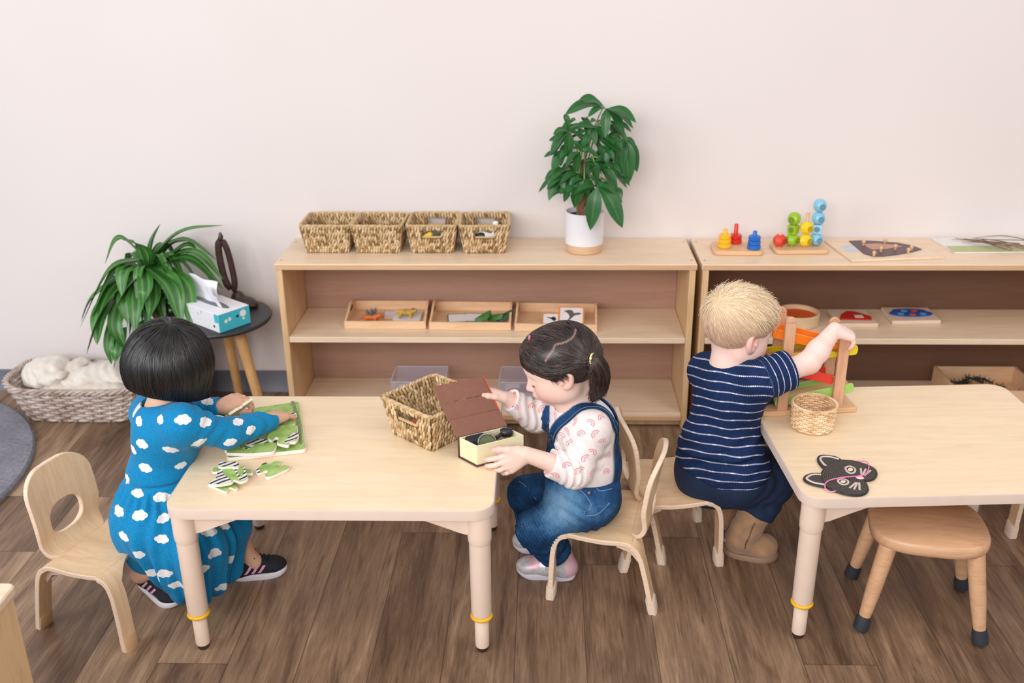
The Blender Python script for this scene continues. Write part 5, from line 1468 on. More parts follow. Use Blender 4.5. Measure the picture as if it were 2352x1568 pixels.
def sampler(F):
    d = F.d; gx, gy, gz = None, None, None
    n = A3(d.shape)
    def val(P):
        q = (P-F.lo)/F.h; i = np.clip(np.floor(q).astype(int), 0, (n-2).astype(int)); t = np.clip(q-i, 0, 1)
        r = 0
        for a in (0, 1):
            for b in (0, 1):
                for c in (0, 1):
                    w_ = (t[:, 0] if a else 1-t[:, 0])*(t[:, 1] if b else 1-t[:, 1])*(t[:, 2] if c else 1-t[:, 2])
                    r = r+w_*d[i[:, 0]+a, i[:, 1]+b, i[:, 2]+c]
        return r
    def grad(P, e=.003):
        g = np.stack([val(P+e*np.eye(3)[k])-val(P-e*np.eye(3)[k]) for k in range(3)], 1)
        return g/np.maximum(np.linalg.norm(g, axis=1, keepdims=True), 1e-9)
    return val, grad
def strands(F, seeds, flow, L, n, off, width, seed=0, lift=0.0, jit=.12):
    """hair ribbons that follow the surface of F along flow(P); returns V, F quads, rnd attribute"""
    rs = np.random.RandomState(seed); val, grad = sampler(F)
    P = np.array(seeds, float); m = len(P); L = np.broadcast_to(L, (m,))*rs.uniform(.65, 1.15, m); o = off*rs.uniform(.3, 1.6, m)
    tl = rs.uniform(-.75, .75, m); ct, st = np.cos(tl)[:, None], np.sin(tl)[:, None]
    jv = rs.normal(0, jit, (m, 3)); rows = []; g = grad(P); P = P-g*(val(P)-o)[:, None]
    for i in range(n+1):
        g = grad(P); D = flow(P)+jv; D = D-g*(D*g).sum(1, keepdims=True); D /= np.maximum(np.linalg.norm(D, axis=1, keepdims=True), 1e-9)
        S_ = np.cross(g, D); S_ = S_*ct+g*st; w_ = width*(1-(abs(i/n-.35)/.65)**2.0*.75 if i/n > .35 else .55+.45*i/n/.35)
        rows.append((P-S_*w_/2+g*0, P+g*width*.35, P+S_*w_/2))
        P = P+D*(L/n)[:, None]; g = grad(P); P = P-g*(val(P)-o-lift*L*(i/n)**2)[:, None]
    V = np.concatenate([np.stack(r, 1) for r in rows], 1)      # m, (n+1)*3, 3
    k = (n+1)*3; base = (np.arange(m)*k)[:, None, None]; q = []
    for i in range(n):
        a = i*3
        for j in (0, 1): q.append([a+j, a+j+1, a+3+j+1, a+3+j])
    Q = (base+np.array(q)[None]).reshape(-1, 4)
    return V.reshape(-1, 3), Q, np.repeat(rs.rand(m), k)
def surf_seeds(V, mask, n, seed=0):
    rs = np.random.RandomState(seed); i = np.nonzero(mask)[0]; return V[rs.choice(i, min(n, len(i)), replace=len(i) < n)]
def hair_mat(name, dark, mid, light, rough=.38, scalp=None):
    t = NT(name, rough, .5); v = t.coord((1, 1, 1)); f = t.noise(v, 130, 3); r_ = t.attr('rnd')
    c = t.ramp(t.math('MULTIPLY_ADD', f, .35, t.math('MULTIPLY', r_, .65)), [(.15, lin(dark)), (.55, lin(mid)), (.95, lin(light))])
    if scalp: c = t.mix(t.attr('scalp'), c, lin(scalp))
    t.color(c); return t.m
def merge(parts):
    """[(V, F, attrs)] -> one mesh"""
    vs, fs, at_, o = [], [], {}, 0
    keys = set(k for p in parts for k in p[2])
    for V, Fc, a in parts:
        vs.append(V); fs.append(Fc+o); o += len(V)
        for k in keys: at_.setdefault(k, []).append(np.asarray(a.get(k, np.zeros(len(V)))))
    return np.concatenate(vs), np.concatenate(fs), {k: np.concatenate(v) for k, v in at_.items()}
def cloth_noise(seed, amp=.0022, fr=48, stretch=(1, 1, .55)):
    rs = np.random.RandomState(seed); W_ = [(rs.normal(0, 1, 3)*A3(stretch)) for _ in range(5)]; W_ = [w_/np.linalg.norm(w_)*fr*(.7+.35*i) for i, w_ in enumerate(W_)]; ph = rs.uniform(0, 6, 5)
    def fn(x, y, z):
        q = .012*np.sin(x*31+z*27+seed)+.012*np.sin(y*29-z*23)
        s_ = 0
        for i, w_ in enumerate(W_): s_ = s_+np.sin((x+q)*w_[0]+(y+q)*w_[1]+(z-q)*w_[2]+ph[i])/(1+.5*i)
        return amp*.5*s_
    return fn
def folds(F, a, b, r, amp, count, seed=0, sharp=1.0):
    """compression rings across a limb segment a->b"""
    a = A3(a); b = A3(b); d = b-a; L = np.linalg.norm(d); d /= L
    def fn(x, y, z):
        t = ((x-a[0])*d[0]+(y-a[1])*d[1]+(z-a[2])*d[2]); dx, dy, dz = x-a[0]-t*d[0], y-a[1]-t*d[1], z-a[2]-t*d[2]
        rr = np.sqrt(dx*dx+dy*dy+dz*dz); u = np.clip(t/L, 0, 1); win = np.sin(np.pi*u)*((t > 0) & (t < L))*(rr < r)
        return amp*win*np.sin(2*np.pi*count*u+2.4*np.sin(dx*60+seed)+2.0*np.sin(dz*55+seed*2))
    return F.disp(fn)
def shoe(t, c, yaw, kind, mats, s=1.0, pitch=0.0, roll=0.0):
    """trainer: children of person t: shoe (> sole, laces, stripes). c = heel-to-toe middle on the floor"""
    M3 = Matrix.Rotation(yaw, 3, 'Z')@Matrix.Rotation(pitch, 3, 'Y')@Matrix.Rotation(roll, 3, 'X'); c = A3(c)
    Mn = np.array(M3); T = lambda x, y, z: c+s*(Mn@A3((x, y, z)))
    lo = c-.12; hi = c+.15
    Mr = Mn.T
    F = Field(lo, hi, .0018)
    F.cap(T(-.042, 0, .024), T(.035, .003, .020), s*.025, s*.023, .012); F.ell(T(.045, .003, .022), s*A3((.026, .024, .016)), .012, 'u', Mr)
    F.cap(T(-.040, 0, .03), T(-.036, 0, .056), s*.024, s*.021, .012); F.cap(T(-.02, 0, .045), T(.012, 0, .034), s*.017, s*.015, .014)
    F.ell(T(-.034, 0, .074), s*A3((.020, .0155, .022)), .004, 'sub', Mr)
    F.half(T(0, 0, .010), -Mn[:, 2], .002)
    V, Fc = F.mesh(); V = relax(V, Fc, 1)
    loc = (V-c)@Mn/s
    at_ = {'lx': loc[:, 0], 'ly': loc[:, 1], 'lz': loc[:, 2]}
    up = np_obj('shoe', V, Fc, mats[0], t, at_)
    G = Field(lo, hi, .0018)
    out = [(-.064, 0), (-.058, .018), (-.03, .0225), (.0, .0225), (.035, .0275), (.058, .02), (.070, .004), (.066, -.012), (.05, -.022), (.02, -.0245), (-.02, -.022), (-.05, -.020)]
    oq = curve([(a, b, 0) for a, b in out+out[:1]], 48)[:-1]; b = MB(); n = len(oq); lv = []
    for q, z in ((.96, .0), (1.0, .003), (1.02, .010), (1.0, .0145), (.97, .0155)):
        lv.append([T(p.x*q, p.y*q, z+(.010*max(0, (p.x-.03)/.04)**2*.5+.004*max(0, (-p.x-.03)/.03))*(1 if True else 0)) for p in oq])
    vs = [Vector(p) for r_ in lv for p in r_]
    b.add(vs, [(l*n+k, l*n+(k+1) % n, (l+1)*n+(k+1) % n, (l+1)*n+k) for l in range(4) for k in range(n)]+[tuple(range(n-1, -1, -1)), tuple((4)*n+k for k in range(n))])
    L0 = Vector(t.location)
    b.v = [(p[0]-L0.x, p[1]-L0.y, p[2]-L0.z) for p in b.v]
    b.build('sole', mats[1], up, smooth=50)
    val, grad = sampler(F)
    def onsurf(P, off):
        P = np.array(P)
        for _ in range(3): g = grad(P); P = P-g*(val(P)-off)[:, None]
        return P
    if kind == 'trainer':
        for sgn in (-1, 1):
            for k in range(3):
                x0 = -.012+.0145*k; a = T(x0-.008, sgn*.04, .0165); e = T(x0+.006, sgn*.03, .042)
                P = onsurf([a*(1-u)+e*u for u in np.linspace(0, 1, 8)], .0006)
                m = MB(); w_ = Mn[:, 0]*s*.0034; vs = []
                for p in P: vs += [Vector(p-w_-L0), Vector(p+w_-L0)]
                m.add(vs, [(2*i, 2*i+1, 2*i+3, 2*i+2) for i in range(7)]).build('pink_stripe', mats[2], up, smooth=180, fixn=False)
        m = MB()
        for k in range(5):
            x0 = -.010+.0095*k; P = onsurf([T(x0+.004*abs(v), .011*v, .06-.004*k) for v in np.linspace(-1, 1, 7)], .0016)
            m.tube([Vector(p-L0) for p in P], .0016*s, 6)
        for sg in (-1, 1):
            P = [T(-.006, 0, .054), T(-.008, sg*.012, .062), T(.002, sg*.020, .058), T(.0, sg*.010, .050)]
            m.tube([Vector(p-L0) for p in curve(P, 10)], .0014*s, 6)
        m.build('laces', mats[0], up, smooth=180)
    if kind == 'strap':
        for k, x0 in enumerate((-.014, .006)):
            P = onsurf([T(x0+.002*v, .024*v, .055-.025*v*v) for v in np.linspace(-1.05, 1.05, 12)], .0022)
            m = MB(); w_ = Mn[:, 0]*s*.0062; vs = []
            for p in P: vs += [Vector(p-w_-L0), Vector(p+w_-L0)]
            m.add(vs, [(2*i, 2*i+1, 2*i+3, 2*i+2) for i in range(11)]).build('strap', mats[2], up, smooth=180, fixn=False)
    return up, T
# ================================================================== girl in the blue cloud dress
def girl_a():
    t = thing('person', 'child with a black bob in a blue cloud-print dress doing the zebra puzzle', 'person', (-.85, 1.86, 0))
    f2 = unit((.66, .75, 0)); rt = unit((.75, -.66, 0))
    neck = J(372, 930, y=1.885); hc = J(398, 838, y=1.915)
    hf = unit((.62, .66, -.36)); HM = rotm(hf, (0, 0, 1))
    chest = J(385, 990, y=1.875); waist = J(368, 1085, y=1.865); pelvis = J(376, 1180, y=1.865)
    shR = J(418, 974, y=1.82); shL = J(345, 948, y=1.945)
    wrR = J(622, 962, z=.408); elR = J(520, 995, z=.425)
    wrL = J(503, 936, z=.425); elL = J(432, 950, y=2.0)
    knR = J(440, 1250, y=1.83); anR = J(322, 1318, y=1.845); knL = J(530, 1175, y=1.95); anL = J(562, 1268, y=1.955)
    skin = skin_mat('skin_tan', (226, 178, 152), (212, 128, 106))
    # ---- body
    F = Field((-1.02, 1.66, 0), (-.48, 2.18, .70), .002)
    P = head(F, hc, HM, .93)
    F.cap(hc-.02*hf-A3((0, 0, .05)), neck+A3((0, 0, -.01)), .034, .036, .02)
    F.cap(neck-A3((0, 0, .03)), chest, .04, .055, .02); F.cap(chest, waist, .055, .052, .02); F.cap(waist, pelvis, .052, .06, .02)
    for s_, e, w_ in ((shR, elR, wrR), (shL, elL, wrL)):
        F.cap(chest+A3((0, 0, .02)), s_, .035, .024, .02); F.cap(s_, e, .024, .020, .01); F.cap(e, w_, .020, .0155, .01)
    for k_, a_ in ((knR, anR), (knL, anL)):
        F.cap(pelvis, k_, .05, .033, .02); F.cap(k_, a_, .031, .021, .012)
    F.cap(anL, anL+A3((.02, .005, -.03)), .020, .019, .01)
    tR = hand(F, wrR, J(655, 948, z=.392)-wrR, (0, -.15, 1), 1, 1.05, [(8, 12, 10), (6, 10, 8), (6, 10, 8), (8, 12, 10)], spread=1.2)
    tL = hand(F, wrL, A3((.74, .55, .14)), (-.15, -.35, .9), -1, 1.08, [(22, 42, 30), (20, 38, 26), (18, 34, 24), (16, 30, 22)], tdir=(.80, .45, -.42), tb=35)
    V, Fc = F.mesh(); V = relax(V, Fc, 1)
    bl = gauss_attr(V, [(q, .010, .55) for q in tR+tL]+[(P(.05, -.04, -.035), .03, .4)])
    body = np_obj('body', V, Fc, skin, t, {'blush': bl})
    # ---- hair: blunt bob
    H = Field(hc-.15, hc+.15, .002)
    Hm = rotm(hf*A3((1, 1, .25)), (0, 0, 1))
    ct = hc+A3((-.004, -.002, .026))
    H.ell(ct, (.083, .077, .077), .01, 'u', HM)
    H.ell(ct+A3((-.006, -.006, -.026)), (.084, .081, .070), .03, 'u', Hm)
    H.cap(ct+A3((-.006, -.006, -.03)), ct+A3((-.010, -.008, -.11)), .077, .073, .04)
    # front opening for the face
    H.ell(hc+.105*hf-A3((0, 0, .035)), (.06, .052, .075), .012, 'sub', HM)
    # hem: cut by a plane rising to the back
    hem = J(405, 915, y=1.87); hl = J(305, 893, y=1.90)
    hemn = unit(A3((-.10, .05, -1)))
    H.half(J(400, 914, y=1.855), -unit(HM[2]*A3((1, 1, 1.15))), .004)
    H.cap(ct+A3((-.002, 0.0, -.06)), ct+A3((-.004, 0, -.14)), .058, .062, .008, 'sub')
    HV, HF = H.mesh(); HV = relax(HV, HF, 2); HN = vnormals(HV, HF)
    crown = J(393, 762, y=1.90)
    def flow(Pp):
        d = Pp-crown; d[:, 2] = 0; d /= np.maximum(np.linalg.norm(d, axis=1, keepdims=True), 1e-6)
        w_ = np.clip((crown[2]-Pp[:, 2])/.05, 0, 1)[:, None]
        return d*(1-w_)*1.0+A3((0, 0, -1))*(w_+.15)-d*.05*w_
    out = ((HV-ct)*HN).sum(1) > 0
    sd = surf_seeds(HV, out & (HV[:, 2] > hem[2]+.03), 3400, 1)
    sv, sf, sr = strands(H, sd, flow, .085, 9, .0010, .0019, 2, jit=.05)
    sd2 = surf_seeds(HV, out & (HV[:, 2] < hem[2]+.035), 700, 3)
    sv2, sf2, sr2 = strands(H, sd2, flow, .026, 5, .0008, .0022, 4, jit=.08)
    Vm, Fm, at_ = merge([(HV, HF, {'rnd': np.full(len(HV), .2)}), (sv, sf, {'rnd': sr}), (sv2, sf2, {'rnd': sr2})])
    np_obj('hair', Vm, Fm, hair_mat('black_hair', (10, 9, 10), (22, 19, 20), (48, 40, 38), .34), t, at_)
    # ---- dress
    D = Field((-1.03, 1.64, .0), (-.52, 2.14, .54), .0024)
    D.cap(neck-A3((0, 0, .026)), chest, .047, .068, .03); D.cap(chest, waist, .070, .062, .03)
    D.ell(chest+A3((0, 0, .012)), (.054, .086, .046), .03, 'u', rotm(f2, (0, 0, 1)))
    for s_, e, w_ in ((shR, elR, wrR), (shL, elL, wrL)):
        D.cap(chest+A3((0, 0, .015)), s_, .05, .040, .03); D.cap(s_, e, .040, .032, .022); D.cap(e, w_, .032, .0255, .015)
    top = D.d.copy()
    # skirt: gathered at the waist, over both thighs, hanging to the floor
    D.cap(waist+A3((0, 0, -.004)), pelvis, .064, .090, .02); D.cap(waist-A3((0, 0, .01)), pelvis-.02*f2, .060, .086, .03)
    D.cap(pelvis, knR, .090, .070, .04); D.cap(pelvis, knL-A3((0, 0, .012)), .085, .055, .04)
    for a, b, ra, rb in ((J(318, 1190, y=1.86), J(338, 1272, y=1.84), .050, .038), (J(372, 1230, y=1.81), J(392, 1292, y=1.80), .060, .042), (J(425, 1260, y=1.80), J(438, 1342, y=1.80), .062, .044),
                         (J(470, 1240, y=1.84), J(474, 1332, y=1.83), .055, .038), (J(510, 1225, y=1.90), J(515, 1300, y=1.91), .045, .028), (J(528, 1200, y=1.93), J(530, 1285, y=1.93), .035, .022)):
        D.cap(a, b, ra, rb, .03)
    cx, cy = J(430, 1230, y=1.85)[:2]
    def pleat(x, y, z):
        a = np.arctan2(y-cy, x-cx); h = np.clip((waist[2]-.005-z)/.03, 0, 1); g = np.clip((waist[2]-z)/.28, 0, 1)
        aw = np.arctan2(y-waist[1], x-waist[0]); near = np.exp(-((waist[2]-z-.02)/.03)**2)
        return h*(-.0085*g*np.sin(a*11+2.0*np.sin(a*3)+z*8)-.0042*g*np.sin(a*23+1.3)-.0050*near*np.sin(aw*26))
    D.disp(pleat, .03)
    D.disp(lambda x, y, z: .0048*np.exp(-((z-waist[2])/.004)**2)*(np.hypot(x-waist[0], y-waist[1]) < .105), .02)   # waist seam
    folds(D, shR, elR, .05, .0022, 3.2, 1); folds(D, elR, wrR, .045, .0020, 3.5, 2); folds(D, elL, wrL, .045, .0020, 4, 3)
    D.disp(cloth_noise(4, .0016, 36), .02)
    # openings: neck, cuffs, hem, and the hollow under the skirt
    D.half((0, 0, .012), (0, 0, -1), .002)
    D.cap(neck-A3((0, 0, .026)), neck+A3((.01, .008, .04)), .043, .052, .004, 'sub')
    for e, w_ in ((elR, wrR), (elL, wrL)):
        d = unit(w_-e); D.cap(w_+d*.043, w_+d*.12, .045, .045, .003, 'sub')
    hemc = [J(300, 1330, y=1.84)]
    D.cap(J(290, 1345, y=1.84), J(352, 1395, y=1.80), .034, .036, .008, 'sub')        # lifted hem at the near left
    D.cap(J(545, 1390, y=1.92), J(575, 1300, y=1.95), .040, .036, .01, 'sub')
    DV, DF = D.mesh(); DV = relax(DV, DF, 1); DN = vnormals(DV, DF)
    cl = np.full(len(DV), .02); rs = np.random.RandomState(5)
    z2 = [(305, 965), (500, 950), (705, 955), (900, 975), (1025, 1010), (1320, 1045), (1370, 930), (335, 1170), (595, 1225), (850, 1170), (1135, 1160), (365, 1385), (690, 1365), (765, 1275), (255, 1220), (195, 1490), (285, 1475), (655, 1485), (855, 845), (1020, 905), (320, 820), (1200, 970)]
    z3 = [(870, 365), (805, 405), (1025, 390), (885, 505), (745, 475), (775, 570), (1040, 520), (780, 640), (845, 670), (1030, 655), (1065, 720), (870, 760), (945, 755), (1045, 875), (1330, 610), (1300, 700), (1350, 745), (1285, 855), (1470, 785), (1410, 960), (960, 870), (1115, 945), (1430, 565)]
    pts = [(240+x/3.92, 720+y/3.92) for x, y in z2]+[(x/2.76, 1000+y/2.76) for x, y in z3]
    cen = []
    for p in pts:
        q = surf_at(DV, *p)
        if all(((q-c)**2).sum() > .036**2 for c in cen): cen.append(q)
    # fill the unseen side
    for i in rs.permutation(len(DV))[:4000]:
        if min(((DV[i]-c)**2).sum() for c in cen) > .085**2: cen.append(DV[i])
    for c in cen:
        m = np.nonzero(((DV-c)**2).sum(1) < .030**2)[0]; n = DN[m[np.argmin(((DV[m]-c)**2).sum(1))]]
        u = np.cross((0, 0, 1), n); u = u/max(np.linalg.norm(u), 1e-6) if np.linalg.norm(u) > .1 else A3((1, 0, 0)); a = rs.uniform(-.35, .35); v = np.cross(n, u)
        u, v = u*math.cos(a)+v*math.sin(a), v*math.cos(a)-u*math.sin(a)
        q = DV[m]-c; x, y = q@u, q@v; sc = rs.uniform(.86, 1.08); fl = rs.choice([-1, 1]); x = x*fl; d = np.full(len(m), 1.)
        for bx, by, br in ((-.0105, -.001, .0058), (-.004, .0035, .0075), (.0045, .003, .0070), (.0115, -.0005, .0055), (-.0045, -.0045, .0062), (.005, -.0045, .0060)):
            d = np.minimum(d, np.hypot(x-bx*sc, y-by*sc)-br*sc)
        cl[m] = np.minimum(cl[m], d)
    nt = NT('cloud_print_jersey', .85, .15); v = nt.coord(); f = nt.noise(v, 300, 3)
    m_ = nt.math('LESS_THAN', nt.attr('cloud'), 0.0)
    blue = nt.ramp(f, [(.3, lin((10, 116, 168))), (.7, lin((20, 134, 186)))])
    nt.color(nt.mix(m_, blue, lin((232, 230, 232)))); nt.bump(f, .15, .001); nt.b.inputs['Sheen Weight'].default_value = .1
    np_obj('dress', DV, DF, nt.m, t, {'cloud': cl})
    nb = MB(); ring = []
    for k in range(40):
        a = 2*PI*k/40; ring.append(Vector(neck)+Vector((.006, .005, -.012))+Vector((.047*math.cos(a), .047*math.sin(a), .006*math.sin(a+2.2))))
    # ---- shoes
    blk = plain('navy_knit', (24, 26, 36), .8, .15, 200); wht = plain('sole_white', (226, 222, 230), .6, .03); pnk = plain('stripe_pink', (232, 160, 190), .6)
    fl = atan = None
    a = J(600, 1322, z=0); shoe(t, (a[0]-.012, a[1]+.004, .0), R(12), 'trainer', (blk, wht, pnk), 1.02)
    b = J(348, 1388, z=0); shoe(t, (b[0]+.004, b[1]+.036, .004), R(-38), 'trainer', (blk, wht, pnk), 1.04, pitch=R(6))
    # ---- the puzzle piece held in the left hand
    p = (A3(tL[0])+tL[1]+tL[4])/3; q0 = J(522, 958, z=.432); q1 = J(575, 922, z=.446)
    d = unit(q1-q0); n_ = unit(np.cross(d, (-.15, .85, -.50))); w_ = np.cross(n_, d); c = (q0+q1)/2+A3((0, 0, 0)); L = np.linalg.norm(q1-q0)
    o = []
    for a_, b_ in ((-.5, -.5), (-.12, -.5), (-.1, -.34), (.06, -.34), (.08, -.5), (.5, -.5), (.5, .5), (.1, .5), (0, .78), (-.1, .5), (-.5, .5)): o.append((a_*L, b_*.036))
    tt = thing('puzzle_piece', 'cream-edged puzzle piece held up in the left hand of the girl in blue', 'puzzle piece', tuple(c), 0, 'zebra puzzle pieces')
    fn = lambda pp: tuple(d*pp.x+w_*pp.y+n_*pp.z)
    MB().prism(o, -.003, .003, fn=fn, bev=.0006).build('body', plain('puzzle_back', (236, 222, 196), .6, .03), tt)
    MB().prism([(x*.97, y*.97) for x, y in o], .0031, .0035, fn=fn).build('grass_picture', M_grass, tt)
girl_a()
# ================================================================== girl in dungarees
def girl_b():
    t = thing('person', 'child with a dark ponytail in denim dungarees holding the open brown box', 'person', (.12, 1.965, 0))
    hc = J(1287, 838, y=1.965); hf = unit((-.93, -.06, -.33)); HM = rotm(hf, (0, 0, 1))
    neck = J(1322, 930, y=1.968); chest = J(1338, 990, y=1.965); belly = J(1338, 1065, y=1.965); pelvis = J(1334, 1128, y=1.965)
    shN = J(1360, 985, y=1.900); shF = J(1292, 935, y=2.035)
    elN = J(1322, 1082, y=1.872); wrN = J(1205, 1042, y=1.853)
    elF = J(1232, 960, y=2.035); wrF = J(1168, 916, y=2.005)
    hipN = J(1362, 1142, y=1.925); hipF = J(1345, 1120, y=2.01); knN = J(1236, 1212, y=1.915); knF = J(1212, 1136, y=2.03)
    anN = J(1281, 1275, y=1.955); anF = J(1240, 1228, y=2.06)
    skin = skin_mat('skin_fair', (240, 206, 192), (226, 140, 128))
    F = Field((-.16, 1.78, 0), (.24, 2.12, .67), .0019)
    P = head(F, hc, HM, .92, 1.16)
    F.cap(hc-.025*hf-A3((0, 0, .05)), neck, .034, .038, .02); F.cap(neck, chest, .04, .055, .02)
    F.cap(chest, belly, .052, .055, .02); F.cap(belly, pelvis, .055, .055, .02)
    for s_, e, w_ in ((shN, elN, wrN), (shF, elF, wrF)):
        F.cap(chest+A3((0, 0, .02)), s_, .035, .026, .02); F.cap(s_, e, .026, .022, .01); F.cap(e, w_, .0235, .0165, .012)
    for h_, k_, a_ in ((hipN, knN, anN), (hipF, knF, anF)):
        F.cap(pelvis, h_, .05, .044, .02); F.cap(h_, k_, .046, .036, .02); F.cap(k_, a_, .034, .024, .012)
    # hands: near one flat along the box with the thumb on its rim, far one pinching the lid
    tN = hand(F, wrN, (-.84, -.30, -.38), (.42, -.85, .22), -1, 1.08, [(14, 16, 12), (16, 20, 14), (20, 22, 16), (26, 26, 18)], tdir=(.78, .62, .15), tb=10)
    tF = hand(F, wrF, (-.86, .20, .34), (.10, .42, .9), 1, 1.02, [(18, 30, 22), (34, 36, 24), (42, 40, 26), (48, 40, 26)], tdir=(.80, .62, -.25), tb=25)
    V, Fc = F.mesh(); V = relax(V, Fc, 1)
    ey = [surf_at(V, 1246, 905)]
    bl = gauss_attr(V, [(q, .009, .5) for q in tN+tF]+[(P(.055, .034, -.038), .028, .45), (P(.055, -.034, -.038), .028, .45), (P(.083, 0, -.054), .012, .6), (P(.088, 0, -.03), .012, .3), (P(-.006, .066, -.012), .022, .4)])
    body = np_obj('body', V, Fc, skin, t, {'blush': bl})
    dk = plain('dark_lash', (58, 38, 34), .7); bw_ = plain('brow_hair', (112, 82, 70), .8)
    L0 = Vector(t.location)
    def facial(name, pts, r_, mat, off=.0006):
        q = [surf_at(V, *p, rad=4) for p in pts]; c = curve([Vector(x)-L0 for x in q], 10); n = len(c)
        d = Vector(hf)*off+Vector((0, -off, 0))
        MB().tube([p+d for p in c], [r_*(.35+.65*math.sin(PI*(i+.5)/n)) for i in range(n)], 6, flat=.6).build(name, mat, body, smooth=180)
    for s_ in (1, -1):
        q = [P(.0755-.004*abs(k-1), s_*(.027+.011*(k-1)), -.0145+.002*(k == 1)*-1) for k in range(3)]
        MB().tube(curve([Vector(x)-L0 for x in q], 8), [.0006, .0009, .0011, .0011, .0011, .0011, .001, .0009, .0006], 6).build('eyelashes', dk, body, smooth=180)
        q = [P(.0800-.003*k-.0015*k*k, s_*(.014+.012*k), .0125+.0025*(k == 1)) for k in range(4)]
        MB().tube(curve([Vector(x)-L0 for x in q], 9), [.0006, .0012, .0014, .0014, .0014, .0013, .0011, .0009, .0007, .0004], 6, flat=.6).build('eyebrow', bw_, body, smooth=180)
    # ---- hair: parted, drawn into a low ponytail
    H = Field(hc-A3((.12, .12, .12)), hc+A3((.13, .12, .14)), .0019)
    s = .92; f, l, u = HM
    Q = lambda x, y, z: hc+s*(x*f+y*l+z*u)
    H.ell(Q(-.014, 0, .024), s*A3((.0865, .0745, .0765)), .01, 'u', HM)
    H.ell(Q(.030, 0, .045), s*A3((.048, .058, .040)), .03, 'u', HM)
    H.ell(Q(.062, -.036, .005), s*A3((.022, .022, .050)), .02, 'u', HM)
    tie = J(1355, 830, y=1.900)
    H.cap(Q(-.06, .02, .005), tie, .032, .010, .03)
    # cut the face and the nape free
    H.ell(Q(.082, .012, -.040), s*A3((.048, .062, .066)), .010, 'sub', HM)
    H.ell(Q(.020, .075, -.052), s*A3((.048, .030, .044)), .008, 'sub', HM)
    H.ell(Q(.020, -.075, -.052), s*A3((.048, .030, .044)), .008, 'sub', HM)
    for y in (-1, 1): H.ell(Q(-.003, y*.076, -.018), s*A3((.020, .024, .026)), .006, 'sub', HM)
    H.half(Q(-.05, 0, -.048), -unit(u*1.0+f*.25), .008)
    HV, HF = H.mesh(); HV = relax(HV, HF, 2); HN = vnormals(HV, HF)
    part = [surf_at(HV, *p) for p in ((1322, 757), (1318, 770), (1304, 783), (1289, 789), (1276, 792), (1270, 803), (1262, 814), (1252, 828))]
    pc = np.array([list(p) for p in curve([Vector(p) for p in part], 60)])
    pd = np.sqrt(((HV[:, None, :]-pc[None])**2).sum(2).min(1)) if len(HV) < 60000 else np.min([np.sqrt(((HV-q)**2).sum(1)) for q in pc], 0)
    scal = np.clip(1-pd/.0030, 0, 1)**.7*(.65+.35*np.sin(HV[:, 0]*900)*np.sin(HV[:, 2]*700))
    ctr = Q(-.014, 0, .024)
    def flow(Pp):
        d = tie-Pp; d /= np.maximum(np.linalg.norm(d, axis=1, keepdims=True), 1e-6)
        fr = np.clip(((Pp-ctr)@f-.01)/.05, 0, 1)[:, None]*np.clip((((Pp-ctr)@l)-(-.005))/.02, 0, 1)[:, None]
        far = np.clip(-((Pp-ctr)@l)/.03, 0, 1)[:, None]
        return d*(1-.35*fr-.5*far)+(-u)*(.35*fr+.45*far)+(-f)*.15*far
    out = ((HV-ctr)*HN).sum(1) > 0
    free = pd > .0045
    sd = surf_seeds(HV, out & free, 3600, 1)
    sv, sf, sr = strands(H, sd, flow, .055, 8, .0010, .0017, 2, jit=.06)
    k = (8+1)*3; SV = sv.reshape(-1, k, 3); ok = np.min([np.sqrt(((SV-q)**2).sum(2)).min(1) for q in pc], 0) > .0050
    SV = SV[ok]; m = len(SV); base = (np.arange(m)*k)[:, None, None]
    sf = (base+sf.reshape(-1, 16, 4)[0][None]).reshape(-1, 4); sv = SV.reshape(-1, 3); sr = sr.reshape(-1, k)[ok].ravel()
    # soft fringe hairs over the temple and forehead
    hl = (HV-ctr)@f
    edge = out & (hl > .012) & (((HV-ctr)@u) < .012)
    sd2 = surf_seeds(HV, edge & ((HV-ctr)@l > .018) & (((HV-ctr)@u) < .010) & (((HV-ctr)@u) > -.016) & (((HV-ctr)*HN).sum(1) > .05) & (hl < .042), 260, 7)
    sv2, sf2, sr2 = strands(F, sd2, lambda Pp: -u*.75-.55*f+.0*Pp, .023, 6, .0014, .0010, 8, lift=.03, jit=.25)
    parts = [(HV, HF, {'rnd': np.full(len(HV), .25), 'scalp': scal}), (sv, sf, {'rnd': sr}), (sv2, sf2, {'rnd': sr2})]
    hm = hair_mat('dark_brown_hair', (20, 14, 13), (46, 33, 30), (96, 70, 60), .36, (178, 138, 124))
    Vm, Fm, at_ = merge(parts); hair = np_obj('hair', Vm, Fm, hm, t, at_)
    # ponytail
    G = Field(tie-A3((.05, .06, .14)), tie+A3((.09, .06, .06)), .0019)
    tail = [tie, J(1365, 832, y=1.897), J(1376, 856, y=1.900), J(1375, 888, y=1.908), J(1362, 916, y=1.922)]
    tail = [A3(p) for p in curve([Vector(p) for p in tail], 12)]
    G.chain(tail, [.006, .0085, .012, .0150, .0170, .0180, .018, .0175, .0165, .0145, .0115, .007, .003], .008)
    TV, TF = G.mesh(); ax = np.array(tail)
    def tflow(Pp):
        i = np.argmin(((Pp[:, None, :]-ax[None])**2).sum(2), 1); i = np.clip(i, 0, len(ax)-2); d = ax[i+1]-ax[i]
        return d/np.linalg.norm(d, axis=1, keepdims=True)
    sd = surf_seeds(TV, np.ones(len(TV), bool), 900, 3); sv, sf, sr = strands(G, sd, tflow, .06, 8, .0012, .0017, 5, lift=.03, jit=.07)
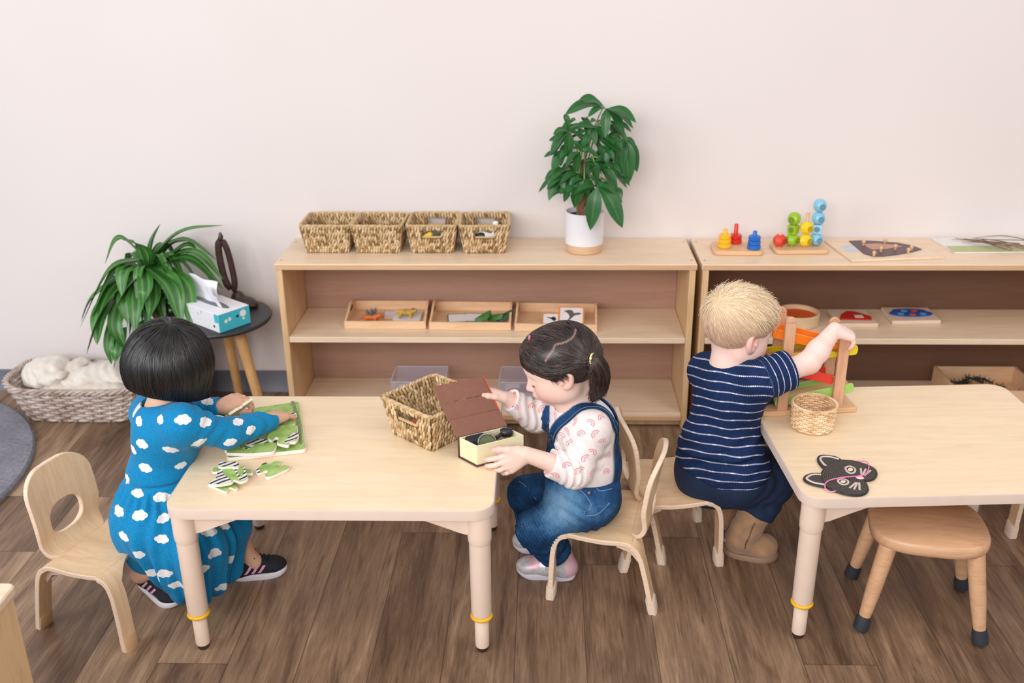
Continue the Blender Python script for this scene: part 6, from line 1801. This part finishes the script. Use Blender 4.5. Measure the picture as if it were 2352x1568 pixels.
    wisp = surf_seeds(TV, TV[:, 2] < tail[8][2], 90, 4); wv, wf, wr = strands(G, wisp, lambda Pp: tflow(Pp)+A3((.15, 0, -.35)), .035, 6, .003, .0012, 6, lift=.25, jit=.35)
    Vm, Fm, at_ = merge([(TV, TF, {'rnd': np.full(len(TV), .25)}), (sv, sf, {'rnd': sr}), (wv, wf, {'rnd': wr})])
    pony = np_obj('ponytail', Vm, Fm, hm, t, at_)
    tp = Vector(tie)-L0; td = Vector(tail[1]-tail[0]).normalized(); a1 = td.orthogonal().normalized(); a2 = td.cross(a1)
    MB().tube([tp+td*.008+(a1*math.cos(a*PI/12)+a2*math.sin(a*PI/12))*.0150 for a in range(24)], .0030, 8, closed=True).build('hair_tie', plain('yellow_tie', (228, 224, 148), .6), t)
    hp = surf_at(HV, 1219, 776); cp = MB(); cp.ell(Vector(hp)-L0+Vector((-.002, -.001, 0)), (.0035, .006, .008), 12, 8); cp.build('hair_clip', plain('pink_clip', (196, 110, 140), .4), t)
    # ---- shirt
    D = Field((-.14, 1.80, .17), (.24, 2.12, .52), .0023)
    tf = unit(hf*A3((1, 1, 0)))
    D.cap(neck-A3((0, 0, .012)), chest, .046, .064, .03); D.cap(chest, belly, .068, .075, .03); D.cap(belly, pelvis, .074, .074, .03)
    D.ell(chest+A3((0, 0, .008)), (.058, .086, .048), .03, 'u', rotm(tf, (0, 0, 1)))
    cuffN = elN+(wrN-elN)*.44; cuffF = elF+(wrF-elF)*.90
    D.cap(chest+A3((0, 0, .010)), shN, .05, .036, .03); D.cap(shN, elN, .037, .035, .02); D.cap(elN, cuffN, .037, .034, .014)
    D.cap(chest+A3((0, 0, .015)), shF, .05, .040, .03); D.cap(shF, elF, .040, .034, .02); D.cap(elF, cuffF, .033, .0265, .014)
    folds(D, elN+(shN-elN)*.35, cuffN+(wrN-elN)*.02, .06, .0034, 4.0, 1); folds(D, shF, cuffF, .06, .0028, 6, 2); folds(D, shN, elN, .06, .0022, 3, 3)
    D.disp(cloth_noise(9, .0020, 40), .02)
    D.cap(neck-A3((0, 0, .016)), neck+A3((-.012, 0, .05)), .040, .050, .004, 'sub')
    for e, w_, c_ in ((elN, wrN, cuffN), (elF, wrF, cuffF)):
        d = unit(w_-e); D.cap(c_+d*.043, c_+d*.12, .046, .046, .003, 'sub')
    DV, DF = D.mesh(); DV = relax(DV, DF, 1); DN = vnormals(DV, DF)
    rr = np.full(len(DV), 1.0); rs = np.random.RandomState(3)
    z6 = [(1150, 770), (1300, 755), (1372, 775), (1475, 835), (1720, 772), (1770, 892), (1858, 850), (1600, 1062), (1530, 1005), (1578, 965), (1810, 985), (1865, 1045), (1790, 1130), (1720, 1185), (1570, 1240), (1690, 1282), (1785, 1300), (1915, 1160), (1482, 1325), (1900, 1290), (1640, 880), (1690, 980), (1455, 1010)]
    cen = [surf_at(DV, 860+x/3.563, 720+y/3.563) for x, y in z6]
    for i in rs.permutation(len(DV))[:3000]:
        if min(((DV[i]-c)**2).sum() for c in cen) > .042**2: cen.append(DV[i])
    for c in cen:
        m = np.nonzero(((DV-c)**2).sum(1) < .016**2)[0]
        if len(m) == 0: continue
        n = DN[m[np.argmin(((DV[m]-c)**2).sum(1))]]; uu = np.cross((0, 0, 1), n); uu = uu/max(np.linalg.norm(uu), 1e-6); vv = np.cross(n, uu); a = rs.uniform(-1.0, 1.0)
        uu, vv = uu*math.cos(a)+vv*math.sin(a), vv*math.cos(a)-uu*math.sin(a); q = DV[m]-c; x, y = q@uu, q@vv+.003
        r_ = np.where(y > -.001, np.hypot(x, y)*1000, 14.0); rr[m] = np.where(r_ < 13, r_, rr[m])
    rr[rr == 1.0] = 15.0
    nt = NT('rainbow_jersey', .85, .15); f_ = nt.noise(nt.coord(), 240, 2); wht = nt.ramp(f_, [(.3, lin((232, 220, 218))), (.7, lin((240, 230, 228)))])
    a = nt.math('DIVIDE', nt.attr('ring'), 16.0)
    band = lambda lo, hi: nt.math('MULTIPLY', nt.math('GREATER_THAN', a, lo/16), nt.math('LESS_THAN', a, hi/16))
    c = nt.mix(band(8.9, 10.6), wht, lin((240, 128, 122))); c = nt.mix(band(6.4, 7.9), c, lin((246, 178, 168))); c = nt.mix(band(3.9, 5.2), c, lin((104, 122, 176)))
    nt.color(c); nt.b.inputs['Sheen Weight'].default_value = .1
    np_obj('shirt', DV, DF, nt.m, t, {'ring': rr})
    # ---- dungarees
    den = NT('denim', .8, .2); v = den.coord(); f1 = den.noise(v, 26, 4, .6); f2_ = den.noise(v, 420, 2)
    w2 = den.math('MULTIPLY_ADD', den.attr('wear_highlight'), .5, den.math('MULTIPLY_ADD', f1, .5, den.math('MULTIPLY', f2_, .22)))
    den.color(den.ramp(w2, [(.28, lin((18, 46, 80))), (.46, lin((32, 76, 120))), (.66, lin((88, 134, 174))), (.95, lin((150, 182, 210)))])); den.bump(f2_, .25, .001)
    M_den = den.m; seam = plain('denim_stitch', (112, 138, 172), .8, .1); lite = plain('denim_inside', (150, 172, 210), .85, .06)
    E = Field((-.14, 1.82, .03), (.25, 2.14, .53), .0021)
    E.cap(belly-A3((0, 0, .02)), pelvis, .080, .080, .03); E.cap(pelvis, hipN, .075, .062, .03); E.cap(pelvis, hipF, .072, .062, .03)
    E.cap(hipN, knN, .059, .046, .025); E.cap(hipF, knF, .060, .046, .025)
    eN = knN+(anN-knN)*.86; eF = knF+(anF-knF)*.9
    E.cap(knN, eN, .046, .037, .015); E.cap(knF, eF, .044, .036, .015)
    ribN = unit(hipN-knN)
    def ribs(k0, hip):
        d = unit(hip-k0)
        def fn(x, y, z):
            tt = (x-k0[0])*d[0]+(y-k0[1])*d[1]+(z-k0[2])*d[2]; rr_ = np.sqrt((x-k0[0])**2+(y-k0[1])**2+(z-k0[2])**2)
            return .0020*np.sin(tt*2*np.pi/.0068)*((rr_ < .075) & (tt < .036) & (tt > -.05))
        return fn
    E.disp(ribs(knN, hipN)); E.disp(ribs(knF, hipF))
    folds(E, hipN+(pelvis-hipN)*.2, knN+(hipN-knN)*.45, .09, .0026, 2.5, 1); folds(E, knN, eN, .06, .0026, 3, 5)
    E.disp(cloth_noise(21, .0042, 38), .02)
    # top edge: slopes from the bib down to the sides; hollow at the cuffs
    wl = J(1398, 1098, y=1.95)
    E.half(belly+A3((0, 0, -.012)), A3((.10, 0, 1)), .002)
    for k_, e_ in ((knN, eN), (knF, eF)):
        d = unit(e_-k_); E.cap(e_+d*.03, e_+d*.10, .045, .045, .003, 'sub')
    EV, EF = E.mesh(); EV = relax(EV, EF, 1); EN = vnormals(EV, EF)
    wear_highlight = np.clip(gauss_attr(EV, [(hipN*.45+knN*.55+A3((0, -.03, .04)), .055, .95), (knN+A3((-.03, -.02, .02)), .03, .35), (hipN+A3((0, -.05, .0)), .04, .4), (knF+A3((0, 0, .04)), .03, .15)]), 0, 1)  # faded denim plus thigh highlights painted into the colour
    pants = np_obj('dungarees', EV, EF, M_den, t, {'wear_highlight': wear_highlight})
    # bib, back panel and straps lie on the shirt
    val, grad = sampler(D)
    def on(Pp, off):
        Pp = np.array(Pp, float)
        for _ in range(4): g = grad(Pp); Pp = Pp-g*(val(Pp)-off)[:, None]
        return Pp
    def patch(name, c00, c10, c01, c11, nu, nv, off, mat, par=t, thick=.0022):
        c00, c10, c01, c11 = map(A3, (c00, c10, c01, c11)); g = []
        for i in range(nu+1):
            for j in range(nv+1):
                a, b = i/nu, j/nv; g.append((c00*(1-a)+c10*a)*(1-b)+(c01*(1-a)+c11*a)*b)
        g = on(g, off).reshape(nu+1, nv+1, 3)
        def fn(u_, v_):
            x, y = u_*nu, v_*nv; i, j = min(int(x), nu-1), min(int(y), nv-1); a, b = x-i, y-j
            p = (g[i, j]*(1-a)+g[i+1, j]*a)*(1-b)+(g[i, j+1]*(1-a)+g[i+1, j+1]*a)*b; return Vector(p)-L0
        m = MB(); m.grid(fn, nu, nv, thick=thick); o = m.build(name, mat, par, smooth=50); return o, g
    fx = lambda dx, dy, z: A3((chest[0]+dx, chest[1]+dy, z))
    zt = chest[2]+.000; zb = belly[2]-.02
    bib, bg = patch('bib', fx(-.075, -.058, zb), fx(-.075, .058, zb), fx(-.07, -.046, zt+.012), fx(-.07, .046, zt+.012), 14, 14, .0035, M_den)
    bk, _ = patch('back_panel', fx(.085, -.070, zb-.012), fx(.085, .070, zb-.012), fx(.075, -.030, zt+.030), fx(.075, .030, zt+.030), 14, 14, .0050, M_den)
    def strap(name, pts, wdt, side):
        c = np.array([list(p) for p in curve([Vector(A3(p)) for p in pts], 34)]); c = on(c, .0045); g = grad(c)
        T_ = np.gradient(c, axis=0); T_ /= np.linalg.norm(T_, axis=1, keepdims=True); S_ = np.cross(g, T_)
        S_ /= np.linalg.norm(S_, axis=1, keepdims=True)
        def fn(u_, v_):
            x = u_*34; i = min(int(x), 33); a = x-i; p = c[i]*(1-a)+c[i+1]*a; s2 = S_[i]*(1-a)+S_[i+1]*a; return Vector(p+s2*(v_-.5)*wdt)-L0
        m = MB(); m.grid(fn, 34, 4, thick=.0035); o = m.build(name, M_den, t, smooth=50)
        for e_ in (-.40, .40):
            MB().tube([Vector(c[i]+S_[i]*e_*wdt+g[i]*.0022)-L0 for i in range(0, 35)], .0006, 5).build('stitch', seam, o, smooth=180)
        return o, c, g
    zs = neck[2]
    s1, c1, g1 = strap('strap', [fx(-.068, -.040, zt+.000), fx(-.060, -.046, zt+.030), fx(-.030, -.050, zs-.004), fx(.010, -.048, zs+.004), fx(.045, -.040, zs-.006), fx(.072, -.030, zt+.02)], .024, -1)
    s2, c2, g2 = strap('strap', [fx(-.068, .040, zt+.000), fx(-.060, .046, zt+.030), fx(-.030, .050, zs-.004), fx(.010, .048, zs+.004), fx(.045, .040, zs-.006), fx(.072, .030, zt+.02)], .024, 1)
    btn = plain('dark_metal_button', (70, 74, 84), .35, .05, metal=.6)
    def button(p, n_, r_, par, name='button'):
        n_ = Vector(n_).normalized(); a1 = n_.orthogonal().normalized(); M_ = Matrix((a1, n_.cross(a1), n_)).transposed()
        MB().lathe([(r_, 0), (r_, .0015), (r_*.75, .003), (r_*.2, .0034)], 18, Vector(p)-L0, M=M_).build(name, btn, par)
    for cc, gg in ((c1, g1), (c2, g2)):
        button(cc[0]+gg[0]*.003, gg[0], .0062, bib)
        lp = MB(); k = gg[2]; a1 = np.cross(k, cc[3]-cc[1]); a1 /= np.linalg.norm(a1); a2 = np.cross(a1, k)
        lp.tube([Vector(cc[1]+k*.0035+a1*.0105*math.cos(a*PI/12)+a2*.013*math.sin(a*PI/12))-L0 for a in range(24)], .0011, 6, closed=True); lp.build('buckle', btn, bib, smooth=180)
    for q_, r_ in (((1338, 1108), .0058), ((1353, 1131), .0050)):
        p = surf_at(EV, *q_); button(p, EN[np.argmin(((EV-p)**2).sum(1))], r_, pants)
    # stitched pocket and waistband lines on the hip
    def line(pts, r_=.0010, name='stitch'):
        q = [surf_at(EV, *p) for p in pts]; q = [Vector(p+EN[np.argmin(((EV-p)**2).sum(1))]*.0008)-L0 for p in q]
        MB().tube(curve(q, len(q)*6), r_, 6).build(name, seam, pants, smooth=180)
    line([(1310, 1118), (1330, 1124), (1348, 1140), (1358, 1158), (1352, 1172)]); line([(1362, 1112), (1366, 1130)]); line([(1345, 1172), (1340, 1180), (1325, 1190), (1305, 1198)])
    line([(1224, 1165), (1240, 1178), (1262, 1196), (1274, 1203)]); line([(1192, 1106), (1206, 1115), (1228, 1142), (1232, 1148)])
    line([(1345, 1185), (1372, 1180), (1400, 1155)]); line([(1385, 1105), (1372, 1120), (1380, 1128), (1405, 1122)])
    # ---- silver trainers
    sil = NT('silver_shoe', .42, .5); lx, lz = sil.attr('lx'), sil.attr('lz'); fz = sil.noise(sil.coord(), 90, 3)
    pk = sil.math('MULTIPLY', sil.math('MULTIPLY', sil.math('GREATER_THAN', lx, .010), sil.math('LESS_THAN', lx, .040)), sil.math('GREATER_THAN', lz, .029)); pk2 = sil.math('LESS_THAN', lx, -.045)
    sil.color(sil.mix(sil.math('MAXIMUM', pk, pk2), sil.ramp(fz, [(.3, lin((176, 172, 176))), (.7, lin((212, 208, 212)))]), lin((226, 182, 196)))); sil.b.inputs['Metallic'].default_value = .25
    sole = plain('shoe_sole_lilac', (214, 208, 222), .6, .03); met = plain('silver_strap', (204, 202, 204), .25, .08, 120, metal=.7)
    a = J(1258, 1332, z=0); shoe(t, (a[0], a[1]+.022, 0), R(171), 'strap', (sil.m, sole, met), 1.06)
    b = J(1240, 1270, z=0); shoe(t, (b[0], b[1]+.012, 0), R(160), 'strap', (sil.m, sole, met), 1.0)
girl_b()
# ================================================================== boy in the striped shirt
def boy():
    t = thing('person', 'blond child in a navy striped T-shirt reaching over the ramp toy', 'person', (.40, 2.10, 0))
    hc = J(1694, 757, y=2.10); hf = unit((.80, .46, -.30)); HM = rotm(hf, (0, 0, 1)); f2 = unit((.86, .42, 0))
    neck = J(1672, 836, y=2.088); chest = J(1676, 900, y=2.095); belly = J(1655, 1012, y=2.098); pelvis = J(1640, 1078, y=2.10)
    shR = J(1748, 872, y=2.018); shL = J(1622, 852, y=2.175)
    elR = J(1858, 832, y=2.050); wrR = J(1917, 757, y=2.118)
    elL = J(1692, 890, y=2.26); wrL = J(1742, 905, y=2.27)
    hipR = J(1695, 1098, y=2.05); hipL = J(1672, 1078, y=2.15); knR = J(1772, 1104, y=2.085); knL = J(1760, 1075, y=2.19)
    anR = J(1712, 1222, y=2.05); anL = J(1700, 1190, y=2.165)
    skin = skin_mat('skin_pale', (244, 212, 202), (232, 140, 126))
    F = Field((.20, 1.92, .02), (.76, 2.36, .70), .002)
    P = head(F, hc, HM, .94, 1.25)
    F.cap(hc-.02*hf-A3((0, 0, .05)), neck, .0315, .036, .02); F.cap(neck, chest, .038, .055, .02); F.cap(chest, belly, .055, .06, .02); F.cap(belly, pelvis, .06, .062, .02)
    for s_, e, w_ in ((shR, elR, wrR), (shL, elL, wrL)):
        F.cap(chest+A3((0, 0, .02)), s_, .035, .028, .02); F.cap(s_, e, .0275, .0245, .012); F.cap(e, e+(w_-e)*.35, .0245, .0245, .012); F.cap(e+(w_-e)*.35, w_, .0245, .0172, .012)
    for h_, k_, a_ in ((hipR, knR, anR), (hipL, knL, anL)):
        F.cap(pelvis, h_, .05, .045, .02); F.cap(h_, k_, .044, .036, .02); F.cap(k_, a_, .034, .026, .012)
    tR = hand(F, wrR, (.78, .16, -.28), (.30, -.10, .92), 1, 1.05, [(38, 30, 22), (42, 32, 22), (46, 32, 22), (50, 34, 24)], tdir=(.62, .45, -.65), tb=18)
    tL = hand(F, wrL, (.9, .3, -.1), (0, 0, 1), -1, 1.05, [(18, 24, 18)]*4)
    V, Fc = F.mesh(); V = relax(V, Fc, 1)
    bl = gauss_attr(V, [(q, .010, .5) for q in tR+tL]+[(P(.050, -.036, -.040), .030, .55), (P(-.006, -.068, -.012), .022, .55), (P(.083, 0, -.054), .012, .6), (elR+A3((0, -.02, -.01)), .02, .25), (P(-.03, -.045, -.05), .03, .2)])
    body = np_obj('body', V, Fc, skin, t, {'blush': bl}); L0 = Vector(t.location)
    white = plain('eye_white', (232, 226, 224), .25, .01); iris = plain('eye_iris', (82, 96, 104), .2, .05); lash = plain('pale_lash', (168, 128, 96), .7)
    for s_ in (1, -1):
        c = Vector(P(.0670, s_*.027, -.010))-L0; MB().ell(c, .0108, 16, 12).build('eye', white, body)
        d = Vector(hf+A3((0, 0, -.25))).normalized(); MB().ell(c+d*.0065, .0052, 14, 10).build('iris', iris, body)
        MB().tube(curve([Vector(P(.074-.003*abs(k-1), s_*(.027+.011*(k-1)), -.001-.003*abs(k-1)))-L0 for k in range(3)], 8), .0010, 6).build('eyelashes', lash, body, smooth=180)
        MB().tube(curve([Vector(P(.0805-.004*k, s_*(.015+.012*k), .013+.002*(k == 1)))-L0 for k in range(3)], 8), .0011, 6, flat=.6).build('eyebrow', plain('pale_brow', (196, 160, 122), .8), body, smooth=180)
    # ---- hair: fine and short, combed forward from the crown
    H = Field(hc-.13, hc+.13, .0019); s = .94; f, l, u = HM
    Q = lambda x, y, z: hc+s*(x*f+y*l+z*u); ctr = Q(-.014, 0, .022)
    H.ell(Q(-.014, 0, .0245), s*A3((.0850, .0730, .0750)), .01, 'u', HM); H.ell(Q(-.015, 0, .050), s*A3((.074, .066, .056)), .03, 'u', HM)
    H.ell(Q(.040, 0, .050), s*A3((.044, .052, .040)), .03, 'u', HM)
    H.ell(Q(.092, 0, -.030), s*A3((.052, .075, .064)), .012, 'sub', HM)
    for y in (-1, 1): H.ell(Q(.014, y*.076, -.044), s*A3((.044, .030, .050)), .010, 'sub', HM)
    H.half(Q(-.06, 0, -.046), -unit(u*1.0+f*.18), .010)
    HV, HF = H.mesh(); HV = relax(HV, HF, 2); HN = vnormals(HV, HF); out = ((HV-ctr)*HN).sum(1) > 0
    crown = surf_at(HV, 1650, 690)
    def flow(Pp):
        d = Pp-crown; n = Pp-ctr; n /= np.linalg.norm(n, axis=1, keepdims=True); r_ = np.linalg.norm(d, axis=1, keepdims=True)
        d = d/np.maximum(r_, 1e-6); sw = np.cross(n, d)
        return d+.5*sw*np.exp(-r_/.03)+.30*f-.35*u*np.clip(r_/.06, 0, 1)
    hz = (HV-ctr)@u
    hm = hair_mat('blond_hair', (196, 160, 124), (236, 208, 170), (252, 238, 212), .42, (214, 172, 150))
    lowf = lambda Pp: np.clip((.030-((Pp-ctr)@u))/.06, 0, 1)*.62
    sd = surf_seeds(HV, out, 5200, 1); sv, sf, sr = strands(H, sd, flow, .040, 8, .0012, .0012, 2, lift=.015, jit=.07)
    sd2 = surf_seeds(HV, out & (hz > .025), 420, 3); v2, f2_, r2 = strands(H, sd2, flow, .044, 7, .0025, .0011, 4, lift=.22, jit=.35)
    sd3 = surf_seeds(HV, out & (hz > .0) & (((HV-ctr)@f) > .045), 160, 5); v3, f3, r3 = strands(H, sd3, lambda Pp: f*.7+u*.15-.2*l+.0*Pp, .030, 6, .002, .0012, 6, lift=.25, jit=.25)
    low = np.clip((.0-hz)/.04, 0, 1)*.45
    Vm, Fm, at_ = merge([(HV, HF, {'rnd': np.full(len(HV), .40), 'scalp': lowf(HV)}), (sv, sf, {'rnd': np.clip(sr*.8+.2, 0, 1), 'scalp': lowf(sv)}), (v2, f2_, {'rnd': np.clip(r2*.5+.5, 0, 1)}), (v3, f3, {'rnd': np.clip(r3*.5+.5, 0, 1)})])
    np_obj('hair', Vm, Fm, hm, t, at_)
    # ---- shirt
    D = Field((.20, 1.93, .17), (.62, 2.33, .56), .0023)
    D.cap(neck-A3((0, 0, .018)), chest, .047, .072, .03); D.cap(chest, belly, .078, .084, .03); D.cap(belly, pelvis, .084, .0895, .03); D.cap(pelvis, pelvis+.02*f2-A3((0, 0, .03)), .0885, .086, .03); D.cap(pelvis, hipR+A3((0, 0, .022)), .0885, .0725, .03)
    D.ell(chest+A3((0, 0, .012)), (.062, .100, .052), .03, 'u', rotm(f2, (0, 0, 1)))
    cuR = shR+(elR-shR)*.48; cuL = shL+(elL-shL)*.55
    tors = D.d.copy()
    for s_, e, c_ in ((shR, elR, cuR), (shL, elL, cuL)):
        D.cap(chest+A3((0, 0, .016)), s_, .052, .043, .03); D.cap(s_, c_, .043, .0465, .02)
    bd = unit(A3((.3, -.3, 1)))
    D.disp(lambda x, y, z: .0050*np.exp(-((z-(belly[2]-.012+.10*(x-belly[0])))/.007)**2)-.0045*np.exp(-((z-(belly[2]+.004+.10*(x-belly[0])))/.007)**2), .03)
    D.disp(lambda x, y, z: .0025*np.sin((z*1.0-.55*(x-.4))*150)*np.exp(-((z-belly[2])/.05)**2), .03)
    folds(D, shR+(chest-shR)*.3, cuR, .07, .0018, 2.0, 1); D.disp(cloth_noise(31, .0022, 30), .02)
    D.cap(neck-A3((0, 0, .020)), neck+A3((.012, .006, .04)), .040, .050, .004, 'sub')
    for s_, c_ in ((shR, cuR), (shL, cuL)):
        d = unit(c_-s_); D.cap(c_+d*.058, c_+d*.14, .060, .060, .003, 'sub'); D.cap(c_-d*.012, c_+d*.05, .037, .038, .004, 'sub')
    D.half(pelvis+A3((0, 0, .004)), A3((-.34, .0, -1)), .004)
    DV, DF = D.mesh(); DV = relax(DV, DF, 1)
    dR = unit(elR-shR); tR_ = (DV-shR)@dR; rR = np.linalg.norm((DV-shR)-tR_[:, None]*dR, axis=1)
    armR = (tR_ > .004) & (rR < .055)
    dL = unit(elL-shL); tL_ = (DV-shL)@dL; rL = np.linalg.norm((DV-shL)-tL_[:, None]*dL, axis=1); armL = (tL_ > .004) & (rL < .055)
    sag = .0016*np.sin(DV[:, 0]*46+1)+.0012*np.sin(DV[:, 0]*90+DV[:, 2]*40)
    sv_ = (DV[:, 2]+.34*(DV[:, 1]-2.1)+.05*(DV[:, 0]-.4)+sag-.35*np.clip(belly[2]-DV[:, 2], 0, .1)*(DV[:, 0]-.36)*4)/.0222
    sv_ = np.where(armR, tR_/.0150+.3, np.where(armL, tL_/.0150+.3, sv_))
    ang = np.arctan2(DV[:, 1]-chest[1], DV[:, 0]-chest[0])*.08
    aA = np.arctan2((DV-shR)@A3((0, 0, 1)), (DV-shR)@np.cross(dR, (0, 0, 1)))*.042
    su = np.where(armR, aA, ang)+.013*np.floor(sv_)
    nt = NT('striped_jersey', .85, .15); v = nt.coord(); f_ = nt.noise(v, 300, 2)
    navy = nt.ramp(f_, [(.3, lin((20, 36, 72))), (.7, lin((30, 50, 92)))])
    a = nt.math('ABSOLUTE', nt.math('SUBTRACT', nt.math('FRACT', nt.attr('stripe')), .5))
    band = nt.math('LESS_THAN', a, .072)
    dash = nt.math('GREATER_THAN', nt.math('FRACT', nt.math('MULTIPLY', nt.attr('dash'), 420.0)), .34)
    seg = nt.math('LESS_THAN', nt.math('FRACT', nt.math('MULTIPLY', nt.attr('dash'), 27.0)), .22)
    c = nt.mix(nt.math('MULTIPLY', band, nt.math('MULTIPLY_ADD', dash, .55, .25)), navy, lin((206, 206, 226)))
    c = nt.mix(nt.math('MULTIPLY', nt.math('MULTIPLY', band, seg), dash), c, lin((244, 244, 250)))
    nt.color(c); nt.bump(f_, .15, .001)
    np_obj('striped_shirt', DV, DF, nt.m, t, {'stripe': sv_, 'dash': su})
    # ---- trousers
    E = Field((.20, 1.94, .03), (.66, 2.32, .32), .0023)
    E.cap(belly-A3((0, 0, .05)), pelvis, .070, .079, .03); E.cap(pelvis, hipR, .080, .062, .04); E.cap(pelvis, hipL, .078, .062, .04)
    hR = knR+(anR-knR)*.56; hL = knL+(anL-knL)*.6
    E.cap(hipR, knR, .060, .050, .03); E.cap(hipL, knL, .064, .050, .03); E.cap(knR, hR, .050, .046, .02); E.cap(knL, hL, .048, .044, .02)
    folds(E, hipR, knR, .09, .0024, 2.2, 2); folds(E, knR, hR, .07, .0022, 2.0, 4); E.disp(cloth_noise(44, .0026, 26), .02)
    E.half((0, 0, .158) , (0, 0, -1), .0) if False else None
    # trousers rest on the seat: flatten what would sink into it
    for k_, h_ in ((knR, hR), (knL, hL)):
        d = unit(h_-k_); E.cap(h_+d*.046, h_+d*.12, .056, .056, .003, 'sub')
    EV, EF = E.mesh(); EV = relax(EV, EF, 1)
    np_obj('trousers', EV, EF, plain('navy_twill', (16, 38, 70), .85, .12, 120), t)
    # ---- boots
    sue = plain('tan_suede', (164, 128, 98), .95, .14, 40, .1, bump=.2, sheen=.3); so = plain('boot_sole', (150, 122, 98), .7, .06); sm = plain('boot_seam', (108, 80, 60), .8); lab = plain('boot_label', (206, 186, 166), .7)
    def boot(an, top, toe, heel):
        an, top, toe, heel = map(A3, (an, top, toe, heel)); G = Field(np.minimum(np.minimum(an, top), np.minimum(toe, heel))-.07, np.maximum(np.maximum(an, top), np.maximum(toe, heel))+.07, .002)
        dd = unit((toe-heel)*A3((1, 1, 0))); up = A3((0, 0, 1))
        G.cap(top+unit(top-an)*.004, an+up*.012, .038, .036, .01)
        G.cap(heel+dd*.034+up*.036, toe-dd*.034+up*.028, .034, .030, .02); G.ell(toe-dd*.034+up*.026, (.034, .036, .024), .015, 'u', np.stack([dd, np.cross(up, dd), up]))
        ax = unit(top-an)
        G.disp(lambda x, y, z: .0014*np.sin(((x-an[0])*ax[0]+(y-an[1])*ax[1]+(z-an[2])*ax[2])*150+1.2*np.sin(x*70))*(z < an[2]+.07), .02)
        G.cap(top+ax*.036, top+ax*.08, .033, .034, .003, 'sub')
        G.half((0, 0, .006), (0, 0, -1), .002)
        BV, BF = G.mesh(); BV = relax(BV, BF, 1); o = np_obj('boot', BV, BF, sue, t)
        lat = np.cross(up, dd); b = MB(); n = 40; rows = []
        for q, z in ((.97, .0), (1.0, .003), (1.0, .012), (.97, .0145)):
            r_ = []
            for k in range(n):
                a = 2*PI*k/n; c_ = math.cos(a); w_ = .0365 if c_ > 0 else .0335; Ln = np.linalg.norm((toe-heel)[:2])/2+.004
                p = (heel+toe)/2*A3((1, 1, 0))+dd*(Ln*q*np.sign(c_)*abs(c_)**.75)+lat*(w_*q*math.sin(a)); r_.append(Vector((p[0], p[1], z)))
            rows.append(r_)
        b.add([Vector(p)-L0 for r_ in rows for p in r_], [(i*n+k, i*n+(k+1) % n, (i+1)*n+(k+1) % n, (i+1)*n+k) for i in range(3) for k in range(n)]+[tuple(range(n-1, -1, -1)), tuple(3*n+k for k in range(n))])
        b.build('sole', so, o, smooth=50)
        val, grad = sampler(G)
        def on(Q_, off=.0008):
            Q_ = np.array(Q_, float)
            for _ in range(4): g = grad(Q_); Q_ = Q_-g*(val(Q_)-off)[:, None]
            return Q_
        s1 = on([top*(1-v_)+(an+dd*.01)*v_-lat*.04 for v_ in np.linspace(.12, .95, 14)]); MB().tube([Vector(p)-L0 for p in s1], .0012, 6).build('seam', sm, o, smooth=180)
        s2 = on([an+dd*.012-lat*.04+up*(.02-.03*v_)+dd*(.045*v_*0) for v_ in np.linspace(0, 1, 10)]); MB().tube([Vector(p)-L0 for p in s2], .0012, 6).build('seam', sm, o, smooth=180)
        s3 = on([top*(1-v_)+an*v_-dd*.045 for v_ in np.linspace(.1, .9, 12)]); MB().tube([Vector(p)-L0 for p in s3], .0011, 6).build('seam', sm, o, smooth=180)
        hp = on([heel+up*.036-dd*.02-lat*.012])[0]; MB().ell(Vector(hp)-L0, (.004, .008, .0035), 10, 6).build('heel_label', lab, o)
        return o
    boot(J(1704, 1236, y=2.062), J(1738, 1172, y=2.06), J(1783, 1278, y=2.056)*A3((1, 1, 0)), J(1662, 1262, y=2.085)*A3((1, 1, 0)))
    boot(J(1690, 1200, y=2.18), J(1712, 1150, y=2.18), J(1755, 1222, y=2.175)*A3((1, 1, 0)), J(1655, 1215, y=2.20)*A3((1, 1, 0)))
boy()
